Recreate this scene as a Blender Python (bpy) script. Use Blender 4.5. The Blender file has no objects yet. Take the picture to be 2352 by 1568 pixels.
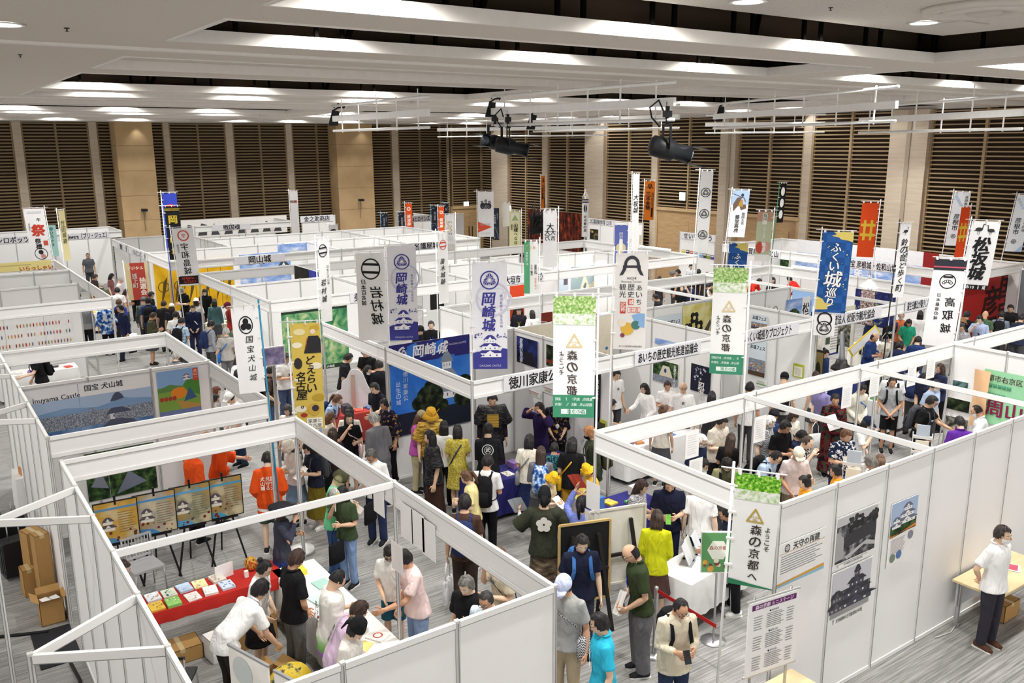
import bpy, bmesh, math, random
from mathutils import Vector, Matrix, noise
random.seed(7)
SC = bpy.context.scene
COL = SC.collection
R = math.radians
# ------------------------------------------------------------------ camera
CX, CY = 1176.0, 784.0
FPX, PITCH, YAW, ROLL, CAMZ = 2011.8, 0.222744, 0.612267, -0.0051465, 6.443
FW = Vector((math.sin(YAW)*math.cos(PITCH), math.cos(YAW)*math.cos(PITCH), -math.sin(PITCH)))
_r = Vector((math.cos(YAW), -math.sin(YAW), 0)); _u = _r.cross(FW)
RT = _r*math.cos(ROLL)+_u*math.sin(ROLL); UP = -_r*math.sin(ROLL)+_u*math.cos(ROLL)
CAM = Vector((0, 0, CAMZ))
cam = bpy.data.cameras.new('camera'); camo = bpy.data.objects.new('camera', cam); COL.objects.link(camo)
cam.sensor_width = 36; cam.lens = 36*FPX/2352; cam.clip_start = .1; cam.clip_end = 300
m = Matrix((RT, UP, -FW)).transposed().to_4x4(); m.translation = CAM; camo.matrix_world = m
SC.camera = camo
# ------------------------------------------------------------------ light
SC.view_settings.view_transform = 'Standard'; SC.view_settings.look = 'None'
SC.view_settings.exposure = .92; SC.view_settings.gamma = 1; SC.view_settings.use_curve_mapping = False
SC.cycles.max_bounces = 6; SC.cycles.diffuse_bounces = 4; SC.cycles.glossy_bounces = 2
SC.cycles.transmission_bounces = 3; SC.cycles.transparent_max_bounces = 6
SC.cycles.sample_clamp_indirect = 6; SC.cycles.caustics_reflective = False; SC.cycles.caustics_refractive = False
W = bpy.data.worlds.new('hall_air'); SC.world = W; W.use_nodes = True
W.node_tree.nodes['Background'].inputs[0].default_value = (1, .965, .93, 1)
W.node_tree.nodes['Background'].inputs[1].default_value = WORLD_STRENGTH = .7
SPOT_W, BIG_W = 60.0, 450.0
# ------------------------------------------------------------------ pixel <-> place
def ray(x, y): return FW*FPX+RT*(x-CX)+UP*(CY-y)
def onZ(x, y, z): d = ray(x, y); return CAM+d*((z-CAM.z)/d.z)
def onX(x, y, X): d = ray(x, y); return CAM+d*(X/d.x)
def onY(x, y, Y): d = ray(x, y); return CAM+d*(Y/d.y)
def atD(x, y, D): return CAM+ray(x, y)*(D/FPX)
def depth(p): return (Vector(p)-CAM).dot(FW)
# ------------------------------------------------------------------ helpers
def lin(c):
    if isinstance(c, str):
        c = c.lstrip('#'); c = [int(c[i:i+2], 16)/255 for i in (0, 2, 4)]
    return tuple(x/12.92 if x <= .04045 else ((x+.055)/1.055)**2.4 for x in c)
MATS = {}
def mat(c, rough=.7, metal=0., emit=0., spec=.3, key='', grain=.06):
    """plain coloured surface with a slight procedural unevenness"""
    k = (c, rough, metal, emit, key)
    if k in MATS: return MATS[k]
    M = bpy.data.materials.new('paint_'+str(c).strip('#')); M.use_nodes = True
    nt = M.node_tree; b = nt.nodes['Principled BSDF']; l = lin(c)
    b.inputs['Roughness'].default_value = rough; b.inputs['Metallic'].default_value = metal
    b.inputs['Specular IOR Level'].default_value = spec
    if grain and not emit:
        n = nt.nodes.new('ShaderNodeTexNoise'); n.inputs['Scale'].default_value = 9; n.inputs['Detail'].default_value = 1
        r = nt.nodes.new('ShaderNodeMixRGB'); r.inputs[1].default_value = (*[x*(1-grain) for x in l], 1)
        r.inputs[2].default_value = (*[min(1, x*(1+grain)) for x in l], 1)
        tc = nt.nodes.new('ShaderNodeTexCoord'); nt.links.new(tc.outputs['Object'], n.inputs['Vector'])
        nt.links.new(n.outputs['Fac'], r.inputs[0]); nt.links.new(r.outputs[0], b.inputs['Base Color'])
    else: b.inputs['Base Color'].default_value = (*l, 1)
    if emit:
        b.inputs['Emission Color'].default_value = (*l, 1); b.inputs['Emission Strength'].default_value = emit
    MATS[k] = M; return M
def ramp_mat(name, cols, scale=6, detail=4, sc3=(1, 1, 1), rough=.8, coord='Object', kind='noise', dist=0.):
    """noise or stripes run through a colour ramp: carpet, foliage print, wood, fabric checks"""
    if name in MATS: return MATS[name]
    M = bpy.data.materials.new(name); M.use_nodes = True; nt = M.node_tree; b = nt.nodes['Principled BSDF']
    b.inputs['Roughness'].default_value = rough; b.inputs['Specular IOR Level'].default_value = .2
    tc = nt.nodes.new('ShaderNodeTexCoord'); mp = nt.nodes.new('ShaderNodeMapping'); mp.inputs['Scale'].default_value = sc3
    nt.links.new(tc.outputs[coord], mp.inputs[0])
    cr = nt.nodes.new('ShaderNodeValToRGB'); e = cr.color_ramp.elements
    e[0].position = cols[0][0]; e[0].color = (*lin(cols[0][1]), 1); e[1].position = cols[-1][0]; e[1].color = (*lin(cols[-1][1]), 1)
    for p, c in cols[1:-1]: x = e.new(p); x.color = (*lin(c), 1)
    if kind == 'noise':
        n = nt.nodes.new('ShaderNodeTexNoise'); n.inputs['Scale'].default_value = scale; n.inputs['Detail'].default_value = detail
        n.inputs['Distortion'].default_value = dist; o = n.outputs['Fac']
    elif kind == 'wave':
        n = nt.nodes.new('ShaderNodeTexWave'); n.inputs['Scale'].default_value = scale; n.inputs['Distortion'].default_value = dist; o = n.outputs['Fac']
    elif kind == 'voronoi':
        n = nt.nodes.new('ShaderNodeTexVoronoi'); n.inputs['Scale'].default_value = scale; o = n.outputs['Distance']
    elif kind == 'check':
        n = nt.nodes.new('ShaderNodeTexChecker'); n.inputs['Scale'].default_value = scale; o = n.outputs['Fac']
    elif kind == 'grad':
        n = nt.nodes.new('ShaderNodeSeparateXYZ'); nt.links.new(mp.outputs[0], n.inputs[0]); o = n.outputs['Z']
    if kind != 'grad': nt.links.new(mp.outputs[0], n.inputs['Vector'])
    nt.links.new(o, cr.inputs[0]); nt.links.new(cr.outputs[0], b.inputs['Base Color'])
    MATS[name] = M; return M
class MB:
    """collects shapes and links them as ONE mesh object"""
    def __init__(s): s.v = []; s.f = []; s.mi = []; s.sm = []; s.m = 0
    def add(s, vs, fs, smooth=False):
        o = len(s.v); s.v += [tuple(p) for p in vs]
        for f in fs: s.f.append([i+o for i in f]); s.mi.append(s.m); s.sm.append(smooth)
        return s
    def box(s, x0, y0, z0, x1, y1, z1, M=None):
        vs = [Vector(p) for p in ((x0, y0, z0), (x1, y0, z0), (x1, y1, z0), (x0, y1, z0), (x0, y0, z1), (x1, y0, z1), (x1, y1, z1), (x0, y1, z1))]
        if M: vs = [M @ p for p in vs]
        return s.add(vs, [(0, 3, 2, 1), (4, 5, 6, 7), (0, 1, 5, 4), (1, 2, 6, 5), (2, 3, 7, 6), (3, 0, 4, 7)])
    def bar(s, a, b, w, h=None, up=(0, 0, 1)):
        a = Vector(a); b = Vector(b); h = h or w; d = (b-a); L = d.length; d.normalize(); u = Vector(up)
        if abs(d.dot(u)) > .98: u = Vector((1, 0, 0))
        x = d.cross(u).normalized(); z = x.cross(d)
        M = Matrix((x, d, z)).transposed().to_4x4(); M.translation = a
        return s.box(-w/2, 0, -h/2, w/2, L, h/2, M)
    def tube(s, pts, rad, n=10, ref=None, cap=True, smooth=True):
        """rings along pts; rad items are r or (ra, rb); ref steers the ring's first axis"""
        pts = [Vector(p) for p in pts]; vs = []; k = len(pts); prev = None
        for i, p in enumerate(pts):
            d = (pts[min(i+1, k-1)]-pts[max(i-1, 0)]).normalized()
            r0 = Vector(ref) if ref is not None else (prev or (Vector((1, 0, 0)) if abs(d.x) < .9 else Vector((0, 1, 0))))
            x = (r0-d*r0.dot(d))
            x = x.normalized() if x.length > 1e-5 else d.orthogonal().normalized()
            prev = x; y = d.cross(x)
            ra = rad[i] if isinstance(rad, (list, tuple)) else rad
            ra, rb = ra if isinstance(ra, (list, tuple)) else (ra, ra)
            for j in range(n):
                t = 2*math.pi*j/n; vs.append(p+x*(ra*math.cos(t))+y*(rb*math.sin(t)))
        fs = [(i*n+j, i*n+(j+1) % n, (i+1)*n+(j+1) % n, (i+1)*n+j) for i in range(k-1) for j in range(n)]
        if cap: fs += [tuple(range(n-1, -1, -1)), tuple((k-1)*n+j for j in range(n))]
        return s.add(vs, fs, smooth)
    def lathe(s, prof, c=(0, 0, 0), n=16, smooth=True, sy=1., cap=True):
        c = Vector(c); vs = [c+Vector((r*math.cos(2*math.pi*j/n), sy*r*math.sin(2*math.pi*j/n), z)) for r, z in prof for j in range(n)]; k = len(prof)
        fs = [(i*n+j, i*n+(j+1) % n, (i+1)*n+(j+1) % n, (i+1)*n+j) for i in range(k-1) for j in range(n)]
        if cap: fs += [tuple(range(n-1, -1, -1)), tuple((k-1)*n+j for j in range(n))]
        return s.add(vs, fs, smooth)
    def ball(s, c, r, n=10, k=6, M=None):
        c = Vector(c); rx, ry, rz = r if isinstance(r, (list, tuple)) else (r, r, r); vs = []; fs = []
        for i in range(k+1):
            a = -math.pi/2+math.pi*i/k
            for j in range(n):
                t = 2*math.pi*j/n; p = Vector((rx*math.cos(a)*math.cos(t), ry*math.cos(a)*math.sin(t), rz*math.sin(a)))
                vs.append(c+(M @ p if M else p))
        fs = [(i*n+j, i*n+(j+1) % n, (i+1)*n+(j+1) % n, (i+1)*n+j) for i in range(k) for j in range(n)]
        return s.add(vs, fs, True)
    def mesh(s, name='m'):
        me = bpy.data.meshes.new(name); me.from_pydata(s.v, [], s.f)
        me.polygons.foreach_set('material_index', s.mi); me.polygons.foreach_set('use_smooth', s.sm); me.update(); return me
    def build(s, name, mats, parent=None, kind=None):
        me = s.mesh(name)
        for x in (mats if isinstance(mats, (list, tuple)) else [mats]): me.materials.append(x)
        return link(bpy.data.objects.new(name, me), parent, kind)
def link(o, parent=None, kind=None):
    COL.objects.link(o)
    if parent: o.parent = parent
    if kind: o['kind'] = kind
    return o
def tag(o, label, cat, group=None, kind=None):
    o['label'] = label; o['category'] = cat
    if group: o['group'] = group
    if kind: o['kind'] = kind
    return o
def empty(name, loc=(0, 0, 0), label=None, cat=None, rz=0, group=None):
    o = bpy.data.objects.new(name, None); o.location = loc; o.rotation_euler = (0, 0, rz); o.empty_display_size = .1; COL.objects.link(o)
    if label: tag(o, label, cat, group)
    return o
def dup(root, loc, rz=0, label=None, group=None):
    """a copy of a thing with copies of its parts and sub-parts"""
    r = root.copy(); COL.objects.link(r); r.location = loc; r.rotation_euler = (0, 0, rz)
    if label: r['label'] = label
    if group: r['group'] = group
    for ch in list(root.children):
        c = ch.copy(); COL.objects.link(c); c.parent = r
        for g in ch.children: d = g.copy(); COL.objects.link(d); d.parent = c
    return r
# ------------------------------------------------------------------ lettering
GL = {}
def glyphs(s, bold=0., shear=0.):
    k = (s, bold, shear)
    if k in GL: return GL[k]
    cu = bpy.data.curves.new('t', 'FONT'); cu.body = s; cu.align_x = 'CENTER'; cu.size = 1; cu.resolution_u = 2; cu.shear = shear
    ob = bpy.data.objects.new('t', cu); me = bpy.data.meshes.new_from_object(ob)
    vs = [(v.co.x, v.co.y) for v in me.vertices]; fs = [tuple(p.vertices) for p in me.polygons]
    bpy.data.objects.remove(ob); bpy.data.curves.remove(cu); bpy.data.meshes.remove(me)
    if vs:
        y0 = min(v[1] for v in vs); y1 = max(v[1] for v in vs); x0 = min(v[0] for v in vs); x1 = max(v[0] for v in vs)
    else: x0 = x1 = y0 = y1 = 0
    GL[k] = (vs, fs, (x0, x1, y0, y1)); return GL[k]
class Sheet:
    """a flat printed face: u to the right, v up, from its centre; n is its normal"""
    def __init__(s, o, ux, uy, n, warp=None, mirror=False):
        s.o = Vector(o); s.ux = Vector(ux).normalized(); s.uy = Vector(uy).normalized(); s.n = Vector(n).normalized(); s.w = warp; s.mir = mirror; s.lv = 0; s.mb = MB(); s.mats = []
    def p(s, u, v, k=0.):
        return s.o+s.ux*u+s.uy*v+s.n*((s.w(u, v) if s.w else 0)+k)
    def col(s, c):
        M = c if isinstance(c, bpy.types.Material) else mat(c, rough=.75, grain=0)
        if M not in s.mats: s.mats.append(M)
        s.mb.m = s.mats.index(M); s.lv += 1; return .0025+(.004 if s.w else 0)+.00012*s.lv
    def poly(s, pts, c):
        k = s.col(c); sg = -1 if s.mir else 1
        vs = [s.p(sg*u, v, k) for u, v in pts]; s.mb.add(vs, [tuple(range(len(vs)))]); return s
    def rect(s, u0, v0, u1, v1, c):
        if not s.w: return s.poly([(u0, v0), (u1, v0), (u1, v1), (u0, v1)], c)
        k = s.col(c); sg = -1 if s.mir else 1; n = 6
        s.mb.add([s.p(sg*(u0+(u1-u0)*i/n), v0+(v1-v0)*j/n, k) for j in range(n+1) for i in range(n+1)], [(j*(n+1)+i, j*(n+1)+i+1, (j+1)*(n+1)+i+1, (j+1)*(n+1)+i) for j in range(n) for i in range(n)]); return s
    def disc(s, u, v, r, c, ry=None, n=24, a0=0, a1=360):
        ry = ry or r
        return s.poly([(u+r*math.cos(R(a0+(a1-a0)*i/n)), v+ry*math.sin(R(a0+(a1-a0)*i/n))) for i in range(n if a1-a0 == 360 else n+1)], c)
    def ring(s, u, v, r, w, c, ry=None, n=28):
        k = s.col(c); ry = ry or r; f = ry/r; vs = []
        for rr in (r, r-w):
            vs += [s.p(u+rr*math.cos(2*math.pi*i/n), v+f*rr*math.sin(2*math.pi*i/n), k) for i in range(n)]
        s.mb.add(vs, [(i, (i+1) % n, n+(i+1) % n, n+i) for i in range(n)]); return s
    def text(s, t, u, v, size, c, bold=.02, shear=0., sx=1., box=None):
        """one line centred on (u, v); size is the letters' height, box limits the width"""
        vs, fs, (x0, x1, y0, y1) = glyphs(t, 0., shear)
        if not vs: return s
        k = s.col(c); q = size/max(.7, (y1-y0) if len(t) == 1 and not t.isascii() and (y1-y0) > .6 else .88); sg = -1 if s.mir else 1
        w = (x1-x0)*q*sx
        if box and w > box: sx *= box/w
        mx, my = (x0+x1)/2, .38 if not t.isascii() else .36
        if len(t) == 1: my = (y0+y1)/2 if t not in '、。っょゃ' else .38
        bb = min(bold, .05)*.8
        for i, (dx, dy) in enumerate(((0, 0),) if bb < .004 else ((-bb, -bb*.6), (bb, -bb*.6), (-bb, bb*.6), (bb, bb*.6))):
            s.mb.add([s.p(sg*(u+(x+dx-mx)*q*sx), v+(y+dy-my)*q, k+.00002*i) for x, y in vs], fs)
        return s
    def column(s, t, u, v, size, c, pitch=1.08, **k):
        """vertical writing downward from v"""
        for i, ch in enumerate(t):
            if ch != ' ': s.text(ch, u, v-size*(.5+i*pitch), size if ord(ch) > 0x3100 or ch == 'の' else size*.86, c, **k)
        return s
    def done(s, name, parent, label=None):
        if not s.mb.f: return None
        o = s.mb.build(name, s.mats, parent)
        if label: o['label'] = label
        return o
WHITE = mat('#f3f3f3', .55, grain=.01); RAILC = mat('#f0f0ef', .42, key='rail', grain=.01); ALU = mat('#c9c9c8', .35, .6); DARK = mat('#1a1a1c', .5); BLACK = mat('#101012', .6)
# ================================================================== THE HALL
ZC, YW, XW = 7.5, 46.3, 29.6
def lines_mat(name, a, b, c, ang):
    """striped carpet tiles: long thin streaks of greys"""
    M = bpy.data.materials.new(name); M.use_nodes = True; nt = M.node_tree; bs = nt.nodes['Principled BSDF']; bs.inputs['Roughness'].default_value = .95; bs.inputs['Specular IOR Level'].default_value = .1
    tc = nt.nodes.new('ShaderNodeTexCoord'); out = None
    for i, (sx, sy, w) in enumerate(((.9, 38, .62), (3.0, 110, .42))):
        mp = nt.nodes.new('ShaderNodeMapping'); mp.inputs['Rotation'].default_value = (0, 0, ang); mp.inputs['Scale'].default_value = (sx, sy, 1)
        n = nt.nodes.new('ShaderNodeTexNoise'); n.inputs['Scale'].default_value = 1; n.inputs['Detail'].default_value = 2
        nt.links.new(tc.outputs['Object'], mp.inputs[0]); nt.links.new(mp.outputs[0], n.inputs['Vector'])
        if out is None: out = n.outputs['Fac']
        else:
            mx = nt.nodes.new('ShaderNodeMixRGB'); mx.inputs[0].default_value = w; nt.links.new(out, mx.inputs[1]); nt.links.new(n.outputs['Fac'], mx.inputs[2]); out = mx.outputs[0]
    cr = nt.nodes.new('ShaderNodeValToRGB'); e = cr.color_ramp.elements; e[0].position = .36; e[0].color = (*lin(a), 1); e[1].position = .66; e[1].color = (*lin(c), 1); x = e.new(.5); x.color = (*lin(b), 1)
    nt.links.new(out, cr.inputs[0]); nt.links.new(cr.outputs[0], bs.inputs['Base Color']); return M
b = MB(); b.box(1.28, -5, -.1, XW+.4, YW+.4, 0); b.m = 1; b.box(-14, -5, -.1, 1.28, YW+.4, 0)
b.build('floor', [lines_mat('striped_carpet', '#727170', '#908f8d', '#adacaa', 0), lines_mat('striped_carpet_turned', '#777675', '#929190', '#adacaa', R(90))], kind='structure')
CEIL = ramp_mat('ceiling_board', [(.3, '#c5bcb2'), (.7, '#d1c9c0')], scale=60, detail=2, rough=.95)
CEIL_EDGE = mat('#dbd7d1', .8, key='coffer'); VOID = mat('#453a30', 1., spec=0, grain=0); STEEL = mat('#0e0d0c', 1., spec=0, grain=0)
COLX = [(2.6, 12.0), (13.1, 22.5), (23.6, XW)]
ROWY = [(3.1, 6.95, 'wide'), (7.95, 9.8, 'slot'), (11.9, 13.8, 'shallow'), (14.85, 19.0, 'wide'), (19.95, 21.8, 'slot'), (23.9, 25.8, 'shallow'), (26.85, 31.0, 'wide'), (31.95, 33.8, 'slot'), (35.9, 37.8, 'shallow'), (38.85, 43.0, 'wide')]
b = MB(); xs = [-14]+[v for c in COLX for v in c]; y = -5
def strip(y0, y1, holes):
    if not holes: b.box(-14, y0, ZC, XW+.4, y1, ZC+.05)
    else:
        for i in range(0, len(xs)-1, 2): b.box(xs[i], y0, ZC, xs[i+1], y1, ZC+.05)
for (a, c, k) in ROWY:
    strip(y, a, False); strip(a, c, True); y = c
strip(y, YW+.4, False)
for yy in (10.75, 22.75, 34.75): b.m = 1; b.box(-14, yy-.06, ZC-.03, XW, yy+.06, ZC+.001); b.m = 0
ceiling = b.build('ceiling', [CEIL, CEIL_EDGE], kind='structure')
b = MB(); b.box(-14, -5, 9.0, XW+.4, YW+.4, 9.05); b.box(-14, -5, 7.6, -13.9, YW, 9); b.box(XW+.3, -5, 7.6, XW+.4, YW, 9); b.box(-14, YW+.3, 7.6, XW+.4, YW+.4, 9); b.box(-14, -5, 7.6, XW, -4.9, 9)
b.box(-14, -5, 7.551, 2.3, YW, 7.6)
b.build('ceiling_void', [VOID], ceiling, 'structure')
PANEL = ramp_mat('perforated_panel', [(.04, '#8a847d'), (.25, '#c6c0b8')], scale=24, kind='voronoi', rough=.9)
bar = MB(); edge = MB(); post = MB(); pan = MB(); dots = MB(); lamps = []; scal = []
for ci, (xa, xb) in enumerate(COLX):
    for ri, (ya, yb, k) in enumerate(ROWY):
        h = .12; t = .04
        edge.box(xa-t, ya-t, ZC-.012, xb+t, ya+.004, ZC+h); edge.box(xa-t, yb-.004, ZC-.012, xb+t, yb+t, ZC+h)
        edge.box(xa-t, ya, ZC-.012, xa+.004, yb, ZC+h); edge.box(xb-.004, ya, ZC-.012, xb+t, yb, ZC+h)
        if k != 'shallow': bar.box(xa-.4, yb+.36, 7.6, xb+.4, yb+.4, 9); bar.box(xa-.44, ya-.3, 7.6, xa-.4, yb+.4, 9); bar.box(xb+.4, ya-.3, 7.6, xb+.44, yb+.4, 9)
        if k == 'shallow':
            pan.m = 1; pan.box(xa-.02, ya-.02, ZC+h-.002, xb+.02, yb+.02, ZC+h+.03)
            n = int((xb-xa)/.62)
            for i in range(n):
                for q in (0, .13): dots.box(xa+.35+i*.62+q, ya+.18, ZC+h-.012, xa+.375+i*.62+q, ya+.24, ZC+h)
        else:
            g = .2
            pan.m = 0; pan.box(xa+g, ya+g, ZC+.31, xb-g, yb-g, ZC+.35)
            n = 8
            for i in range(n):
                x = xa+.35+(xb-xa-.7)*i/(n-1)
                for q in (0, .32):
                    post.box(x+q, yb+.02, ZC+h, x+q+.045, yb+.06, 9); post.box(x+q, ya-.06, ZC+h, x+q+.045, ya-.02, 9)
                if i % 3 == 1: post.bar((x+.4, yb+.05, ZC+h), (x+.95, yb+.3, 8.6), .05)
            for i in range(3):
                yy = ya+(yb-ya)*(i+.5)/3
                post.box(xa-.06, yy, ZC+h, xa-.02, yy+.045, 9); post.box(xb+.02, yy, ZC+h, xb+.06, yy+.045, 9)
            for i in range(3 if ci < 2 else 2):
                if k == 'wide' or i != 1: lamps.append((xa+(xb-xa)*(i+.5)/3, (ya+yb)/2, ZC+.29))
            off = .9 if k == 'wide' else 1.6
            for i in range(4 if ri < 6 else 3):
                sx = xa+off+i*(2.95 if k == 'wide' else 3.15)
                if sx < xb-.4: scal.append((sx, yb-.34, ZC+.27))
bar.build('coffer_screens', [VOID], ceiling, 'structure'); edge.build('coffer_edges', [CEIL_EDGE], ceiling, 'structure'); post.build('coffer_hangers', [STEEL], ceiling, 'structure')
pan.build('coffer_panels', [PANEL, CEIL], ceiling, 'structure'); dots.build('coffer_clips', [STEEL], ceiling, 'structure')
def spot(name, p, w, size, blend, rad, col=(1, .975, .94)):
    L = bpy.data.lights.new(name, 'SPOT'); L.energy = w; L.spot_size = R(size); L.spot_blend = blend; L.shadow_soft_size = rad; L.color = col
    o = bpy.data.objects.new(name, L); o.location = p; COL.objects.link(o); return o
for p in lamps: spot('downlight', p, BIG_W, 112, .5, .09)
for p in scal: spot('slot_light', p, SPOT_W, 158, .3, .04)
for i in range(3):
    for j in range(4): spot('downlight', (-2.2, 9+10*j+i*3.1, ZC-.03), BIG_W*.35, 120, .5, .09)
# ceiling things
def downlight(p, label):
    t = empty('ceiling_downlight', p, label, 'ceiling light')
    MB().lathe([(.17, 0), (.19, -.012), (.15, -.012), (.15, .0)], n=24).build('trim_ring', RAILC, t)
    MB().lathe([(.148, -.006), (.148, .02)], n=24).build('lamp_lens', mat('#fffaf2', emit=9), t)
downlight((9.05, 7.6-.35, ZC+.355), 'glowing round downlight at the top edge of the ceiling panel') if False else None
pz = ZC+.31
def onpanel(x, y): return onZ(x, y, pz)
for q, lb in (((1718, 2), 'glowing round downlight cut by the top edge of the picture'), ((2122, 51), 'glowing round downlight beside the square ceiling hatch')):
    downlight(onpanel(*q)-Vector((0, 0, .003)), lb)
downlight(onZ(4, 54, ZC)-Vector((0, 0, .003)), 'glowing round downlight at the left edge of the plain ceiling')
p = onpanel(2262, 16); t = empty('air_diffuser', p-Vector((0, 0, .001)), 'large round white ceiling air diffuser with stepped rings', 'air vent')
MB().lathe([(.62, 0), (.60, -.05), (.50, -.06), (.47, -.02)], n=36).build('outer_ring', mat('#c9c3bb'), t)
MB().lathe([(.40, -.0), (.40, -.05), (.28, -.075), (.26, -.03)], n=36).build('middle_ring', mat('#c9c3bb'), t)
MB().lathe([(.19, -.0), (.18, -.07), (.06, -.095), (.02, -.095)], n=30).build('centre_cone', mat('#bdb7af'), t)
p = onpanel(2215, 40); tag(MB().lathe([(.16, 0), (.16, -.02), (.13, -.03), (.0, -.03)], p, n=24).build('ceiling_speaker', mat('#b9b3ac')), 'small round grey speaker grille beside the air diffuser', 'speaker')
a = onpanel(2150, 55); tag(MB().box(a.x-.05, a.y-.35, pz-.014, a.x+.55, a.y+.05, pz-.002).build('ceiling_hatch', mat('#c2bcb5')), 'square grey access hatch in the ceiling panel', 'hatch')
for q, lb in (((153, 64), 'small sprinkler head on the plain ceiling, nearer one'), ((46, 125), 'small sprinkler head on the plain ceiling, farther one')):
    p = onZ(*q, ZC); tag(MB().lathe([(.025, 0), (.025, -.008), (.007, -.008), (.007, -.03), (.017, -.03), (.017, -.034)], p, n=12).build('sprinkler_head', mat('#4a4643', .4, .6)), lb, 'sprinkler')
p = onpanel(1908, 17); tag(MB().lathe([(.025, 0), (.025, -.008), (.007, -.008), (.007, -.03), (.017, -.03), (.017, -.034)], p, n=12).build('sprinkler_head', mat('#4a4643', .4, .6)), 'small sprinkler head on the perforated ceiling panel', 'sprinkler')
# ------------------------------------------------------------------ walls with timber louvres
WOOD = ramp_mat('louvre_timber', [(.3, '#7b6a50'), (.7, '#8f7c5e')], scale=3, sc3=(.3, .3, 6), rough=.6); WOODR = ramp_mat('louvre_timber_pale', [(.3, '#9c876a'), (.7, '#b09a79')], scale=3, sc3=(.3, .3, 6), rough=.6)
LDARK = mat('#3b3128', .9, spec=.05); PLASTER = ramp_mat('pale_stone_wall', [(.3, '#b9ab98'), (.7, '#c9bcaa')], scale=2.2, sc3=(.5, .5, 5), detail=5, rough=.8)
TAN = ramp_mat('tan_wall_board', [(.3, '#b69a72'), (.7, '#c2a67f')], scale=1.5, rough=.75); JOINT = mat('#8d7452'); DOORW = ramp_mat('oak_door', [(.3, '#a88a63'), (.7, '#bb9d76')], scale=2, sc3=(1, 1, 8), rough=.6)
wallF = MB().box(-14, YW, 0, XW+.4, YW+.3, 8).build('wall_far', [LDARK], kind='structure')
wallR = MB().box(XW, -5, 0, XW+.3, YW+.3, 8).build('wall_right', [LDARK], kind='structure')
def louvre(a, c, far=True, z0=.1, parent=None, base=None):
    """a framed bay of horizontal slats between a and c along its wall"""
    b = MB(); base = base if base is not None else (YW if far else XW)
    def bx(s0, d0, z0_, s1, d1, z1): b.box(s0, base-d1, z0_, s1, base-d0, z1) if far else b.box(base-d1, s0, z0_, base-d0, s1, z1)
    mid = (a+c)/2
    for s in (a, c-.07): bx(s, 0, z0, s+.07, .14, ZC)
    if c-a > 1.6: bx(mid-.045, 0, z0, mid+.045, .14, ZC)
    n = int((ZC-z0)/.148)
    for i in range(n): z = z0+.05+i*.148; bx(a, .035, z, c, .11, z+(.07 if far else .045))
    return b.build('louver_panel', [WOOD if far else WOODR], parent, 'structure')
def plaster(a, c, far=True, d=.16, n=0, m=PLASTER, parent=None, base=None):
    b = MB(); base = base if base is not None else (YW if far else XW)
    b.box(a, base-d, 0, c, base+.01, ZC) if far else b.box(base-d, a, 0, base+.01, c, ZC)
    return b.build('pilaster', [m], parent, 'structure')
FARL = [(1.2, 4.95), (5.3, 8.12), (8.46, 11.5), (11.76, 14.55), (14.92, 17.76), (18.08, 20.9), (21., 24.05), (24.45, 27.35)]
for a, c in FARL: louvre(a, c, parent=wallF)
for a, c in ((.9, 1.2), (4.95, 5.3), (8.12, 8.46), (11.48, 11.76), (14.55, 14.92), (17.76, 18.08), (24.05, 24.45)): plaster(a, c, parent=wallF)
def tan_column(x0, x1, y0, y1, name_n):
    b = MB(); b.box(x0, y0, 0, x1, y1, ZC); b.m = 1
    for i in range(1, 6): z = .55+i*1.17; b.box(x0-.004, y0-.004, z, x1+.004, y1, z+.018)
    return b.build('column_%d' % name_n, [TAN, JOINT], None, 'structure')
tan_column(9.05, 10.72, 45.1, YW, 1); tan_column(20.2, 22.35, 45.2, YW, 2)
for cx_ in (10.0, 21.7): spot('wall_washer', (cx_, 44.85, 7.42), 14, 90, .8, .05)
# stepped corner with a double door
b = MB(); b.box(27.35, 45.25, 0, XW+.1, YW, ZC); jut = b.build('wall_corner', [LDARK], wallF, 'structure')
louvre(27.4, XW-.05, True, 2.75, wallF, 45.25)
b = MB(); b.box(27.35, 45.05, 0, XW, 45.25, 2.62); b.box(27.35, 44.98, 2.62, XW, 45.25, 2.78); b.build('door_surround', [TAN], wallF, 'structure')
def door(n, p, along, w, h):
    t = empty('door_%d' % n, p); t['kind'] = 'structure'
    for s in (-1, 1):
        b = MB(); x0, x1 = (0, w/2-.01) if s > 0 else (-w/2+.01, 0)
        if along == 'x': b.box(x0+.005, -.05, 0, x1-.005, 0, h)
        else: b.box(-.05, x0+.005, 0, 0, x1-.005, h)
        d = b.build('door_leaf', [DOORW], t, 'structure'); b = MB()
        if along == 'x': b.bar((s*.12, -.11, .85), (s*.12, -.11, 1.55), .035)
        else: b.bar((-.11, s*.12, .85), (-.11, s*.12, 1.55), .035)
        b.build('door_handle', [mat('#3a3632', .4, .7)], d)
louvre(45.3, 46.25, False, .1, wallF, 27.35)
door(1, (28.55, 45.05, 0), 'x', 1.9, 2.4)
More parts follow.
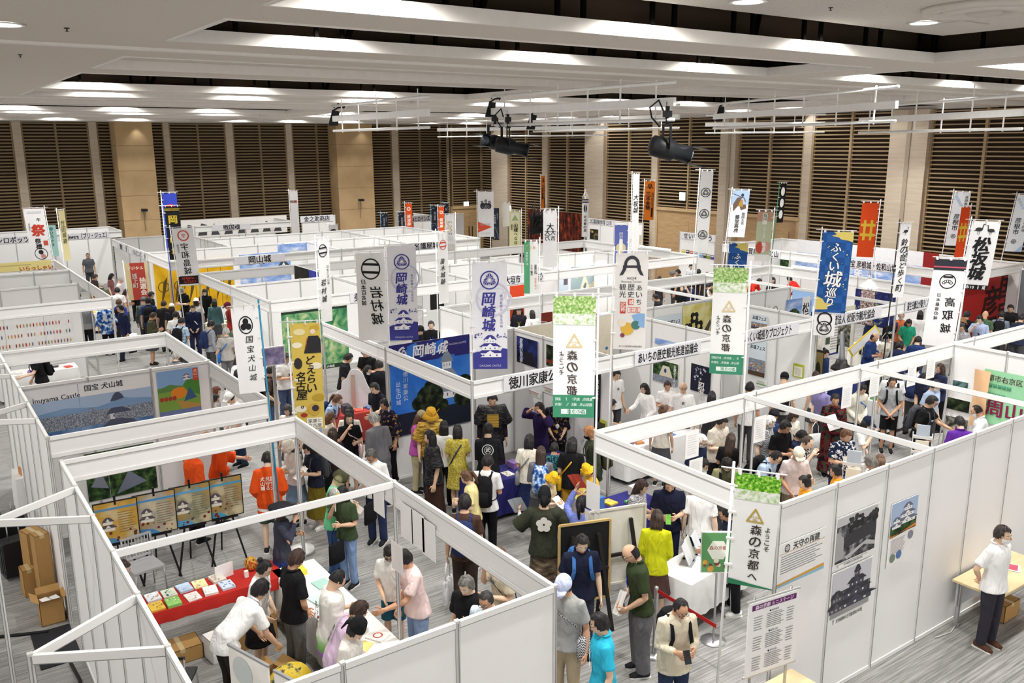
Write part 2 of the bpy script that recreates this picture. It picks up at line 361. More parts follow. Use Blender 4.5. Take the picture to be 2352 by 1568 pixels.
# right wall
RL = [(42.3, 45.2, .1), (38.95, 42.15, .1), (35.2, 38.5, .1), (30.45, 33.75, .1), (26.2, 30.1, 3.5), (22.05, 25.35, 3.5), (18.35, 21.7, .1), (13.2, 16.95, .1), (8.5, 12., .1)]
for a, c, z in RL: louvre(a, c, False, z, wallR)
for a, c in ((42.1, 43.75), (38.5, 38.95), (33.75, 35.2), (30.1, 30.45), (25.35, 26.2), (21.7, 22.05), (16.95, 18.35), (12., 13.2)): plaster(a, c, False, .3 if c-a > .7 else .16, parent=wallR)
MB().box(XW-.34, 25.6, 0, XW-.29, 25.75, ZC).build('pilaster_groove', [mat('#a49786')], wallR, 'structure'); MB().box(XW-.34, 17.55, 0, XW-.29, 17.7, ZC).build('pilaster_groove', [mat('#a49786')], wallR, 'structure')
for i, (a, c) in enumerate(((26.2, 30.1), (22.05, 25.35))):
    b = MB(); b.box(XW-.12, a, 0, XW, c, 3.38); b.m = 1; b.box(XW-.2, a, 3.36, XW, c, 3.5); b.box(XW-.16, a, 0, XW, a+.12, 3.4); b.box(XW-.16, c-.12, 0, XW, c, 3.4)
    for k in range(1, 4): b.box(XW-.126, a, k*.85, XW-.12, c, k*.85+.012)
    b.build('door_wall', [DOORW, TAN], wallR, 'structure'); door(2+i, (XW-.12, (a+c)/2-.2, 0), 'y', 2.0, 2.9)
EXIT = mat('#d9f5e2', emit=2.2)
def exit_sign(p, face, label):
    t = empty('exit_sign', p, label, 'exit sign'); b = MB(); g = MB()
    if face == 'y': b.box(-.19, 0, -.19, .19, .08, .19); g.box(-.17, -.006, -.17, .17, 0, .17)
    else: b.box(0, -.19, -.19, .08, .19, .19); g.box(-.006, -.17, -.17, 0, .17, .17)
    b.build('housing', [ALU], t); g.build('lit_face', [EXIT], t)
exit_sign(onY(1071, 470, 45.0), 'y', 'small lit exit sign above the double doors in the far corner')
exit_sign(onX(1567, 451, XW-.22), 'x', 'small lit exit sign above the wide doorway on the right wall')
# ------------------------------------------------------------------ stage pipes, battens and lanterns
PIPE = mat('#eeeeec', .4, key='pipe'); LBLK = mat('#15171b', .45)
def batten(a, c, label, drop=.28, hang=5):
    """white ladder batten: cable duct between two pipes, hung from the ceiling"""
    a = Vector(a); c = Vector(c); t = empty('lighting_batten', a, label, 'lighting batten'); d = c-a
    for k, (z, nm) in enumerate(((.30, 'upper_pipe'), (-drop, 'lower_pipe'))):
        b = MB(); b.tube([(0, 0, z), d+Vector((0, 0, z))], .028, 8); b.build(nm, [PIPE], t)
    MB().bar((0, 0, 0), d, .06, .13).build('cable_duct', [PIPE], t)
    for i in range(hang):
        q = d*((i+.5)/hang); b = MB(); b.bar(q+Vector((.05, .05, -drop-.04)), q+Vector((.05, .05, .36)), .022)
        if i % 2 == 0: b.bar(q+Vector((.05, .05, .3)), q+Vector((.05, .05, ZC-a.z)), .014)
        b.build('hanger', [PIPE], t)
    return t
def pipe_line(p0, p1, z, label, **k):
    a = onZ(*p0, z); c = onZ(*p1, z); return batten(a, (c.x, c.y, z), label, **k)
def L(px, py, D): return atD(px, py, D)
def bat2(p0, d0, p1, label, **k):
    a = atD(*p0, d0); c = onZ(*p1, a.z); return batten(a, c, label, **k)
bat2((765, 273), 21, (985, 258), 'short white lighting batten hanging left of the black lanterns')
LB = bat2((1130, 256), 18, (1550, 233), 'long white lighting batten carrying the black lanterns', hang=6)
bat2((1225, 281), 28, (1560, 268), 'white lighting batten hanging behind the one with black lanterns')
bat2((1005, 298), 36, (1395, 292), 'thin white lighting batten in front of the corner louvres', hang=8)
bat2((1640, 268), 22, (2060, 240), 'white lighting batten on the right with cable duct', hang=6)
bat2((1620, 286), 30, (1895, 284), 'white lighting batten low in front of the right wall', hang=6)
bat2((1975, 277), 21, (2352, 258), 'white lighting batten at the right edge of the picture', hang=6)
def onbat(k):
    a = LB.location; c = onZ(1550, 233, a.z); d = Vector((c.x-a.x, c.y-a.y, 0)); q = a+d*(.02, .11, .97)[k]; return q-Vector((0, 0, (.62, .70, .74)[k]))
def lantern(p, label, rz, tilt, s=1.):
    t = empty('stage_lantern', p, label, 'stage light', rz); M = Matrix.Rotation(tilt, 4, 'X')
    def T(b): b.v = [tuple(M @ (Vector(v)*s)) for v in b.v]; return b
    T(MB().tube([(0, .24, 0), (0, .2, 0), (0, -.08, 0), (0, -.12, 0), (0, -.34, 0)], [.08, .14, .15, .11, .12], 14)).build('body', [LBLK], t)
    T(MB().tube([(0, -.34, 0), (0, -.36, 0)], [.10, .10], 14)).build('lens', [mat('#55606e', .15)], t)
    for sg in (-1, 1): b = MB(); b.box(-.14, -.58, sg*.12-.004, .14, -.34, sg*.12+.004); T(b).build('barn_door', [LBLK], t)
    b = MB(); b.bar((-.17, 0, 0), (-.17, 0, .32), .02, .05); b.bar((.17, 0, 0), (.17, 0, .32), .02, .05); b.bar((-.18, 0, .32), (.18, 0, .32), .05, .02); b.v = [tuple(Vector(v)*s) for v in b.v]; b.build('yoke', [LBLK], t)
    b = MB(); b.bar((0, 0, .32), (0, 0, .62), .045); b.box(-.05, -.05, .42, .05, .05, .5); b.v = [tuple(Vector(v)*s) for v in b.v]; b.build('hook_clamp', [LBLK], t)
    b = MB(); b.tube([(.03, .1, .3), (.2, .16, .42), (.16, .2, .55), (.02, .12, .64), (-.14, .1, .5)], .012, 6); b.v = [tuple(Vector(v)*s) for v in b.v]; b.build('cable', [LBLK], t)
lantern(onbat(1), 'black stage lantern with barn doors, right one of the pair over the centre', R(62), R(12), 1.15)
lantern(onbat(0), 'black stage lantern, left one of the pair over the centre', R(-70), R(-6), 1.0)
lantern(onbat(2), 'single black stage lantern hanging at the right end of the batten', R(62), R(14), 1.2)
for q, D, lb in (((768, 268), 21, 'small black flag at the end of the short left batten'), ((1128, 248), 18, 'black flag at the end of the lantern batten'), ((1222, 277), 28, 'black flag on the batten behind the lanterns'), ((1655, 258), 22, 'black flag clamped to the right batten')):
    p = atD(*q, D); s = D/20; t = empty('light_flag', p, lb, 'flag')
    MB().add([Vector((-.16*s, 0, -.2*s)), Vector((.08*s, 0, -.2*s)), Vector((.14*s, 0, .12*s)), Vector((-.04*s, 0, .14*s)), Vector((-.16*s, .02, -.2*s)), Vector((.08*s, .02, -.2*s)), Vector((.14*s, .02, .12*s)), Vector((-.04*s, .02, .14*s))], [(0, 1, 2, 3), (7, 6, 5, 4), (0, 4, 5, 1), (1, 5, 6, 2), (2, 6, 7, 3), (3, 7, 4, 0)]).build('blade', [LBLK], t)
    b = MB(); b.tube([(-.05*s, 0, .12*s), (.1*s, 0, .2*s), (.28*s, .03, .22*s)], .02*s, 6); b.tube([(.0, 0, .2*s), (.12*s, .03, .3*s), (.25*s, 0, .18*s)], .012*s, 6); b.build('arm', [LBLK], t)
# ================================================================== BOOTHS
HP, PITCHM, A0, B0 = 2.7, .99, 1.30, 7.30
PANELM = mat('#f4f4f4', .5, key='panel', grain=.012); POSTM = mat('#dcdcdb', .38, .2, key='post'); GROOVE = mat('#8f8f90', .5)
_cache = {}
def shared(key, fn):
    if key not in _cache: _cache[key] = fn()
    return _cache[key]
def inst(name, me, parent, loc, rz=0):
    o = bpy.data.objects.new(name, me); o.location = loc; o.rotation_euler = (0, 0, rz); return link(o, parent)
def me_of(fill, mats):
    b = MB(); fill(b); me = b.mesh('m')
    for x in mats: me.materials.append(x)
    return me
def post_mesh(h=HP):
    def f(b):
        b.tube([(0, 0, 0), (0, 0, h)], .022, 8, smooth=False); b.m = 1
        for a in range(4): c, s = math.cos(a*math.pi/2), math.sin(a*math.pi/2); b.box(c*.021-.004, s*.021-.004, .02, c*.021+.004, s*.021+.004, h-.01)
        b.m = 0; b.box(-.02, -.02, h, .02, .02, h+.012)
    return shared(('post', h), lambda: me_of(f, [POSTM, GROOVE]))
def panel_mesh(w, h=HP):
    def f(b): b.box(-w/2+.024, -.006, .05, w/2-.024, .006, h-.05)
    return shared(('panel', round(w, 3), h), lambda: me_of(f, [PANELM]))
def rail_mesh(w, hh=.055):
    def f(b):
        b.box(-w/2+.02, -.018, -hh/2, w/2-.02, .018, hh/2); b.m = 1
        b.box(-w/2+.02, -.0195, -hh/2-.002, w/2-.02, .0195, -hh/2+.004)
    return shared(('rail', round(w, 3), hh), lambda: me_of(f, [RAILC, GROOVE]))
def fascia_mesh(w, hh=.26):
    def f(b): b.box(-w/2+.02, -.005, -hh/2, w/2-.02, .005, hh/2)
    return shared(('fascia', round(w, 3), hh), lambda: me_of(f, [PANELM]))
class Booth:
    def __init__(s, label, at):
        s.t = empty('exhibition_booth', (at[0], at[1], 0), label, 'exhibition booth'); s.o = Vector((at[0], at[1], 0)); s.posts = {}
    def post(s, x, y, h=HP):
        k = (round(x, 1), round(y, 1))
        if k in s.posts: return
        s.posts[k] = inst('post', post_mesh(h), s.t, Vector((x, y, 0))-s.o)
    def seg(s, x0, y0, x1, y1):
        v = Vector((x1-x0, y1-y0)); n = max(1, round(v.length/PITCHM)); return v, n, math.atan2(v.y, v.x)
    def wall(s, x0, y0, x1, y1):
        v, n, a = s.seg(x0, y0, x1, y1); w = v.length/n
        for i in range(n+1): s.post(x0+v.x*i/n, y0+v.y*i/n)
        for i in range(n):
            p = Vector((x0+v.x*(i+.5)/n, y0+v.y*(i+.5)/n, 0))-s.o
            q = inst('partition_panel', panel_mesh(w), s.t, p, a)
            inst('rail', rail_mesh(w), q, (0, 0, HP-.028)); inst('rail', rail_mesh(w), q, (0, 0, .03))
    def beam(s, x0, y0, x1, y1, step=3.0, ends=True):
        v, _, a = s.seg(x0, y0, x1, y1); n = max(1, round(v.length/step)); w = v.length/n
        for i in range(n+1): s.post(x0+v.x*i/n, y0+v.y*i/n)
        for i in range(n):
            p = Vector((x0+v.x*(i+.5)/n, y0+v.y*(i+.5)/n, HP-.15))-s.o
            q = inst('fascia_board', fascia_mesh(w), s.t, p, a)
            inst('rail', rail_mesh(w), q, (0, 0, .122)); inst('rail', rail_mesh(w), q, (0, 0, -.122))
    def bar(s, x0, y0, x1, y1):
        v, _, a = s.seg(x0, y0, x1, y1); s.post(x0, y0); s.post(x1, y1)
        inst('tie_bar', rail_mesh(v.length, .075), s.t, Vector(((x0+x1)/2, (y0+y1)/2, HP-.04))-s.o, a)
    def brace(s, x, ya, yb, ax, ay):
        s.post(ax, ay)
        for y in (ya, yb):
            v = Vector((ax-x, ay-y)); inst('tie_bar', rail_mesh(v.length, .075), s.t, Vector(((x+ax)/2, (y+ay)/2, HP-.04))-s.o, math.atan2(v.y, v.x))
X1, X2, X3, X4, X5, X6 = 7.3, 10.27, 13.25, 16.25, 19.25, 22.25
a = Booth('white panel booth nearest the camera at the lower left with red table', (1.3, 5.47))
a.wall(1.3, 5.47, 4.28, 5.47); a.wall(1.3, 5.47, 1.3, 11.41); a.beam(1.3, 11.41, 4.28, 11.41); a.beam(4.28, 5.47, 4.28, 11.41); a.bar(1.3, 8.44, 4.28, 8.44)
a.brace(1.3, 10.42, 9.43, .42, 9.93); a.brace(1.3, 7.45, 6.46, .42, 6.95)
b_ = Booth('white panel booth with the aerial castle photo poster on its wall', (1.3, 12.5))
b_.wall(1.3, 12.5, 1.3, 18.45); b_.wall(1.3, 15.5, 4.28, 15.5); b_.beam(1.3, 12.5, 4.28, 12.5); b_.beam(1.3, 18.45, 4.28, 18.45); b_.beam(4.28, 12.5, 4.28, 18.45)
b_.brace(1.3, 13.5, 14.5, .42, 14.); b_.brace(1.3, 16.5, 17.4, .42, 17.)
c_ = Booth('white panel booth at the left edge with rows of small charms', (-4.6, 23.7))
c_.beam(-4.6, 23.7, 4.28, 23.7); c_.beam(4.28, 23.7, 4.28, 32.8, 3.03); c_.wall(-4.6, 26.75, 4.0, 26.75); c_.wall(-4.6, 29.9, 4.28, 29.9); c_.beam(-4.6, 32.8, 4.28, 32.8)
d_ = Booth('white panel booths along the far wall behind the left aisle', (-3.5, 42.4))
d_.beam(-3.5, 42.4, 8.36, 42.4); d_.wall(-3.5, 45., 8.36, 45.); d_.beam(8.36, 42.4, 8.36, 45.); d_.wall(5.7, 43.2, 5.7, 45.)
e_ = Booth('white panel booth far back hung with ink drawings', (11.6, 42.5))
e_.beam(11.6, 42.5, 16.4, 42.5); e_.wall(11.6, 45.0, 16.4, 45.0); e_.beam(16.4, 42.5, 16.4, 45.0)
f_ = Booth('small white panel booth beside the second tan column', (17.7, 44.5)); f_.wall(17.7, 44.5, 19.6, 44.5)
g_ = Booth('white panel booth in front of the far corner louvres', (23.6, 41.)); g_.wall(23.6, 41., 25.6, 41.); g_.wall(23.6, 41., 23.6, 43.)
i4 = Booth('long white panel booth block across the back of the hall', (7.3, 29.85))
i4.beam(7.27, 29.85, 7.27, 38.9); i4.wall(7.3, 38.9, 10.3, 38.9); i4.beam(7.27, 29.85, 19.4, 29.85); i4.wall(7.3, 33.05, 19.35, 33.05); i4.wall(10.3, 36.35, 19.4, 36.35)
i4.wall(10.3, 33.05, 10.3, 38.9); i4.wall(16.28, 29.85, 16.28, 36.35); i4.wall(19.4, 29.85, 19.4, 36.35); i4.wall(13.3, 29.85, 13.3, 33.05)
i3 = Booth('large white panel booth block in the middle of the hall', (7.3, 20.7))
i3.beam(7.3, 20.7, 7.3, 26.7, 3.0); i3.beam(7.3, 26.7, X6, 26.7); i3.wall(7.3, 23.72, X2, 23.72); i3.beam(7.3, 20.7, X6, 20.7); i3.beam(X2, 23.72, X2, 26.7); i3.bar(X2, 20.7, X2, 23.72)
i3.wall(X2, 23.72, 11.2, 23.72); i3.wall(X3, 20.7, X3, 23.72); i3.wall(X4, 20.7, X4, 24.4); i3.wall(X4, 24.4, X4+1.2, 24.4); i3.wall(X4+1.2, 23.72, X6, 23.72); i3.wall(X5+1., 22.2, X5+1., 23.72); i3.beam(X6, 20.7, X6, 26.7); i3.wall(X3, 23.72, X4, 23.72)
i2 = Booth('white panel booth block in the centre with the blue castle cloth', (7.3, 11.52))
i2.beam(7.3, 11.52, 7.3, 17.5); i2.beam(7.3, 11.52, X6, 11.52); i2.beam(X2, 17.55, X6, 17.55); i2.wall(X2, 11.52, X2, 17.55); i2.wall(X1, 14.55, X3, 14.55); i2.wall(X3, 14.55, X5, 14.55)
i2.wall(X3, 11.52, X3, 14.55); i2.wall(X4, 11.52, X4, 14.55); i2.bar(X4, 14.55, X4, 17.55); i2.bar(X5, 14.55, X5, 17.55); i2.bar(X5, 11.52, X5, 14.55); i2.beam(X6, 11.52, X6, 17.55)
i1 = Booth('white panel booth block at the front right with old castle photographs', (7.3, 5.47))
i1.wall(7.3, 5.47, 17.2, 5.47); i1.beam(7.3, 8.47, 20.2, 8.47); i1.beam(7.3, 5.47, 7.3, 8.47); i1.bar(X2, 5.47, X2, 8.47); i1.bar(X3, 5.47, X3, 8.47); i1.wall(X4, 5.47, X4, 8.47)
er = Booth('white panel booths along the right wall with blue and red cloths', (25.45, 13.15))
er.beam(25.45, 13.15, 25.45, 22.4); er.wall(28.9, 13.15, 28.9, 22.4); er.beam(25.45, 13.15, 28.9, 13.15, 3.5); er.wall(26.7, 22.4, 28.9, 22.4); er.beam(25.45, 22.4, 26.7, 22.4)
h_ = Booth('single white panel wall with small book covers near the doorway', (27.6, 24.7)); h_.wall(27.6, 24.7, 27.6, 26.7)
k_ = Booth('white panel booth against the right wall with tool photograph', (29.05, 30.5)); k_.wall(29.05, 30.5, 29.05, 34.6)
l_ = Booth('booth with dark red patterned wall against the right wall', (28.85, 34.9)); l_.wall(28.85, 34.9, 28.85, 39.4)
p = Booth('grey partition panel at the right edge beside the red cloth', (27.6, 11.6)); p.wall(27.6, 10.6, 27.6, 12.6)
for o in p.t.children:
    if o.name.startswith('partition_panel'): o.data = me_of(lambda b: b.box(-.47, -.008, .05, .47, .008, HP-.05), [mat('#6c6e74')])
# ================================================================== NAME BOARDS ON THE FASCIAS
INK = '#1b1b1d'; BOARD = mat('#e6e6ec', .5, key='board')
def sign(text, q0, q1, plane, label, size=.17, xoff=0., h=.27, bold=.028, bcol=BOARD, tail=None):
    """name board between two pixels on the fascia of a plane ('y', 11.52) or ('x', 25.45)"""
    ax, v = plane
    if ax == 'y': a = onY(*q0, v-.03); c = onY(*q1, v-.03)
    else: a = onX(*q0, v-.03); c = onX(*q1, v-.03)
    z = HP-.14; w = (c-a).length; mid = Vector(((a.x+c.x)/2, (a.y+c.y)/2, z)); ux = (1, 0, 0) if ax == 'y' else (0, -1, 0); n = (0, -1, 0) if ax == 'y' else (-1, 0, 0)
    b = MB()
    if ax == 'y': b.box(-w/2, -.006, -h/2, w/2, .006, h/2)
    else: b.box(-.006, -w/2, -h/2, .006, w/2, h/2)
    o = b.build('name_board', [bcol]); o.location = mid; tag(o, label, 'sign')
    s = Sheet(Vector(n)*.006, ux, (0, 0, 1), n); s.text(text, xoff, 0, size, INK, bold, box=w*.9-abs(xoff)); s.done('lettering', o); return o
sign('徳川家康公生誕の城', (1157, 880), (1372, 830), ('y', 11.52), 'name board with large black writing just left of the central green topped banner', .2)
sign('あいちの歴史観光推進協議会', (1458, 815), (1610, 780), ('y', 11.52), 'long name board reading あいちの歴史観光推進協議会 under the gate emblem banner', .19)
sign('ふくい城巡りプロジェクト', (1708, 765), (1835, 740), ('y', 11.52), 'name board reading ふくい城巡りプロジェクト below the blue chequered banner', .2, -.1)
sign('一般社団法人 松阪市観光協会', (1880, 735), (2025, 705), ('y', 11.52), 'name board reading 松阪市観光協会 on the fascia right of the blue chequered banner', .2, -.1)
sign('蒲生氏郷公が築きし名城 松坂城', (2080, 695), (2160, 680), ('y', 11.52), 'narrow name board at the right beginning with 蒲生氏郷公', .2)
sign('国宝 彦根城・佐和山城', (1938, 600), (2066, 620), ('x', 25.45), 'name board reading 国宝 彦根城・佐和山城 below the red orange banner', .22)
sign('滋賀県 戦国と山', (1705, 572), (1792, 585), ('x', 25.45), 'name board beginning with 滋賀県 half hidden by the sage green banner', .22)
sign('岡山城', (538, 600), (654, 592), ('y', 29.85), 'name board reading 岡山城 on the long fascia beside the mirrored white banner', .24)
sign('戦国魂', (488, 525), (575, 520), ('y', 42.5), 'name board reading 戦国魂 under the ink drawings', .24)
sign('金之助商店', (690, 505), (765, 500), ('y', 44.5), 'small name board reading 金之助商店 beside the second tan column', .26, h=.34)
sign('ヒーロー&ヒロインズ', (915, 485), (990, 482), ('y', 41.), 'name board reading ヒーロー&ヒロインズ behind the orange banner', .26, h=.34)
sign('Prijewere（プリ・ジュエ）', (140, 540), (250, 535), ('y', 42.4), 'name board reading Prijewere with katakana in brackets', .24)
sign('オシロボッツ', (-30, 550), (72, 545), ('y', 42.4), 'name board reading オシロボッツ cut by the left edge of the picture', .24)
sign('三木工業協同組合青年部（三木市）', (1352, 505), (1408, 512), ('x', 29.05), 'name board on the booth against the right wall above the tool photograph', .22)
sign('せいりんどう', (1564, 545), (1642, 555), ('x', 27.6), 'name board beginning with せい above the book covers', .24)
sign('美濃岩村', (804, 680), (893, 670), ('y', 20.7), 'name board beginning with 美 half hidden by a banner', .2)
sign('大垣市（大垣城）', (1155, 640), (1250, 632), ('y', 20.7), 'name board reading 大垣市（大垣城） above the red poster', .22)
sign('名護屋城', (945, 562), (1012, 556), ('y', 29.85), 'name board ending in 屋城 above the blue map poster behind the blue crest banner', .24)
sign('播磨', (268, 556), (288, 566), ('x', 7.24), 'small name board on the aisle fascia, farther of two', .2, h=.24)
sign('ハルカニシズ', (300, 566), (330, 580), ('x', 7.24), 'small name board on the aisle fascia, nearer of two', .2, h=.24)
yb = sign('', (-40, 620), (118, 612), ('y', 32.8), 'yellow fascia board at the left edge', .2, h=.3, bcol=mat('#ddd08a', .6))
s = Sheet((0, -.006, 0), (1, 0, 0), (0, 0, 1), (0, -1, 0)); s.text('いらっしゃい', .55, -.08, .15, '#b23a28', .03); s.rect(-.9, .03, .4, .06, '#b9ad74'); s.done('lettering', yb)
# ================================================================== BANNERS
POLEW = mat('#ededed', .4, key='pole')
def banner(top, bot, w, D, label, cloth, art, pole='l', polecol=POLEW, pole_top=None, pole_bot=None, yaw=0, mirror=False, floor=False, wave=.004, lean=0., cross=True):
    """tall nobori cloth: top and bottom pixel of its centre line, apparent width in pixels, depth"""
    T = atD(*top, D); Bm = atD(*bot, D); W_ = w*D/FPX; Hh = T.z-Bm.z
    o = Vector(((T.x+Bm.x)/2, (T.y+Bm.y)/2, (T.z+Bm.z)/2)); tc = Vector((CAM.x-o.x, CAM.y-o.y, 0)).normalized()
    a = math.atan2(tc.y, tc.x)+R(yaw); n = Vector((math.cos(a), math.sin(a), 0)); ux = Vector((-n.y, n.x, 0)); W_ /= max(.3, math.cos(R(yaw)))
    root = empty('banner', (o.x, o.y, o.z), label, 'banner'); ph = random.random()*6
    def warp(u, v): return wave*math.sin(5*u/W_*1.2+ph+1.5*v)+wave*.7*math.sin(3.1*v+ph)
    uyv = (Vector((0, 0, 1))+ux*lean).normalized()
    b = MB(); nu, nv = 8, 14; vs = []
    for k in (0, -.002):
        for j in range(nv+1):
            for i in range(nu+1):
                u = W_*(i/nu-.5); v = Hh*(j/nv-.5); vs.append(ux*u+uyv*v+n*(warp(u, v)+k))
    N = (nu+1)*(nv+1); fs = []
    for j in range(nv):
        for i in range(nu):
            q = [j*(nu+1)+i, j*(nu+1)+i+1, (j+1)*(nu+1)+i+1, (j+1)*(nu+1)+i]; fs.append(q); fs.append([x+N for x in q[::-1]])
    b.add(vs, fs, True); cl = b.build('cloth', [cloth if isinstance(cloth, bpy.types.Material) else mat(cloth, .8, key='cloth', grain=.03)], root)
    s = Sheet((0, 0, 0), ux, uyv, n, warp, mirror); s.W = W_; s.H = Hh; art(s, W_, Hh); s.done('print', cl)
    pu = {'l': -W_/2-.03, 'r': W_/2+.03, 'c': 0}[pole]
    zt = Hh/2+.1 if pole_top is None else pole_top; zb = -Hh/2-.25 if pole_bot is None else pole_bot
    foot = floor; zb = -o.z+.01
    MB().tube([ux*pu+n*-.02+uyv*zb, ux*pu+n*-.02+uyv*zt], .014, 8).build('pole', [polecol], root)
    if cross:
        sg = 1 if pole == 'l' else -1
        MB().tube([ux*(pu-sg*.12)+uyv*(Hh/2+.035), ux*(pu+sg*(W_+.08))+uyv*(Hh/2+.035)], .008, 6).build('crossbar', [POLEW], root)
        for i in range(3): u = -W_/2+.04+(W_-.08)*i/2; b = MB(); p_ = ux*u+uyv*(Hh/2+.01); b.bar(p_+n*.008-uyv*.03, p_+n*.008+uyv*.035, .045, .012); b.build('clip', [POLEW], root)
        for i in range(4): v = Hh*(.5-.95*(i+.5)/4); b = MB(); b.bar(ux*(pu-.02)+uyv*v, ux*(pu+sg*.06)+uyv*v, .03, .02); b.build('clip', [POLEW], root)
    if foot: q = ux*pu; MB().lathe([(.2, zb), (.2, zb+.06), (.05, zb+.1)], (q.x, q.y, 0), n=16).build('base', [POLEW], root)
    return root
IND = '#3f3f92'; LAV = '#cfcfe0'
def mallow(s, u, v, r, c, bg):
    """round crest of three mallow leaves"""
    s.ring(u, v, r, r*.14, c)
    for k in range(3):
        a = R(90+120*k); cx, cy = u+r*.42*math.cos(a), v+r*.42*math.sin(a); pts = []
        for i in range(25):
            t = 2*math.pi*i/25; x = 16*math.sin(t)**3/17; y = (13*math.cos(t)-5*math.cos(2*t)-2*math.cos(3*t)-math.cos(4*t))/17
            x, y = x*r*.42, -y*r*.40; ca, sa = math.cos(a-math.pi/2), math.sin(a-math.pi/2); pts.append((cx+x*ca-y*sa, cy+x*sa+y*ca))
        s.poly(pts, c)
        for j in range(-2, 3):
            b = a+R(28*j); ox, oy = u+r*.12*math.cos(a), v+r*.12*math.sin(a); dx, dy = math.cos(b), math.sin(b); l = r*.66; q = r*.018
            s.poly([(ox+dx*r*.12-dy*q, oy+dy*r*.12+dx*q), (ox+dx*r*.12+dy*q, oy+dy*r*.12-dx*q), (ox+dx*l+dy*q, oy+dy*l-dx*q), (ox+dx*l-dy*q, oy+dy*l+dx*q)], bg)
def two_bars(s, u, v, r, c, bg='#f3f3f3'):
    s.ring(u, v, r, r*.13, c, ry=r*1.12)
    for y in (.42, -.42): s.poly([(u-r*.83, v+r*(y-.12)), (u+r*.83, v+r*(y-.02)), (u+r*.83, v+r*(y+.24)), (u-r*.83, v+r*(y+.14))], c)
def castle(s, u, v, w, h, wall, roof, tiers=3, base=None, shade=None):
    """castle keep drawn as stacked gabled storeys"""
    if base: s.poly([(u-w*.5, v), (u+w*.5, v), (u+w*.42, v+h*.2), (u-w*.42, v+h*.2)], base); v += h*.2; h *= .8
    th = h/tiers
    for i in range(tiers):
        f = 1-.28*i; ww = w*.40*f; y = v+i*th
        s.rect(u-ww, y, u+ww, y+th*.55, wall)
        if shade:
            for k in range(3): x = u-ww*.6+ww*.6*k; s.rect(x-ww*.07, y+th*.16, x+ww*.07, y+th*.36, shade)
        s.poly([(u-ww*1.38, y+th*.48), (u-ww*1.2, y+th*.46), (u+ww*1.2, y+th*.46), (u+ww*1.38, y+th*.48), (u+ww*.72, y+th*.98), (u-ww*.72, y+th*.98)], roof)
        s.poly([(u-ww*.42, y+th*.52), (u+ww*.42, y+th*.52), (u, y+th*.95)], wall)
    ww = w*.4*(1-.28*(tiers-1)); y = v+h; s.poly([(u-ww*.8, y-th*.05), (u+ww*.8, y-th*.05), (u+ww*.3, y+th*.16), (u-ww*.3, y+th*.16)], roof)
def specks(s, u0, v0, u1, v1, n, r, cols, seed=1):
    g = random.Random(seed)
    for _ in range(n): s.disc(g.uniform(u0, u1), g.uniform(v0, v1), r*g.uniform(.5, 1.3), g.choice(cols), n=7)
FOREST = ramp_mat('forest_print', [(.3, '#5f9140'), (.46, '#8fb766'), (.58, '#c2d79a'), (.75, '#e6eed6')], scale=30, detail=12, dist=.2)
FORESTB = ramp_mat('bright_forest_print', [(.34, '#2f7a17'), (.48, '#63ad2a'), (.6, '#a6d653'), (.72, '#dff0b0')], scale=34, detail=12, dist=.2)
FADE = ramp_mat('forest_fade_print', [(.35, '#a9c98a'), (.5, '#dfe9d4'), (.62, '#f1f3ef')], scale=22, detail=10, dist=.2)
GREEN = '#3d8a6a'; GOLD = '#d9c596'
def forest(s, w, h, top=FOREST, bottom=True, gold=GOLD, ink='#4a3f3c', stripe=None):
    s.rect(-w/2, h*.36, w/2, h/2, top); s.rect(-w/2, h*.27, w/2, h*.36, FADE)
    r = w*.17; v = h*.135
    pts = [(0, r), (r*1.05, -r*.8), (-r*1.05, -r*.8)]
    for k in range(3):
        a, c = pts[k], pts[(k+1) % 3]; dx, dy = c[0]-a[0], c[1]-a[1]; l = math.hypot(dx, dy); nx, ny = dy/l*r*.12, -dx/l*r*.12
        s.poly([(a[0]+nx, v+a[1]+ny), (c[0]+nx, v+c[1]+ny), (c[0]-nx, v+c[1]-ny), (a[0]-nx, v+a[1]-ny)], gold); s.disc(a[0], v+a[1], r*.13, gold, n=12)
    for k in range(5): s.poly([(-r*.5+k*r*.22, v-r*.25), (-r*.38+k*r*.22, v-r*.25), (-r*.44+k*r*.22, v+r*(.12+.1*(k % 2)))], gold)
    s.text('100', 0, v-r*.48, r*.36, gold, .04)
    s.column('森の京都へ', w*.04, h*.06, w*.24, ink, 1.22, shear=.06); s.column('ようこそ', w*.30, h*.055, w*.135, ink, 1.15)
    if bottom:
        s.rect(-w/2, -h/2, w/2, -h*.31, GREEN); s.text('亀岡市、南丹市、京丹波町', 0, -h*.345, w*.075, '#dfece6', .01, box=w*.9); s.text('福知山市、綾部市、京都市', 0, -h*.39, w*.075, '#dfece6', .01, box=w*.9)
        s.rect(-w*.3, -h*.47, w*.3, -h*.43, '#e9f2ee'); s.text('森の京都', -w*.06, -h*.45, w*.1, GREEN, .02); s.ring(w*.2, -h*.447, w*.035, w*.012, GREEN)
    if stripe: s.poly([(-w/2, -h*.45), (0, -h*.475), (w/2, -h*.49), (w/2, -h/2), (-w/2, -h/2)], stripe)
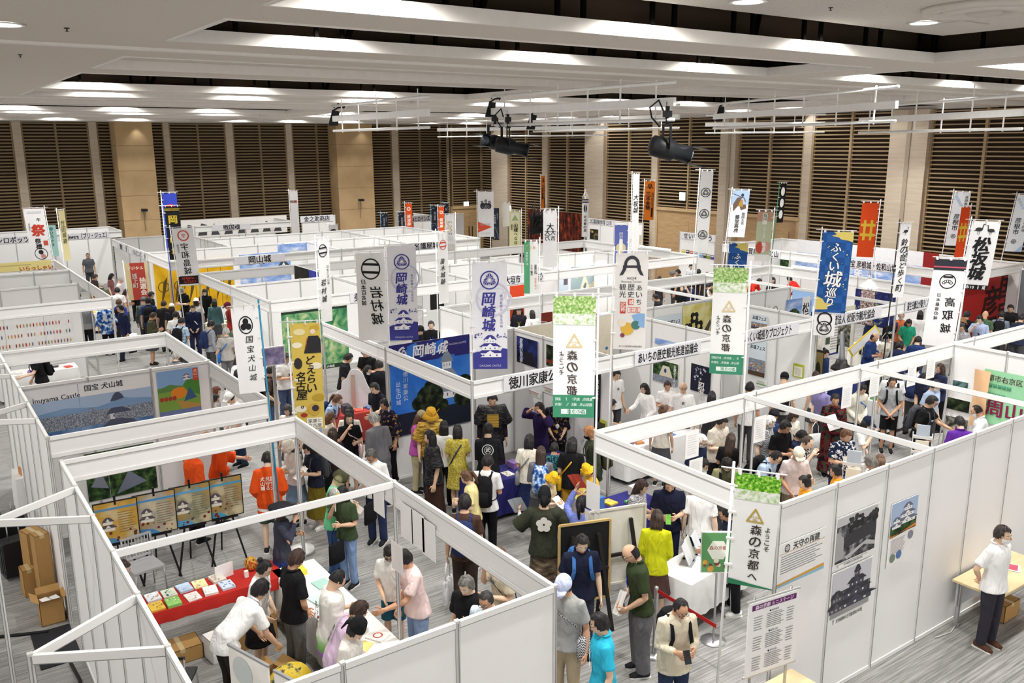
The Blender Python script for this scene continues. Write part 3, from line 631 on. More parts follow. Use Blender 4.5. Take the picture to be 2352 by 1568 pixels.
def okazaki(s, w, h):
    s.ring(w*.1, h*.16, w*.5, w*.06, LAV); s.disc(w*.06, h*.16, w*.3, '#e2e2ee')
    for k in range(4): s.ring(-w*.15+w*.2*k, h*.2-h*.04*(k % 2), w*.2, w*.03, '#dcdcea')
    mallow(s, 0, h*.335, w*.27, IND, '#eceaf4')
    s.column('岡崎城', -w*.03, h*.22, w*.36, IND, 1.05, bold=.035, shear=.12); s.column('徳川家康公 出生の城', w*.33, h*.2, w*.075, IND, 1.3, bold=0)
    s.rect(-w/2, -h/2, w/2, -h*.40, IND)
    s.poly([(-w/2, -h*.40), (w/2, -h*.40), (w/2, -h*.31), (w*.36, -h*.3), (w*.2, -h*.37), (-w*.2, -h*.37), (-w*.35, -h*.33), (-w/2, -h*.35)], IND)
    castle(s, 0, -h*.385, w*.8, h*.2, '#f4f4f8', IND, 3, shade=IND); specks(s, -w*.5, -h*.2, -w*.2, -h*.16, 14, w*.02, [IND], 3); specks(s, w*.2, -h*.2, w*.48, -h*.15, 14, w*.02, [IND], 4)
    s.text('OKAZAKI CASTLE', 0, -h*.465, w*.075, '#cfcfe8', .0, box=w*.62)
def plainv(txt, size, c=INK, v=.3, u=0, bold=.02, shear=.12, extra=None, pitch=1.12):
    def f(s, w, h):
        if extra: extra(s, w, h)
        s.column(txt, u*w, v*h, size*w, c, pitch, bold=bold, shear=shear)
    return f
def inuyama(s, w, h):
    s.ring(0, h*.30, w*.27, w*.035, INK, ry=w*.36)
    for k in range(3): a = R(90+120*k); s.disc(w*.11*math.cos(a), h*.30+w*.14*math.sin(a), w*.11, INK, ry=w*.13, n=16)
    s.column('国宝犬山城', w*.08, h*.17, w*.27, INK, 1.42, bold=.005, shear=.15)
banner((551, 702), (590, 908), 58, 12.9, 'white banner reading 国宝犬山城 on a blue pole at the left booth corner', '#f2f2f3', inuyama, 'r', mat('#2f8fb4', .4), yaw=8, lean=-.03, mirror=False, pole_bot=-2.6)
def iwamura(s, w, h):
    two_bars(s, 0, h*.32, w*.33, INK); s.column('岩村城', -w*.17 if s.mir else -w*.12, h*.12, w*.4, INK, 1.18, bold=.02, shear=.18); s.column('日本百名城', w*.27, h*.2, w*.16, INK, 1.15, shear=.1)
banner((850, 578), (858, 786), 66, 16.6, 'white banner with round two-bar crest and mirrored 岩村城, wider one', '#f3f3f3', iwamura, 'r', mirror=True)
def iwamura2(s, w, h):
    two_bars(s, -w*.05, h*.36, w*.38, INK); s.column('岩村城', -w*.12, h*.02, w*.42, INK, 1.3, bold=.02, shear=.18); s.column('日本三大山城', w*.3, h*.18, w*.18, INK, 1.2, bold=.005)
banner((744, 546), (748, 743), 26, 19.5, 'narrow white banner with black two-bar crest and 岩村城', '#f3f3f3', iwamura2, 'l', yaw=42)
def takayama(s, w, h):
    two_bars(s, 0, h*.33, w*.34, '#c8402a'); s.column('苗木城跡', -w*.05, h*.14, w*.42, INK, 1.25, bold=.02, shear=.2)
banner((1016, 532), (1020, 700), 23, 20.5, 'narrow white banner with red two-bar crest', '#f3f3f3', takayama, 'l', yaw=40)
banner((924, 562), (926, 786), 66, 16.6, 'white and violet banner reading 岡崎城, farther of the two', '#eeeef4', okazaki, 'l')
banner((1124, 598), (1126, 854), 80, 14.1, 'white and violet banner reading 岡崎城, nearer of the two', '#eeeef4', okazaki, 'l')
banner((1317, 674), (1320, 968), 96, 11.6, 'tall green topped banner with mirrored 森の京都へ at the centre', '#f3f4f3', forest, 'r', mirror=True)
banner((1674, 610), (1672, 866), 76, 13.5, 'tall green topped banner with mirrored 森の京都へ, farther one beside the Fukui board', '#f3f4f3', forest, 'r', mirror=True)
banner((1740, 1078), (1724, 1362), 100, 9.0, 'tall green topped banner reading 森の京都へ nearest the camera', '#f2f3f2', lambda s, w, h: forest(s, w, h, FORESTB, False, '#b9a050', '#3d3431', '#2f7a55'), 'l', lean=.02, yaw=-6, pole_bot=-2.0)
def aichi(s, w, h):
    c = '#3e3d45'; v = h*.385
    s.poly([(w*.24*math.cos(R(180-180*i/14)), v+w*.27*math.sin(R(180-180*i/14))) for i in range(15)]+[(w*.15*math.cos(R(180*i/14)), v+w*.17*math.sin(R(180*i/14))) for i in range(15)], c)
    for g in (-1, 1): s.poly([(g*w*.24, v), (g*w*.15, v), (g*w*.17, v-h*.05), (g*w*.26, v-h*.105), (g*w*.37, v-h*.115), (g*w*.28, v-h*.05)], c)
    s.rect(-w*.27, v-h*.035, w*.27, v-h*.01, c)
    s.text('AICHI', 0, h*.245, w*.1, INK, .005); s.text('Historical Tourism', 0, h*.21, w*.075, INK, .0, box=w*.62)
    s.column('観光', -w*.26, h*.185, w*.2, INK, 1.12, bold=0); s.column('歴史', 0, h*.185, w*.2, INK, 1.12, bold=0); s.column('あいち', w*.25, h*.18, w*.2, INK, 1.1, bold=0)
    s.rect(-w*.08, -h*.03, w*.1, h*.03, '#cf4a3a'); s.text('城', .01, 0, w*.15, '#f5efe8', .02)
    s.rect(-w*.32, -h*.12, -w*.15, h*.0, '#cf4a3a'); s.column('武将', -w*.235, -h*.005, w*.14, '#f5efe8', 1.05); s.rect(-w*.08, -h*.11, w*.3, -h*.055, '#d8695a'); s.rect(-w*.07, -h*.105, w*.29, -h*.06, '#f2ece6'); s.text('街道', w*.11, -h*.083, w*.13, '#cf4a3a', .01)
    # plain picture of clouds and a painted field stands where the printed figures are
    s.poly([(w*.05, -h*.14), (w*.25, -h*.115), (w*.45, -h*.12), (w*.45, -h*.27), (w*.2, -h*.24)], '#8db6e2'); s.disc(-w*.08, -h*.28, w*.2, '#e3b64a', n=20); s.disc(w*.18, -h*.24, w*.14, '#4c7f7c', n=20); s.disc(-w*.24, -h*.22, w*.12, '#f1e4d4', n=18); s.disc(-w*.22, -h*.35, w*.07, '#8b4a5c', n=14)
    s.text('あいちの歴史観光推進協議会', w*.04, -h*.465, w*.06, INK, .0, box=w*.72)
banner((1450, 578), (1447, 808), 74, 13.9, 'off white banner with black gate emblem and AICHI Historical Tourism', '#efedea', aichi, 'l', lean=.01)
BLUECHK = ramp_mat('blue_check_cloth', [(.49, '#23508f'), (.51, '#2c5ea2')], scale=6, kind='check')
def fukui(s, w, h, full=True):
    y = '#d6c46c'
    s.poly([(-w*.15, h*.5), (w*.5, h*.5), (w*.5, h*.38), (w*.3, h*.4), (w*.1, h*.41), (w*.05, h*.43), (-w*.2, h*.45), (-w*.05, h*.47)], y)
    s.poly([(-w*.5, -h*.3), (-w*.3, -h*.33), (-w*.2, -h*.38), (w*.1, -h*.39), (-w*.1, -h*.43), (-w*.1, -h*.46), (-w*.5, -h*.47)], y)
    specks(s, -w*.4, -h*.2, w*.45, h*.35, 26, w*.018, ['#d6c46c', '#e7dca0'], 9)
    for dx, dy, c, bo in ((0, 0, '#1b2c4a', .075), (0, 0, '#f4f4f4', .02)):
        s.column('ふくい', -w*.02, h*.37, w*.33, c, 1.0, bold=bo, shear=.1); s.text('城', -w*.02, -h*.08, w*.56, c, bo, .1); s.column('巡り', -w*.04, -h*.19, w*.34, c, 1.0, bold=bo, shear=.1)
banner((1920, 530), (1912, 722), 66, 19.2, 'blue chequered banner reading ふくい城巡り in full', BLUECHK, fukui, 'l', lean=.03)
banner((1693, 556), (1687, 735), 42, 20.8, 'blue chequered banner mostly hidden behind a green topped banner', BLUECHK, fukui, 'l', lean=.03, yaw=10)
def takatori(s, w, h):
    s.rect(-w/2, h*.42, w/2, h*.5, '#2c2d36'); s.rect(-w/2, h*.405, w/2, h*.42, '#c65568'); s.rect(-w/2, h*.375, w/2, h*.405, '#2c2d36')
    s.ring(0, h*.25, w*.26, w*.035, INK); s.rect(-w*.15, h*.29, w*.15, h*.31, INK)
    for k in range(5): a = R(30+30*k); s.disc(w*.13*math.cos(a), h*.215+w*.12*math.sin(a), w*.055, INK, n=10); s.disc(w*.13*math.cos(a), h*.215+w*.12*math.sin(a), w*.03, '#f2f2f2', n=10)
    s.column('高取城', -w*.17, h*.07, w*.32, INK, 1.45, bold=.02, shear=.1); s.column('日本最強の城', w*.2, h*.11, w*.12, INK, 1.35, shear=.1)
banner((2177, 592), (2160, 800), 66, 17.3, 'white banner with dark band and mirrored 高取城 at the right', '#f1f1f2', takatori, 'r', mirror=True, lean=.05)
def crane(s, u, v, r, f=1):
    s.disc(u, v, r*.5, '#33343a', ry=r*.3, n=14); s.poly([(u+f*r*.35, v), (u+f*r*.45, v+r*.75), (u+f*r*.56, v+r*.75), (u+f*r*.5, v)], '#33343a'); s.poly([(u+f*r*.42, v+r*.7), (u+f*r*.9, v+r*.74), (u+f*r*.5, v+r*.86)], '#33343a'); s.poly([(u-f*r*.3, v), (u-f*r*.75, v-r*.25), (u-f*r*.2, v-r*.2)], '#33343a')
    for q in (-.1, .1): s.rect(u+r*q-r*.025, v-r*.8, u+r*q+r*.025, v-r*.2, '#33343a')
def matsusaka(s, w, h):
    crane(s, -w*.2, h*.38, w*.26); crane(s, w*.22, h*.37, w*.24, -1)
    s.column('松坂城', 0, h*.27, w*.56, INK, 1.02, bold=.045, shear=.15); s.rect(-w/2, -h*.5, w/2, -h*.43, '#141416'); s.text('日本100名城', 0, -h*.465, w*.14, '#f2f2f2', .02)
banner((2262, 506), (2238, 668), 58, 21.0, 'white banner with two cranes and large black 松坂城', '#f0f0f1', matsusaka, 'l', lean=.08)
banner((2078, 512), (2066, 686), 22, 19.4, 'slim white banner with brush writing on a black pole', '#f1f1f1', plainv('鈴の音と歩く町', .55, v=.3, extra=lambda s, w, h: (crane(s, 0, h*.4, w*.4), s.column('松阪城下の宝', w*.33, h*.2, w*.22, INK, 1.2))), 'l', mat('#222225', .4), yaw=40, lean=.03, pole_bot=-2.9)
def well(s, w, h):
    y = '#dcb83a'
    for u in (-.2, .2): s.rect(w*u-w*.075, -h*.19, w*u+w*.075, h*.18, y)
    for v in (-.09, .09): s.rect(-w*.43, h*v-h*.026, w*.43, h*v+h*.026, y)
banner((1996, 464), (1990, 592), 36, 26.6, 'red orange banner with yellow crossed well crest, full width one', '#dd4a17', well, 'r', lean=.03, pole_bot=-1.6)
banner((2217, 474), (2204, 592), 19, 26.0, 'red orange banner with yellow crest, narrow one behind the crane banner', '#dd4a17', well, 'r', yaw=45, lean=.06, pole_bot=-1.6)
def hikone(s, w, h):
    for k in range(4): s.disc(w*(-.35+.12*k), h*(.42-.05*k), w*.1, '#b9d0e8', n=12)
    s.poly([(w*.1, -h*.5), (w*.5, -h*.5), (w*.5, -h*.36)], '#a9c6e6'); s.column('彦根市', -w*.1, h*.1, w*.36, INK, 1.08, bold=.012); s.column('井伊直政 ゆかりの地', w*.3, h*.43, w*.2, INK, 1.12, bold=.006)
    s.ring(-w*.1, -h*.32, w*.16, w*.035, INK, n=6); s.text('✳', -w*.1, -h*.32, w*.16, INK, .02)
banner((2204, 440), (2196, 566), 34, 29.0, 'pale blue and white banner reading 彦根市, left of the two', '#e6ebf0', hikone, 'l', lean=.07, pole_bot=-1.7)
banner((2347, 446), (2336, 580), 34, 27.0, 'pale blue and white banner reading 彦根市 at the right edge', '#e6ebf0', hikone, 'l', lean=.1, pole_bot=-1.7)
banner((1798, 420), (1793, 512), 14, 33.8, 'narrow black banner with three white ovals on a green pole', '#131314', lambda s, w, h: [s.disc(0, h*v, w*.3, '#f0f0f0', ry=h*.11) for v in (.29, 0, -.29)], 'l', mat('#2f8a5a', .4), yaw=30, lean=.05, pole_bot=-4.3)
def todo(s, w, h):
    s.rect(-w/2, h*.2, w/2, h*.5, '#a9c3df'); s.poly([(-w*.35, h*.05), (-w*.05, h*.2), (w*.1, h*.08), (w*.4, h*.12), (w*.3, h*.3), (w*.15, h*.38), (-w*.2, h*.34), (-w*.4, h*.2)], '#6d5a4e'); s.poly([(-w*.2, h*.18), (w*.2, h*.14), (w*.15, h*.3), (-w*.1, h*.3)], '#b58b3c'); s.disc(w*.1, h*.4, w*.09, '#3c3a4e', n=12); s.poly([(-w*.45, h*.42), (w*.2, h*.33), (w*.2, h*.345), (-w*.45, h*.435)], '#4a4650')
    s.column('藤堂高虎', -w*.05, -h*.02, w*.25, INK, 1.08, bold=.02); s.column('戦国大名', w*.28, h*.03, w*.17, INK, 1.1, bold=.01)
banner((1702, 436), (1691, 546), 38, 27.5, 'white banner with armoured figure and 藤堂高虎', '#eef0f2', todo, 'l', lean=.07, pole_bot=-1.4)
def jinya(s, w, h):
    s.rect(-w/2, h*.3, w/2, h*.5, '#c49a83'); s.rect(-w*.15, h*.24, w*.15, h*.46, '#efe9df'); s.column('韓国', 0, h*.45, w*.22, '#6a8a74', 1.02, bold=.03); s.column('にほんへの旅', w*.02, h*.22, w*.14, '#f3efe9', 1., bold=.03, shear=.3)
    s.disc(-w*.22, -h*.22, w*.24, '#c9503f', ry=h*.12); s.disc(w*.25, -h*.2, w*.2, '#d9a596', ry=h*.1); s.column('熱帯', 0, -h*.12, w*.34, '#f4f0ea', 1.0, bold=.05, shear=.15); s.rect(-w/2, -h*.5, w/2, -h*.36, '#eeeeea')
banner((1756, 484), (1752, 602), 34, 23.4, 'sage green and pink banner with white writing and red shapes', '#c3cbaa', jinya, 'r', lean=.02, pole_bot=-1.1)
banner((1621, 392), (1614, 582), 28, 23.7, 'tall white banner with three black round mallow crests', '#f3f3f3', lambda s, w, h: [mallow(s, 0, h*v, w*.38, INK, '#f3f3f3') for v in (.24, -.02, -.28)], 'l', lean=.03)
def miki(s, w, h):
    for g in (-1, 1): s.poly([(g*w*.04, h*.44), (g*w*.16, h*.42), (g*w*.2, h*.35), (g*w*.4, h*.31), (g*w*.14, h*.33), (g*w*.08, h*.4)], INK)
    s.poly([(-w*.1, h*.3), (0, h*.44), (w*.1, h*.3)], INK); s.column('三木金物', -w*.14, h*.22, w*.42, INK, 1.06, bold=.04); s.rect(w*.2, -h*.42, w*.38, h*.2, INK); s.column('日本最古の鍛冶の町', w*.29, h*.18, w*.13, '#e9a04a', 1.22)
banner((1495, 415), (1488, 506), 23, 38.0, 'orange banner with black crest and 三木金物, wide one', '#e0781d', miki, 'l', lean=.02, pole_bot=-1.9)
banner((1248, 403), (1247, 482), 9, 45.5, 'very narrow orange banner with black writing', '#e0781d', miki, 'l', yaw=60, pole_bot=-1.5)
banner((1461, 399), (1458, 580), 15, 30.0, 'very tall narrow white banner with small black brush writing', '#f3f3f3', plainv('大坂城', .7, v=.24, shear=.2), 'l', yaw=35)
def jin(s, w, h):
    s.disc(0, h*.02, w*.38, '#cfc996', n=28); s.rect(-w*.13, -h*.02, w*.13, h*.34, '#e9e7e2'); s.column('源国', 0, h*.33, w*.24, '#5865a6', 1.0, bold=.04); s.column('ぐんりょう', 0, -h*.05, w*.15, '#f3f3f3', 1., bold=.03, shear=.3)
banner((1427, 515), (1425, 628), 30, 29.0, 'blue banner with pale yellow disc behind the AICHI banner', '#5e6bb0', jin, 'r', pole_bot=-1.1)
banner((1263, 482), (1264, 616), 32, 20.9, 'white banner with three big black star-like characters over an empty lower half', '#f3f3f4', lambda s, w, h: (s.text('大', 0, h*.22, w*.5, INK, .015), s.text('大', -w*.2, h*.12, w*.4, INK, .01), s.text('大', w*.2, h*.12, w*.4, INK, .01), s.text('吉', -w*.2, h*.02, w*.34, INK, .01), s.text('万', w*.2, h*.02, w*.36, INK, .01)), 'r', mirror=True, pole_bot=-.95)
def kuroda(s, w, h):
    for v in (.47, .41): s.rect(-w/2, h*(v-.02), w/2, h*(v+.01), INK)
    s.disc(0, h*.24, w*.25, INK, ry=h*.1); s.rect(-w*.04, h*.15, w*.04, h*.33, '#f3f3f3'); s.column('官兵衛の里', 0, h*.06, w*.4, INK, 1.3, bold=.02, shear=.15)
t = banner((1344, 455), (1344, 545), 15, 35.5, 'narrow white banner under a pointed white crown top', '#f3f3f3', kuroda, 'c', cross=False, pole_bot=-1.9); 
b = MB(); zt = 1.95-.0
for a_ in range(4): c2, s2 = math.cos(a_*1.571+.4)*.14, math.sin(a_*1.571+.4)*.14; b.bar((c2, s2, .80), (0, 0, 1.08), .018)
b.ball((0, 0, 1.1), .04, 8, 5); b.build('crown_top', [POLEW], t)
def yamashiro(s, w, h):
    s.rect(-w*.34, h*.25, w*.34, h*.45, '#f4f3e6'); s.poly([(-w*.3, h*.27), (w*.3, h*.27), (0, h*.42)], '#a9c07a'); s.poly([(-w*.12, h*.28), (w*.12, h*.28), (0, h*.37)], '#f4f3e6'); s.column('山城へGO', w*.06, h*.2, w*.36, INK, 1.05, bold=.03, shear=.1); s.column('滋賀の', -w*.3, h*.18, w*.16, INK, 1.1)
banner((1184, 484), (1182, 580), 26, 33.2, 'pale yellow banner with small mountain picture', '#e7e3b4', yamashiro, 'r', pole_bot=-1.2)
def hist(s, w, h):
    s.rect(w*.1, -h/2, w/2, h/2, '#55a374'); s.text('H', w*.3, h*.42, w*.1, '#d8ecdf'); s.column('戦国城下町', w*.3, h*.3, w*.16, '#cfe6d8', 1.2); s.ring(-w*.2, h*.38, w*.2, w*.02, '#d8945a'); s.text('東', -w*.2, h*.38, w*.2, '#d8945a', 0); s.column('さんく歴史', -w*.03, h*.06, w*.15, INK, 1.02); s.column('信長公の', -w*.3, h*.06, w*.17, INK, 1.0); s.column('おもてなし', -w*.3, -h*.19, w*.16, '#dd9340', 1.02)
banner((1222, 553), (1218, 676), 33, 21.4, 'white and green banner hanging beside the Ogaki name board', '#f1f3f1', hist, 'r', mirror=True)
def kiri(s, w, h):
    for k, (u, v) in enumerate(((-.24, .27), (0, .3), (.24, .27))):
        for j in range(5): s.disc(w*u+w*.055*math.cos(j*1.26), h*v+w*.07*math.sin(j*1.26)-.0, w*.035, INK, n=9)
    for u in (-.2, 0, .2): s.disc(w*u, h*.19, w*.16, '#3a3942', ry=w*.2, n=16)
    for k in range(7): a = R(200+23*k); s.poly([(0, h*.22), (w*.33*math.cos(a)-.006, h*.22+w*.33*math.sin(a)), (w*.33*math.cos(a)+.006, h*.22+w*.33*math.sin(a))], '#f3f3f3')
    s.poly([(-w*.5, -h*.16), (-w*.5, -h*.4), (w*.38, -h*.28)], '#e2583a'); s.text('名古屋城', -w*.05, -h*.22, w*.14, '#c3c1c1', 0); s.text('本丸御殿', -w*.05, -h*.42, w*.14, '#d5d3d3', 0)
banner((1117, 440), (1115, 545), 36, 31.5, 'white banner with black paulownia crest and red triangle', '#f3f3f4', kiri, 'l', pole_bot=-1.25)
NAVYB = '#2b3040'
def navy(txt, col='#c9ccd4', art=None):
    def f(s, w, h):
        s.column(txt, -w*.05, h*.3, w*.26, col, 1.15, bold=.02); s.column('戦国の武将', w*.28, h*.34, w*.14, '#9aa0ae', 1.15); s.rect(-w*.35, h*.4, -w*.1, h*.44, '#8d93a3')
        if art: specks(s, -w*.45, -h*.48, w*.45, -h*.1, 40, w*.06, art, 5)
    return f
banner((1139, 477), (1136, 552), 18, 33.5, 'dark navy banner behind the paulownia banner', NAVYB, navy('大谷吉継', art=['#7d8f4a', '#c59a3a', '#4a5a92', '#8fb0b5']), 'l', cross=False, pole_bot=-1.6)
def hara(s, w, h):
    s.disc(0, h*.34, w*.3, '#f4e6dc', n=22); s.disc(0, h*.34, w*.16, '#ea7136', n=16); s.column('原城跡', 0, h*.17, w*.5, '#f7ece4', 1.12, bold=.05, shear=.1)
banner((940, 466), (939, 548), 15, 41.0, 'orange banner reading 原城, left of the two', '#e2571f', hara, 'l', pole_bot=-1.4)
banner((1015, 474), (1013, 556), 13, 39.5, 'orange banner reading 原城, right of the two', '#e2571f', hara, 'l', pole_bot=-1.4)
for (t_, b2, w_, tx, lb, ar) in (((885, 489), (882, 545), 15, '可児才蔵', 'small navy banner left of the orange ones beside the far pilaster', None), ((925, 487), (924, 545), 17, '前田慶次', 'navy banner just left of the left orange banner', None), ((1001, 472), (999, 540), 17, '直江兼続', 'navy banner with colourful figure left of the right orange banner', ['#5a4a9a', '#9a5ab0', '#3a6a9a', '#c9b35a']), ((1026, 466), (1024, 520), 11, '真田', 'small navy banner behind the right orange banner', None)):
    banner(t_, b2, w_, 45.5, lb, NAVYB, navy(tx, art=ar), 'l', mat('#4a8fb0', .4), pole_bot=-2.2)
def dots(s, w, h):
    g = random.Random(4); cs = ['#d8b93a', '#4a7fc0', '#c9453a', '#5aa35a', '#e3a0a0', '#3a5aa0', '#d9d05a']
    for j in range(7):
        for i in range(6):
            if (i+j) % 2 == 0 and g.random() < .75: s.rect(w*(-.33+.11*i), h*(.32-.045*j), w*(-.25+.11*i), h*(.355-.045*j), g.choice(cs))
    s.text('この人に', 0, -h*.02, w*.15, '#4a4a4e', 0); s.text('あいたい', 0, -h*.07, w*.15, '#4a4a4e', 0); s.rect(-w/2, -h/2, w/2, -h*.17, '#d9d6d2'); s.column('戦国', -w*.1, -h*.19, w*.2, '#f1efec', 1.05); s.column('公園', w*.15, -h*.19, w*.2, '#f1efec', 1.05)
banner((1034, 492), (1033, 595), 23, 33.5, 'white banner with small coloured squares and beige foot', '#f2f2f2', dots, 'r', pole_bot=-1.1)
def nagoya(s, w, h):
    # plain field, gold clouds and dark robe-shaped patches stand where the printed figures are
    for (u, v, r, c) in ((-.2, .42, .2, '#e6d9a6'), (.3, .45, .16, '#c7a53a'), (-.3, .3, .17, '#efe7cf'), (-.35, -.02, .12, '#e9e0c4'), (.3, .1, .2, '#efe6cf'), (-.3, -.3, .2, '#efe6cf'), (.32, -.2, .22, '#b99a34')): s.disc(w*u, h*v, w*r, c, ry=w*r*.6, n=18)
    s.poly([(-w*.08, h*.22), (w*.5, h*.22), (w*.5, h*.34), (w*.42, h*.38), (w*.1, h*.38), (0, h*.32)], '#2c2a2e'); s.disc(w*.25, h*.42, w*.09, '#e9d6c2', n=14); s.disc(w*.2, h*.29, w*.12, '#e9e6da', n=16); s.poly([(-w*.05, h*.23), (w*.02, h*.23), (w*.08, h*.36), (w*.03, h*.36)], '#c0603a')
    s.disc(-w*.3, h*.13, w*.14, '#33302f', ry=w*.2, n=14); s.disc(w*.15, -h*.31, w*.22, '#caa64a', n=18); s.disc(w*.2, -h*.3, w*.12, '#3a3440', n=14); s.disc(-w*.2, -h*.36, w*.12, '#a8362c', ry=w*.08, n=14)
    s.column('どえらい', w*.12, h*.2, w*.34, INK, .98, bold=.02, shear=.12); s.column('名古屋。', -w*.24, h*.05, w*.34, INK, .98, bold=.02, shear=.12); s.rect(-w*.12, -h*.49, w*.42, -h*.39, '#efece2'); s.text('家康と', w*.15, -h*.42, w*.14, INK, .01); s.text('名古屋', w*.15, -h*.465, w*.14, INK, .01)
banner((708, 736), (706, 994), 66, 13.6, 'tall yellow banner with gold clouds standing in the aisle', '#d6bb58', nagoya, 'l', floor=True)
def matsuri(s, w, h):
    s.rect(-w*.35, h*.41, w*.35, h*.45, '#cfcfd2'); s.text('午', w*.15, h*.28, w*.2, INK, .02, .2); s.text('祭', w*.05, h*.08, w*.62, '#c43d27', .05, .1); s.column('祭禮', -w*.05, -h*.08, w*.28, INK, 1.08, bold=.03, shear=.1); s.rect(w*.2, -h*.22, w*.42, -h*.13, '#c9503f'); s.ring(0, -h*.38, w*.32, w*.03, INK); s.disc(0, -h*.35, w*.12, '#2a2a2e', n=14); s.disc(w*.08, -h*.43, w*.12, '#c98a80', n=12); s.column('津和野の', -w*.34, h*.22, w*.08, '#77777c', 1.3)
banner((82, 478), (92, 598), 42, 31.0, 'white banner with large red brush character at the far left', '#ececee', matsuri, 'r', lean=-.05, pole_bot=-1.1)
banner((119, 516), (122, 590), 20, 33.0, 'pale teal banner behind the white one with red character', '#a9d6d0', plainv('ひろさき', .4, '#3f6a66', .3, extra=lambda s, w, h: s.disc(0, h*.38, w*.2, '#5a8f8a')), 'l', cross=False, pole_bot=-1.3)
banner((146, 482), (150, 600), 13, 30.0, 'narrow pale yellow banner seen nearly edge on at the left', '#e6dca6', plainv('竹田城跡', .6, '#6a6a52', .3), 'l', yaw=50, lean=-.03, pole_bot=-.9)
def okayamab(s, w, h):
    for v in (.455, .43): s.rect(-w/2, h*(v-.008), w/2, h*(v+.008), '#b9a23a')
    s.column('岡', 0, h*.33, w*.56, '#d3b936', 1, bold=.04); s.column('山', -w*.1, -h*.05, w*.5, '#d3b936', 1, bold=.04); s.column('城', -w*.05, -h*.27, w*.5, '#d3b936', 1, bold=.04)
banner((392, 443), (396, 570), 31, 29.5, 'blue banner with red sun behind the black Okayama banner', '#3344b4', lambda s, w, h: s.disc(0, h*.2, w*.42, '#c02a30'), 'l', pole_bot=-1.3)
banner((399, 473), (402, 598), 32, 28.5, 'black banner with gold lettering in front of the blue one with red sun', '#17171b', okayamab, 'l', mat('#3f59b8', .4), lean=-.02, pole_bot=-1.4)
def uwajima(s, w, h):
    s.ring(0, h*.37, w*.27, w*.06, '#d95a47'); s.text('宇', 0, h*.37, w*.2, '#d95a47', .01); s.column('宇和島城', w*.02 if s.mir else 0, h*.24, w*.35, INK, 1.15, bold=.015); s.column('現存天守', w*.32, h*.22, w*.1, '#6a6a6c', 1.1); s.rect(-w/2, -h*.47, w/2, -h*.33, '#17171a'); s.text('UWAJIMA', 0, -h*.37, w*.15, '#c4402e', .02); s.text('CASTLE', 0, -h*.43, w*.15, '#c4402e', .02)
banner((422, 522), (434, 658), 46, 26.2, 'white banner with mirrored 宇和島城 and a black foot', '#f1f1f2', uwajima, 'l', mirror=True, lean=-.06, yaw=5, pole_bot=-1.)
banner((677, 438), (677, 548), 18, 43.0, 'white banner with small red and black writing by the ink drawings', '#f0f0f1', lambda s, w, h: (s.text('戦国', -w*.15, h*.28, w*.3, INK, .02), s.text('魂', w*.2, h*.28, w*.34, '#c4402e', .03)), 'l', pole_bot=-2.4)
banner((766, 516), (766, 552), 21, 44., 'small white flag with black three-comma swirl beside the second tan column', '#e9e9ec', lambda s, w, h: (s.disc(0, 0, w*.4, INK), [s.disc(w*.2*math.cos(R(90+120*k)), w*.2*math.sin(R(90+120*k)), w*.13, '#e9e9ec', n=12) for k in range(3)]), 'l', pole_bot=-2.)
def lottery(s, w, h):
    s.rect(-w*.28, -h*.5, w*.36, h*.5, '#b5443a'); s.text('デジタル', -w*.05, h*.36, w*.16, '#f1e6cf', .03); s.column('城下町', -w*.12, h*.22, w*.22, '#2a1f1d', 1.1, bold=.06); s.column('城下町', -w*.12, h*.22, w*.22, '#f1ece0', 1.1, bold=.0); s.column('抽選会', w*.2, h*.1, w*.26, '#f4eadb', 1.12, bold=.04)
t = banner((316, 602), (318, 690), 48, 30., 'red and cream stand-up banner reading 抽選会', '#dcc79a', lottery, 'l', wave=.0, floor=True, cross=False, lean=-.03)
def emblem_cloth(s, w, h): s.ring(0, h*.3, w*.36, w*.08, INK); mallow(s, 0, -h*.12, w*.36, INK, '#f0f0f0')
banner((1896, 722), (1890, 772), 46, 18.9, 'white cloth with black mallow crest below the blue Fukui banner', '#f1f1f1', emblem_cloth, 'l', cross=False, pole_bot=-.3, pole_top=.4)
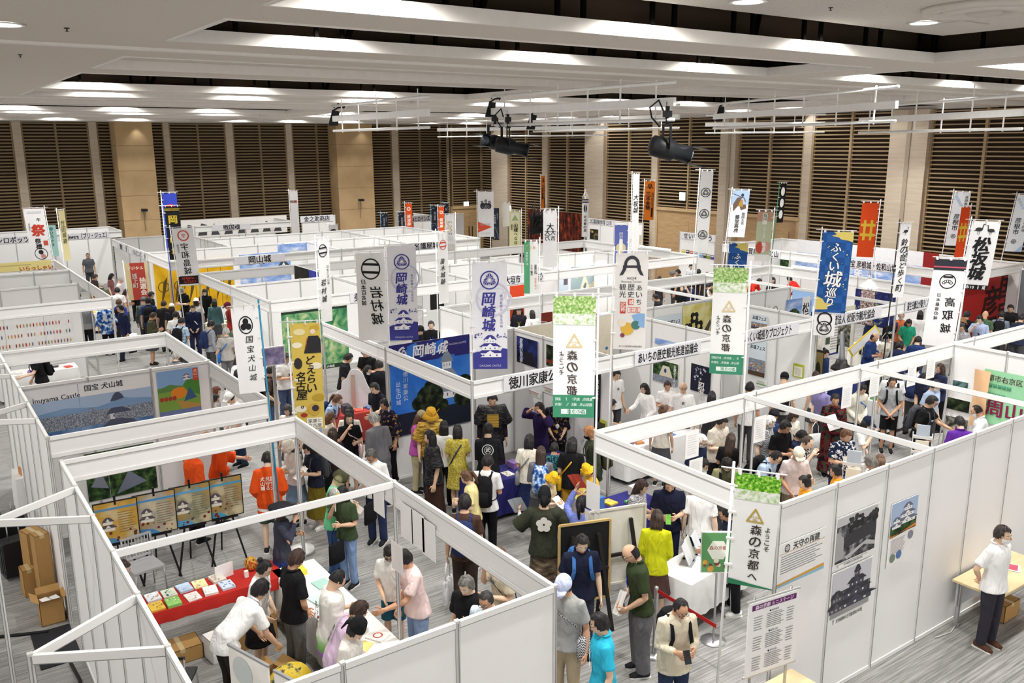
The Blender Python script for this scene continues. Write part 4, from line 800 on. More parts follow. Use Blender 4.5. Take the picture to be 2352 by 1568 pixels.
# ================================================================== PEOPLE
ARM = {'down': ((.055, .03, -.29), (.08, -.05, -.545)), 'read': ((.045, -.03, -.28), (-.075, -.26, -.22)), 'low': ((.05, 0, -.29), (-.06, -.2, -.44)), 'face': ((.07, -.15, -.22), (-.11, -.21, .05)),
       'fwd': ((.03, -.2, -.2), (-.02, -.46, -.2)), 'back': ((.08, .1, -.27), (-.12, .17, -.46)), 'head': ((.24, -.1, .0), (.0, -.12, .16)), 'side': ((.17, -.06, -.23), (.2, -.3, -.1)),
       'up': ((.13, -.16, .08), (.05, -.33, .3)), 'reachd': ((.02, -.16, -.24), (-.01, -.36, -.42)), 'clasp': ((.06, -.02, -.29), (-.15, -.17, -.5))}
POSE = {'stand': (2, 8, 0, 'down', 'down', 0), 'look': (2, 22, 0, 'down', 'down', 0), 'read': (6, 26, 0, 'read', 'read', 0), 'low': (8, 28, 0, 'low', 'low', 0), 'phone': (3, 8, 0, 'read', 'face', 0), 'reach': (12, 16, 0, 'fwd', 'low', 0),
        'reachl': (10, 16, 0, 'low', 'fwd', 0), 'bend': (52, -6, 0, 'reachd', 'reachd', 0), 'lean': (26, 20, 0, 'low', 'reachd', 0), 'behind': (0, 4, 0, 'back', 'back', 0), 'hands': (2, 6, 0, 'head', 'head', 0),
        'wide': (3, 18, 0, 'side', 'side', 0), 'walk': (4, 10, 0, 'down', 'read', 1), 'one': (4, 14, 0, 'down', 'read', 0), 'clasp': (3, 20, 0, 'clasp', 'clasp', 0), 'up': (2, -4, 0, 'up', 'down', 0), 'turn': (3, 10, 28, 'down', 'low', 0), 'mouth': (8, 20, 0, 'low', 'face', 0)}
def RX(a): return Matrix.Rotation(a, 3, 'X')
class Rig:
    def __init__(s, pose):
        bend, hp, ht, al, ar, walk = POSE[pose]; s.b = R(bend); s.hb = .16*math.sin(s.b) if bend > 30 else 0
        s.piv = Vector((0, .02, .95)); s.off = Vector((0, s.hb, 0))
        s.rt = RX(s.b)
        s.nt = s.T((0, 0, 1.50)); s.hm = RX(s.b*.55+R(hp)) @ Matrix.Rotation(R(ht), 3, 'Z'); s.hc = s.nt+s.hm @ Vector((0, -.022, .088))
        s.arms = []
        for sg, k in ((1, al), (-1, ar)):
            sh = s.T((sg*.168, .005, 1.385)); e, w = ARM[k]
            s.arms.append((sg, sh, sh+s.rt @ Vector((sg*e[0], e[1], e[2])), sh+s.rt @ Vector((sg*w[0], w[1], w[2]))))
            if bend > 40: s.arms[-1] = (sg, sh, sh+Vector((sg*.05, -.06, -.28)), sh+Vector((sg*.02, -.2, -.5)))
        st = ((-.24, .05, -.16), (.24, .16, .1)) if walk else ((0, 0, 0), (0, 0, 0))
        s.legs = []
        for sg, (ay, az, ky) in ((1, st[0]), (-1, st[1])):
            s.legs.append((sg, Vector((sg*.085, s.hb, .9)), Vector((sg*.095, s.hb*.6+ky-.01, .485)), Vector((sg*.1, s.hb*.3+ay+.02, .085+(az if ay > 0 else 0)))))
        s.top = s.hc+s.hm @ Vector((0, .01, .125))
    def T(s, p):
        p = Vector(p); w = min(1, max(0, (p.z-.88)/.24)); w = w*w*(3-2*w)
        return s.piv+RX(s.b*w) @ (p-s.piv)+s.off
    def M(s, z=1.2):
        m = s.rt.to_4x4(); m.translation = s.T((0, 0, z)); return m
    def H(s):
        m = s.hm.to_4x4(); m.translation = s.hc; return m
TORSO = [(.80, .150, .10, 0), (.90, .163, .112, 0), (1.0, .150, .106, 0), (1.1, .146, .1, -.005), (1.22, .158, .11, -.008), (1.32, .168, .112, -.005), (1.38, .16, .098, 0), (1.425, .12, .076, .008), (1.46, .07, .06, .01), (1.5, .057, .057, .004), (1.55, .056, .058, -.006)]
RIGS = {}
def rig(p):
    if p not in RIGS: RIGS[p] = Rig(p)
    return RIGS[p]
def remesh(b, vox, it=4):
    me = b.mesh('m'); o = bpy.data.objects.new('m', me); COL.objects.link(o)
    r = o.modifiers.new('r', 'REMESH'); r.mode = 'VOXEL'; r.voxel_size = vox; r.use_smooth_shade = True
    q = o.modifiers.new('s', 'SMOOTH'); q.iterations = it; q.factor = .5
    dg = bpy.context.evaluated_depsgraph_get(); out = bpy.data.meshes.new_from_object(o.evaluated_get(dg))
    bpy.data.objects.remove(o); bpy.data.meshes.remove(me); return out
def absorb(b, me):
    """take a finished mesh into a builder so that more shapes join it"""
    b.add([v.co for v in me.vertices], [tuple(p.vertices) for p in me.polygons], True); bpy.data.meshes.remove(me)
def head_shape(b, M):
    n, k = 22, 15; vs = []; fs = []
    for i in range(k+1):
        el = -math.pi/2+math.pi*i/k
        for j in range(n):
            az = 2*math.pi*j/n; d = Vector((math.sin(az)*math.cos(el), -math.cos(az)*math.cos(el), math.sin(el)))
            p = Vector((d.x*.076, d.y*.096, d.z*.118)); e = math.degrees(el); a = math.degrees(az); a = a-360 if a > 180 else a
            if e < 0: p.x *= 1-.30*min(1, -e/60); p.y *= (1-.10*min(1, -e/60)) if d.y < 0 else (1-.35*min(1, -e/60))
            if abs(a) < 16 and -32 < e < 8: p.y -= .024*(1-abs(a)/16)*(1-abs(e+14)/24 if abs(e+14) < 24 else 0)
            if abs(a) < 24 and e < -42: p.y -= .008
            if 12 < abs(a) < 34 and -4 < e < 16: p.y += .006
            vs.append(M @ p)
    fs = [(i*n+j, i*n+(j+1) % n, (i+1)*n+(j+1) % n, (i+1)*n+j) for i in range(k) for j in range(n)]
    b.add(vs, fs, True)
    for g in (-1, 1): b.ball(M @ Vector((g*.076, .012, -.005)), (.011, .02, .03), 8, 6, M.to_3x3())
def hand(b, w, d, sg, fine):
    """palm, four bent fingers of different lengths and a thumb from the palm's side"""
    d = d.normalized(); sd = d.cross(Vector((sg, 0, 0))); sd = sd.normalized() if sd.length > .15 else Vector((0, -1, 0)); nn = sd.cross(d).normalized()
    if nn.x*sg > 0: nn = -nn
    b.tube([w-d*.015, w+d*.02, w+d*.055, w+d*.088], [(.024, .02), (.036, .017), (.042, .015), (.038, .011)], 10, sd)
    if not fine: return
    for i, (o, L) in enumerate(((.031, .068), (.0105, .078), (-.0105, .073), (-.031, .056))):
        p0 = w+d*.082+sd*o; c1 = (d*.92+nn*.38).normalized(); c2 = (d*.6+nn*.8).normalized()
        b.tube([p0-d*.012, p0+d*L*.18, p0+d*L*.2+c1*L*.33, p0+d*L*.2+c1*L*.36+c2*L*.38], [.009, .009, .0082, .0062], 7)
    p0 = w+d*.028+sd*.03; b.tube([p0, p0+(sd*.7+d*.6+nn*.2).normalized()*.036, p0+(sd*.45+d*.8+nn*.35).normalized()*.07], [.012, .0105, .0078], 7)
def body_mesh(pose):
    g = rig(pose); b = MB()
    b.tube([g.T((0, y, z)) for z, rx, ry, y in TORSO]+[g.nt+g.hm @ Vector((0, -.012, .05))], [(rx*.94, ry*.94) if z < 1.4 else (rx, ry) for z, rx, ry, y in TORSO]+[(.05, .052)], 18, (1, 0, 0))
    head_shape(b, g.H())
    for sg, sh, el, wr in g.arms:
        i = g.T((sg*.09, 0, 1.395)); m1 = sh.lerp(el, .45); m2 = el.lerp(wr, .3)
        b.tube([i, sh, m1, el, m2, wr], [.048, .05, .045, .038, .041, .026], 12); hand(b, wr, (wr-el)*.7+(wr-m2)*.3, sg, False)
    for sg, hp, kn, an in g.legs:
        b.tube([hp+Vector((0, 0, .06)), hp-Vector((0, 0, .06)), hp.lerp(kn, .55), kn, kn.lerp(an, .33), an, an-Vector((0, 0, .05))], [.082, .086, .07, .052, .055, .035, .036], 12)
    me = remesh(b, .0125, 3); b = MB(); absorb(b, me)
    for sg, sh, el, wr in g.arms: hand(b, wr, (wr-el).normalized(), sg, True)
    M = g.H(); m3 = M.to_3x3(); b.m = 2
    for s_ in (-1, 1): b.ball(M @ Vector((s_*.03, -.0845, .012)), (.0125, .008, .0062), 8, 5, m3)
    b.m = 1
    for s_ in (-1, 1):
        b.ball(M @ Vector((s_*.03, -.0895, .0115)), (.0058, .005, .0058), 8, 5, m3)
        b.tube([M @ Vector((s_*.014, -.095, .031)), M @ Vector((s_*.03, -.0935, .0365)), M @ Vector((s_*.047, -.082, .031))], [.0025, .0036, .0022], 6)
    b.m = 3; b.ball(M @ Vector((0, -.0905, -.055)), (.02, .008, .0062), 10, 5, m3)
    return b.mesh('body')
def top_mesh(pose, kind):
    g = rig(pose); b = MB(); low = {'tee': .83, 'polo': .83, 'long': .82, 'jacket': .76, 'happi': .70, 'vest': .80, 'blouse': .84, 'dress': .95, 'robe': .95, 'armour': .80}[kind]; f = {'jacket': .027, 'happi': .032, 'armour': .04, 'robe': .028}.get(kind, .02)
    rs = [(z, rx+f, ry+f, y) for z, rx, ry, y in TORSO if low < z < 1.45]; z0 = rs[0]; rs = [(z, rx+(.014 if z < 1. else 0), ry+(.014 if z < 1. else 0), y) for z, rx, ry, y in rs]; rs.insert(0, (low, z0[1]+.026, z0[2]+.03, z0[3]))
    rs.append((1.452, .086, .07, .008)); rs.append((1.475, .066, .064, .006))
    if kind in ('dress', 'robe'):
        e = .50 if kind == 'dress' else .10
        rs = [(e, .25 if kind == 'dress' else .24, .2, 0), ((e+.95)/2, .21, .165, 0)]+rs
    b.tube([g.T((0, y, z)) for z, rx, ry, y in rs], [(rx, ry) for z, rx, ry, y in rs], 18, (1, 0, 0))
    for sg, sh, el, wr in g.arms:
        i = g.T((sg*.08, 0, 1.385))
        if kind in ('long', 'jacket', 'robe'): w2 = el.lerp(wr, .9); b.tube([i, sh, sh.lerp(el, .5), el, el.lerp(wr, .5), w2], [.062, .066, .06, .055, .053 if kind != 'robe' else .09, .043 if kind != 'robe' else .10], 12)
        elif kind == 'happi': w2 = el.lerp(wr, .45); b.tube([i, sh, sh.lerp(el, .5), el, w2], [.062, .07, .082, .10, .112], 12)
        elif kind == 'armour': b.tube([i, sh+Vector((0, 0, .02)), sh.lerp(el, .45)+Vector((sg*.02, 0, 0)), sh.lerp(el, .9)+Vector((sg*.05, 0, 0))], [.08, .10, .11, .12], 12)
        elif kind == 'vest': b.tube([i, sh.lerp(i, .2)], [.075, .088], 12)
        else: b.tube([i, sh, sh.lerp(el, .4), sh.lerp(el, .74)], [.06, .066, .066, .076], 12)
    me = remesh(b, .015, 4); b = MB(); absorb(b, me)
    if kind == 'polo':
        M = g.M(1.46)
        for q in (-1, 1): b.add([M @ Vector((q*.02, -.075, .0)), M @ Vector((q*.075, -.055, .02)), M @ Vector((q*.075, .0, .045)), M @ Vector((q*.06, -.085, -.03))], [(0, 1, 3), (1, 2, 3)] if q > 0 else [(1, 0, 3), (2, 1, 3)])
        b.tube([M @ Vector((.07*math.cos(t), .01+.068*math.sin(t), .02)) for t in [-.3+i*.47 for i in range(9)]], [(.008, .022)]*9, 6, (0, 0, 1))
    return b.mesh('top')
def bottom_mesh(pose, kind):
    g = rig(pose); b = MB(); o = Vector((0, g.hb, 0))
    if kind in ('skirt', 'longskirt'):
        e = .50 if kind == 'skirt' else .24
        b.tube([o*.5+Vector((0, 0, e)), o*.8+Vector((0, 0, (e+.9)/2)), o+Vector((0, 0, .93)), g.T((0, 0, 1.03))], [(.25, .21), (.215, .175), (.178, .128), (.158, .114)], 20, (1, 0, 0))
    else:
        b.tube([o+Vector((0, 0, .80)), o+Vector((0, 0, .9)), g.T((0, 0, 1.02))], [(.15, .10), (.174, .122), (.158, .114)], 16, (1, 0, 0))
        for sg, hp, kn, an in g.legs:
            if kind == 'shorts': b.tube([hp, hp.lerp(kn, .5), hp.lerp(kn, .92)], [.1, .096, .098], 12)
            else:
                wd = 1.35 if kind == 'wide' else 1
                b.tube([hp, hp.lerp(kn, .5), kn, kn.lerp(an, .5), an-Vector((0, 0, .015))], [.1, .09*wd, .074*wd, .07*wd, .066*wd], 12)
    return remesh(b, .015, 3)
def shoe_mesh():
    b = MB(); b.tube([(0, .075, .045), (0, .04, .05), (0, -.03, .047), (0, -.11, .034), (0, -.165, .026)], [(.035, .045), (.042, .05), (.042, .046), (.046, .033), (.03, .02)], 12, (1, 0, 0)); b.m = 1
    b.box(-.043, -.16, 0, .043, .09, .018); return b.mesh('shoe')
def hair_mesh(style):
    b = MB(); n, k = 26, 16
    bang = {'bowl': 22, 'bob': 26, 'long': 34, 'pony': 44, 'bun': 44, 'short': 36, 'buzz': 46, 'thin': 60, 'ring': 200}[style]; low = {'short': -14, 'buzz': -8, 'thin': -10, 'pony': -16, 'bun': -20, 'ring': -34, 'bowl': -25}.get(style, -30); th = .007 if style in ('buzz', 'thin', 'ring') else .017
    idx = {}; vs = []; fs = []
    for i in range(k+1):
        e = -50+140*i/k; el = R(e)
        for j in range(n):
            a = 360*j/n; a = a-360 if a > 180 else a; az = R(a)
            lim = bang if abs(a) < 42 else bang+(low-bang)*min(1, (abs(a)-42)/30) if abs(a) < 72 else low+(-22 if abs(a) > 115 and style not in ('buzz', 'thin') else 0)*min(1, max(0, (abs(a)-105)/30))
            if style == 'ring': lim = 200 if abs(a) < 96 else low
            ok = e >= lim-4 and not (style == 'ring' and e > 32)
            if not ok: continue
            t = th*(1+.35*math.sin(5*az+3*el)*math.cos(4*el)); d = Vector((math.sin(az)*math.cos(el), -math.cos(az)*math.cos(el), math.sin(el)))
            idx[(i, j)] = len(vs); vs.append(Vector((d.x*(.077+t), d.y*(.097+t), d.z*(.118+t*1.15))))
    for i in range(k):
        for j in range(n):
            q = [(i, j), (i, (j+1) % n), (i+1, (j+1) % n), (i+1, j)]
            if all(x in idx for x in q): fs.append([idx[x] for x in q])
    b.add(vs, fs, True)
    if style in ('bob', 'long', 'bowl'):
        L = {'bob': .13, 'long': .34, 'bowl': .07}[style]; b.tube([(0, .03, .05), (0, .032, -.04), (0, .034, -.04-L*.5), (0, .045, -.04-L)], [(.092, .083), (.10, .086), (.101, .08) if style != 'long' else (.102, .06), (.085, .07) if style != 'long' else (.07, .035)], 16, (1, 0, 0))
    if style == 'pony': b.tube([(0, .09, .06), (0, .135, .04), (0, .145, -.05), (0, .125, -.19)], [.022, .03, .032, .012], 10)
    if style == 'bun': b.ball((0, .11, .07), .042, 12, 8)
    return b.mesh('hair')
def hat_mesh(kind):
    b = MB()
    def dome(r0=.092, sy=1.2, h=.125, z=.03): b.lathe([(r0*.98, z), (r0*1.02, z+.02), (r0*.96, z+.06), (r0*.75, z+h*.82), (r0*.35, z+h), (0.004, z+h+.004)], (0, .004, 0), 20, sy=sy)
    if kind == 'cap': dome(); b.tube([(0, -.085, .05), (0, -.13, .047), (0, -.175, .035)], [(.08, .008), (.078, .007), (.05, .006)], 14, (1, 0, 0))
    elif kind == 'bucket': dome(.096); b.lathe([(.098, .06), (.105, .045), (.155, .0), (.15, -.004), (.10, .035)], (0, .004, 0), 22, sy=1.15)
    elif kind == 'helmet': b.lathe([(.145, .02), (.15, .03), (.105, .06), (.095, .13), (.06, .2), (.05, .2)], (0, 0, 0), 20); b.box(-.02, -.13, .08, .02, -.1, .16)
    elif kind == 'kasa': b.lathe([(.25, .02), (.255, .03), (.16, .085), (.05, .14), (.004, .15)], (0, 0, .0), 26)
    elif kind == 'kabuto': dome(.10, 1.15, .14); b.lathe([(.104, .05), (.13, .02), (.16, -.04), (.155, -.045), (.12, .0)], (0, .012, 0), 22); b.tube([(-.02, -.12, .07), (-.1, -.15, .2)], [.008, .004], 6); b.tube([(.02, -.12, .07), (.1, -.15, .2)], [.008, .004], 6)
    elif kind == 'eboshi': dome(.094, 1.2, .17); b.tube([(0, .08, .06), (0, .14, .02), (0, .16, -.1)], [(.05, .03), (.05, .02), (.03, .01)], 10, (1, 0, 0))
    elif kind == 'knit': dome(.1, 1.2, .14, -.0)
    return b.mesh('hat')
def H_(kind): return shared(('hat', kind), lambda: hat_mesh(kind))
def mask_mesh():
    b = MB(); n = 9; vs = []; fs = []
    for i in range(6):
        for j in range(n):
            a = R(-68+136*j/(n-1)); e = R(-52+46*i/5); d = Vector((math.sin(a)*math.cos(e), -math.cos(a)*math.cos(e), math.sin(e))); vs.append(Vector((d.x*.076, d.y*.107-.006-.012*math.cos(a)**3, d.z*.112)))
    fs = [(i*n+j, i*n+j+1, (i+1)*n+j+1, (i+1)*n+j) for i in range(5) for j in range(n-1)]; b.add(vs, fs, True)
    for g in (-1, 1): b.tube([(g*.07, -.045, -.03), (g*.08, .0, -.0), (g*.08, .02, .02)], .0022, 5)
    return b.mesh('mask')
def glasses_mesh():
    b = MB()
    for g in (-1, 1):
        c = Vector((g*.031, -.104, .01)); b.tube([c+Vector((.024*math.cos(t), .002, .018*math.sin(t))) for t in [i*math.pi/6 for i in range(13)]], .0022, 5, cap=False); b.tube([(g*.055, -.1, .014), (g*.08, -.03, .014), (g*.082, .02, .005)], .002, 5)
    b.tube([(-.008, -.107, .014), (.008, -.107, .014)], .002, 5); return b.mesh('glasses')
SKIN = [mat(c, .55, spec=.35, grain=.03) for c in ('#e3bd9f', '#dab093', '#e8c8ae', '#cf9f80')]; EYEW = mat('#e9e4de', .4); LIP = mat('#b9776a', .5); SOLE = mat('#e4e2de', .7)
def omat(o, mats):
    for i, m_ in enumerate(mats):
        if i < len(o.material_slots): o.material_slots[i].link = 'OBJECT'; o.material_slots[i].material = m_
def child(name, me, nm, parent, mats, M=None):
    me.materials.clear() if False else None
    while len(me.materials) < nm: me.materials.append(WHITE)
    o = bpy.data.objects.new(name, me); COL.objects.link(o)
    if parent: o.parent = parent
    if M is not None: o.matrix_local = M
    omat(o, mats); return o
def folds(M, sc=(8, 8, 3.2), st=.9, dist=.06):
    nt = M.node_tree; b = nt.nodes['Principled BSDF']; tc = nt.nodes.new('ShaderNodeTexCoord'); mp = nt.nodes.new('ShaderNodeMapping'); mp.inputs['Scale'].default_value = sc
    n = nt.nodes.new('ShaderNodeTexNoise'); n.inputs['Scale'].default_value = 1; n.inputs['Detail'].default_value = 2.5; n.inputs['Distortion'].default_value = .8
    bp = nt.nodes.new('ShaderNodeBump'); bp.inputs['Strength'].default_value = st; bp.inputs['Distance'].default_value = dist
    nt.links.new(tc.outputs['Object'], mp.inputs[0]); nt.links.new(mp.outputs[0], n.inputs['Vector']); nt.links.new(n.outputs['Fac'], bp.inputs['Height']); nt.links.new(bp.outputs[0], b.inputs['Normal']); return M
FABS, HAIRS = {}, {}
def cmat(c):
    if isinstance(c, bpy.types.Material): return c
    if c not in FABS: FABS[c] = folds(PAT[c] if c in PAT else mat(c, .85, spec=.15, key='fabric', grain=.06))
    return FABS[c]
def hmat(c):
    if c not in HAIRS:
        l = [int(c[i:i+2], 16) for i in (1, 3, 5)]; hi = '#%02x%02x%02x' % tuple(min(255, int(x*1.35+16)) for x in l)
        HAIRS[c] = folds(ramp_mat('hair_'+c[1:], [(.42, c), (.68, hi)], scale=1, detail=3, sc3=(55, 55, 6), rough=.42), (60, 60, 7), .5, .012)
    return HAIRS[c]
def chk(name, a, b, s): return ramp_mat('fabric_'+name, [(.49, a), (.51, b)], scale=s, kind='check', rough=.9)
def flo(name, cols, s): return ramp_mat('fabric_'+name, cols, scale=s, detail=3, rough=.9)
PAT = {'hemcoat': ramp_mat('fabric_hemcoat', [(.74, '#9a62b0'), (.77, '#6fb558'), (.86, '#a9d690'), (.97, '#eceae4')], kind='grad', rough=.9), 'orangecoat': ramp_mat('fabric_orangecoat', [(.755, '#e8551c'), (.76, '#f1ece6'), (.80, '#f1ece6'), (.805, '#e8551c')], kind='grad', rough=.9), 'plaid': chk('plaid', '#3a3d48', '#d9d9dc', 62), 'ging': chk('gingham', '#6b6a78', '#e4e2e4', 55), 'floral': flo('floral', [(.46, '#1d2742'), (.52, '#1d2742'), (.56, '#e9ebf0')], 22), 'teal': flo('teal', [(.44, '#1d3a4c'), (.5, '#57b3c4'), (.56, '#14202c')], 24), 'stripe': ramp_mat('fabric_stripe', [(.42, '#4a4a35'), (.58, '#a39f78')], scale=18, kind='wave', sc3=(.05, .05, 1), rough=.9),
       'dots': flo('dots', [(.5, '#2a2a2e'), (.58, '#d9d6d0')], 40), 'gold': flo('goldweave', [(.45, '#b9a53c'), (.55, '#d8cb66')], 35), 'hawaii': flo('hawaii', [(.42, '#6f9cc4'), (.55, '#c9dcea')], 14), 'blackgold': flo('blackgold', [(.5, '#1b1726'), (.58, '#2a2140'), (.64, '#a88a3a')], 16), 'kimono': flo('kimono', [(.42, '#14141a'), (.52, '#7a1f24'), (.6, '#2a4a3a')], 12), 'armour': ramp_mat('laced_armour', [(.4, '#15151a'), (.55, '#2c2d33'), (.7, '#5a5548')], scale=30, detail=2, sc3=(.4, .4, 2), rough=.45), 'goldarm': ramp_mat('gold_armour', [(.38, '#7a6028'), (.5, '#b08a35'), (.62, '#d9b95a')], scale=16, detail=2, sc3=(.5, .5, 2), rough=.4), 'plate': ramp_mat('scaled_armour', [(.35, '#3c332b'), (.55, '#6a5a49'), (.7, '#8a7d6a')], scale=14, detail=3, sc3=(.6, .6, 1.6), rough=.5), 'bluepat': flo('bluepat', [(.4, '#20397a'), (.5, '#4f86c9'), (.6, '#dfe7ef')], 10), 'patw': flo('patw', [(.46, '#efece6'), (.56, '#efece6'), (.6, '#5b4a44')], 26)}
def brief(pre, d):
    w = d.split(); n = 16-len(pre.split())
    while len(w) > n or w[-1] in ('in', 'with', 'and', 'of', 'the', 'a', 'to', 'at', 'from', 'behind', 'beside', 'for', 'under', 'left', 'by', 'on', 'black', 'white', 'over', 'navy', 'grey', 'green', 'both', 'before', 'small', 'near', 'round', 'front', 'right', 'nearest'): w = w[:-1]
    return pre+' '+' '.join(w)
def backpack(P, g, c, label):
    def bd():
        b = MB(); b.tube([(0, .19, -.26), (0, .2, -.22), (0, .2, .1), (0, .18, .19), (0, .17, .21)], [(.12, .06), (.15, .085), (.15, .085), (.12, .06), (.05, .03)], 16, (1, 0, 0)); return b.mesh('m')
    def pk(): return MB().tube([(0, .28, -.22), (0, .29, -.2), (0, .285, -.04), (0, .275, -.02)], [(.08, .02), (.11, .035), (.11, .03), (.08, .015)], 12, (1, 0, 0)).mesh('m')
    def st(q):
        b = MB(); b.tube([(q*.09, .12, -.2), (q*.16, .02, -.18), (q*.13, -.145, -.05), (q*.105, -.155, .06), (q*.1, -.1, .195), (q*.09, .03, .25), (q*.08, .13, .17)], [(.024, .008)]*7, 8, (0, 0, 1) if False else None); return b.mesh('m')
    o = child('backpack', shared('bp', bd), 1, None, [cmat(c)]); o.matrix_world = P @ g.M(1.2)
    child('front_pocket', shared('bpk', pk), 1, o, [cmat(c)])
    for q in (-1, 1): child('strap', shared(('bst', q), lambda: st(q)), 1, o, [cmat(c)])
    return tag(o, label, 'backpack')
def tote_mesh():
    b = MB(); b.tube([(0, 0, -.62), (0, 0, -.6), (0, 0, -.3), (0, 0, -.28)], [(.15, .025), (.17, .05), (.165, .04), (.16, .02)], 12, (1, 0, 0)); return b.mesh('m')
def tote_handle(): return MB().tube([(-.09, 0, -.3), (-.08, 0, -.12), (0, 0, -.0), (.08, 0, -.12), (.09, 0, -.3)], [(.012, .004)]*5, 6, (0, 1, 0)).mesh('m')
def paper_mesh(): return MB().add([(-.105, 0, 0), (0, -.012, 0), (.105, 0, 0), (.105, .0, .29), (0, -.012, .29), (-.105, 0, .29), (-.105, .002, 0), (0, -.010, 0), (.105, .002, 0), (.105, .002, .29), (0, -.01, .29), (-.105, .002, .29)], [(0, 1, 4, 5), (1, 2, 3, 4), (11, 10, 7, 6), (10, 9, 8, 7)]).mesh('m')
NP = 0; HATH = {'cap': .035, 'bucket': .04, 'helmet': .11, 'kasa': .04, 'eboshi': .06, 'knit': .03, 'kabuto': .05}
def person(px, py, face, pose, sc, hair, hc, top, tc, bot, bc, ex, d, hz=None):
    """head-top pixel, facing (0 to the camera, + towards the picture's right), pose, scale, hair, clothes, extras, description"""
    global NP
    NP += 1; g = rig(pose); ex = ex.split(); hz = (g.top.z+max([HATH.get(e.split(':')[0], 0) for e in ex]+[0]))*sc
    p = onZ(px, py, hz); tc_ = Vector((CAM.x-p.x, CAM.y-p.y)); rz = math.atan2(tc_.y, tc_.x)+math.pi/2+R(face)
    rm = Matrix.Rotation(rz, 4, 'Z'); q = rm @ (Vector((g.top.x, g.top.y, 0))*sc); sx = sc*(.93 if hair in ('bob', 'long', 'pony', 'bun') else 1.0)
    o = child('person', shared(('body', pose), lambda: body_mesh(pose)), 4, None, [SKIN[NP % 4], hmat(hc), EYEW, LIP]); o.location = (p.x-q.x, p.y-q.y, 0); o.rotation_euler = (0, 0, rz); o.scale = (sx, sx, sc)
    tag(o, 'person '+d, 'person', None); P = Matrix.Translation(o.location) @ rm @ Matrix.Diagonal((sx, sx, sc, 1))
    H = g.H()
    if hair != 'bald': child('hair', shared(('hair', hair), lambda: hair_mesh(hair)), 1, o, [hmat(hc)], H)
    child({'dress': 'dress', 'robe': 'robe', 'happi': 'happi_coat', 'jacket': 'jacket', 'vest': 'vest', 'armour': 'armour'}.get(top, 'shirt'), shared(('top', pose, top), lambda: top_mesh(pose, top)), 1, o, [cmat(tc)])
    if top in ('vest', 'armour') and any(e.startswith('under:') for e in ex): child('undershirt', shared(('top', pose, 'tee' if top == 'vest' else 'long'), lambda: top_mesh(pose, 'tee' if top == 'vest' else 'long')), 1, o, [cmat([e for e in ex if e.startswith('under:')][0][6:])]).scale = (.96, .96, 1)
    if bot: child({'skirt': 'skirt', 'longskirt': 'skirt', 'shorts': 'shorts'}.get(bot, 'trousers'), shared(('bot', pose, bot), lambda: bottom_mesh(pose, bot)), 1, o, [cmat(bc)])
    sh = [e[5:] for e in ex if e.startswith('shoe:')]; sh = sh[0] if sh else '#26262a'
    for sg, hp, kn, an in g.legs:
        m_ = Matrix.Translation((an.x, an.y, an.z-.085)); child('shoe', shared('shoe', shoe_mesh), 2, o, [cmat(sh), SOLE], m_)
    for e in ex:
        k, _, c = e.partition(':')
        if k == 'mask': child('face_mask', shared('mask', mask_mesh), 1, o, [cmat(c or '#f0f0f0')], H)
        elif k == 'glasses': child('glasses', shared('glasses', glasses_mesh), 1, o, [cmat('#1d1d20')], H)
        elif k in ('cap', 'bucket', 'helmet', 'kasa', 'kabuto', 'eboshi', 'knit'): child('hat' if k not in ('cap', 'helmet', 'kabuto') else k if k != 'kabuto' else 'helmet', H_(k), 1, o, [cmat(c)], H)
        elif k == 'bp': backpack(P, g, c, brief(BAGC.get(c, 'dark')+' backpack worn by the person', d))
        elif k == 'lanyard':
            M = g.M(1.2); b = MB(); b.tube([M @ Vector(v) for v in ((-.065, .02, .245), (-.06, -.10, .19), (-.03, -.142, .06), (0, -.145, -.05), (.03, -.142, .06), (.06, -.10, .19), (.065, .02, .245))], [(.008, .003)]*7, 6); b.m = 1; q2 = M.to_3x3(); b.ball(M @ Vector((0, -.148, -.1)), (.042, .005, .055), 4, 4, q2); b.build('lanyard', [cmat(c), WHITE], o)
        elif k == 'strap':
            M = g.M(1.2); b = MB(); b.tube([M @ Vector(v) for v in ((-.12, .0, .215), (-.07, -.11, .15), (.05, -.145, -.05), (.17, -.05, -.26), (.175, .06, -.27), (.06, .15, -.05), (-.07, .12, .14), (-.12, .0, .215))], [(.016, .004)]*8, 6); b.build('strap', [cmat(c)], o)
        elif k == 'sbag':
            M = g.M(1.2); b = MB(); b.tube([(.21, 0, -.42), (.21, 0, -.4), (.21, 0, -.2), (.21, 0, -.18)], [(.04, .12), (.055, .14), (.05, .13), (.03, .1)], 12, (1, 0, 0)); t = child('shoulder_bag', b.mesh('m'), 1, None, [cmat(c)]); t.matrix_world = P @ M; tag(t, brief(BAGC.get(c, 'dark')+' shoulder bag carried by the person', d), 'bag')
            b = MB(); b.tube([(.2, 0, -.19), (.15, -.1, -.02), (-.02, -.15, .1), (-.1, -.06, .22), (-.1, .07, .2), (.02, .15, .05), (.19, .08, -.16)], [(.013, .004)]*7, 6); child('strap', b.mesh('m'), 1, t, [cmat(c)])
        elif k in ('tote', 'toter'):
            sg, s2, el, wr = g.arms[0 if k == 'tote' else 1]; t = child('tote_bag', shared('tote', tote_mesh), 1, None, [cmat(c)]); t.matrix_world = P @ Matrix.Translation(wr+(wr-el).normalized()*.09+Vector((0, 0, 0))) @ Matrix.Rotation(R(80), 4, 'Z'); tag(t, brief(BAGC.get(c, 'dark')+' tote bag carried by the person', d), 'bag'); child('handle', shared('toteh', tote_handle), 1, t, [cmat(c)])
        elif k in ('paper', 'paperr', 'paperl'):
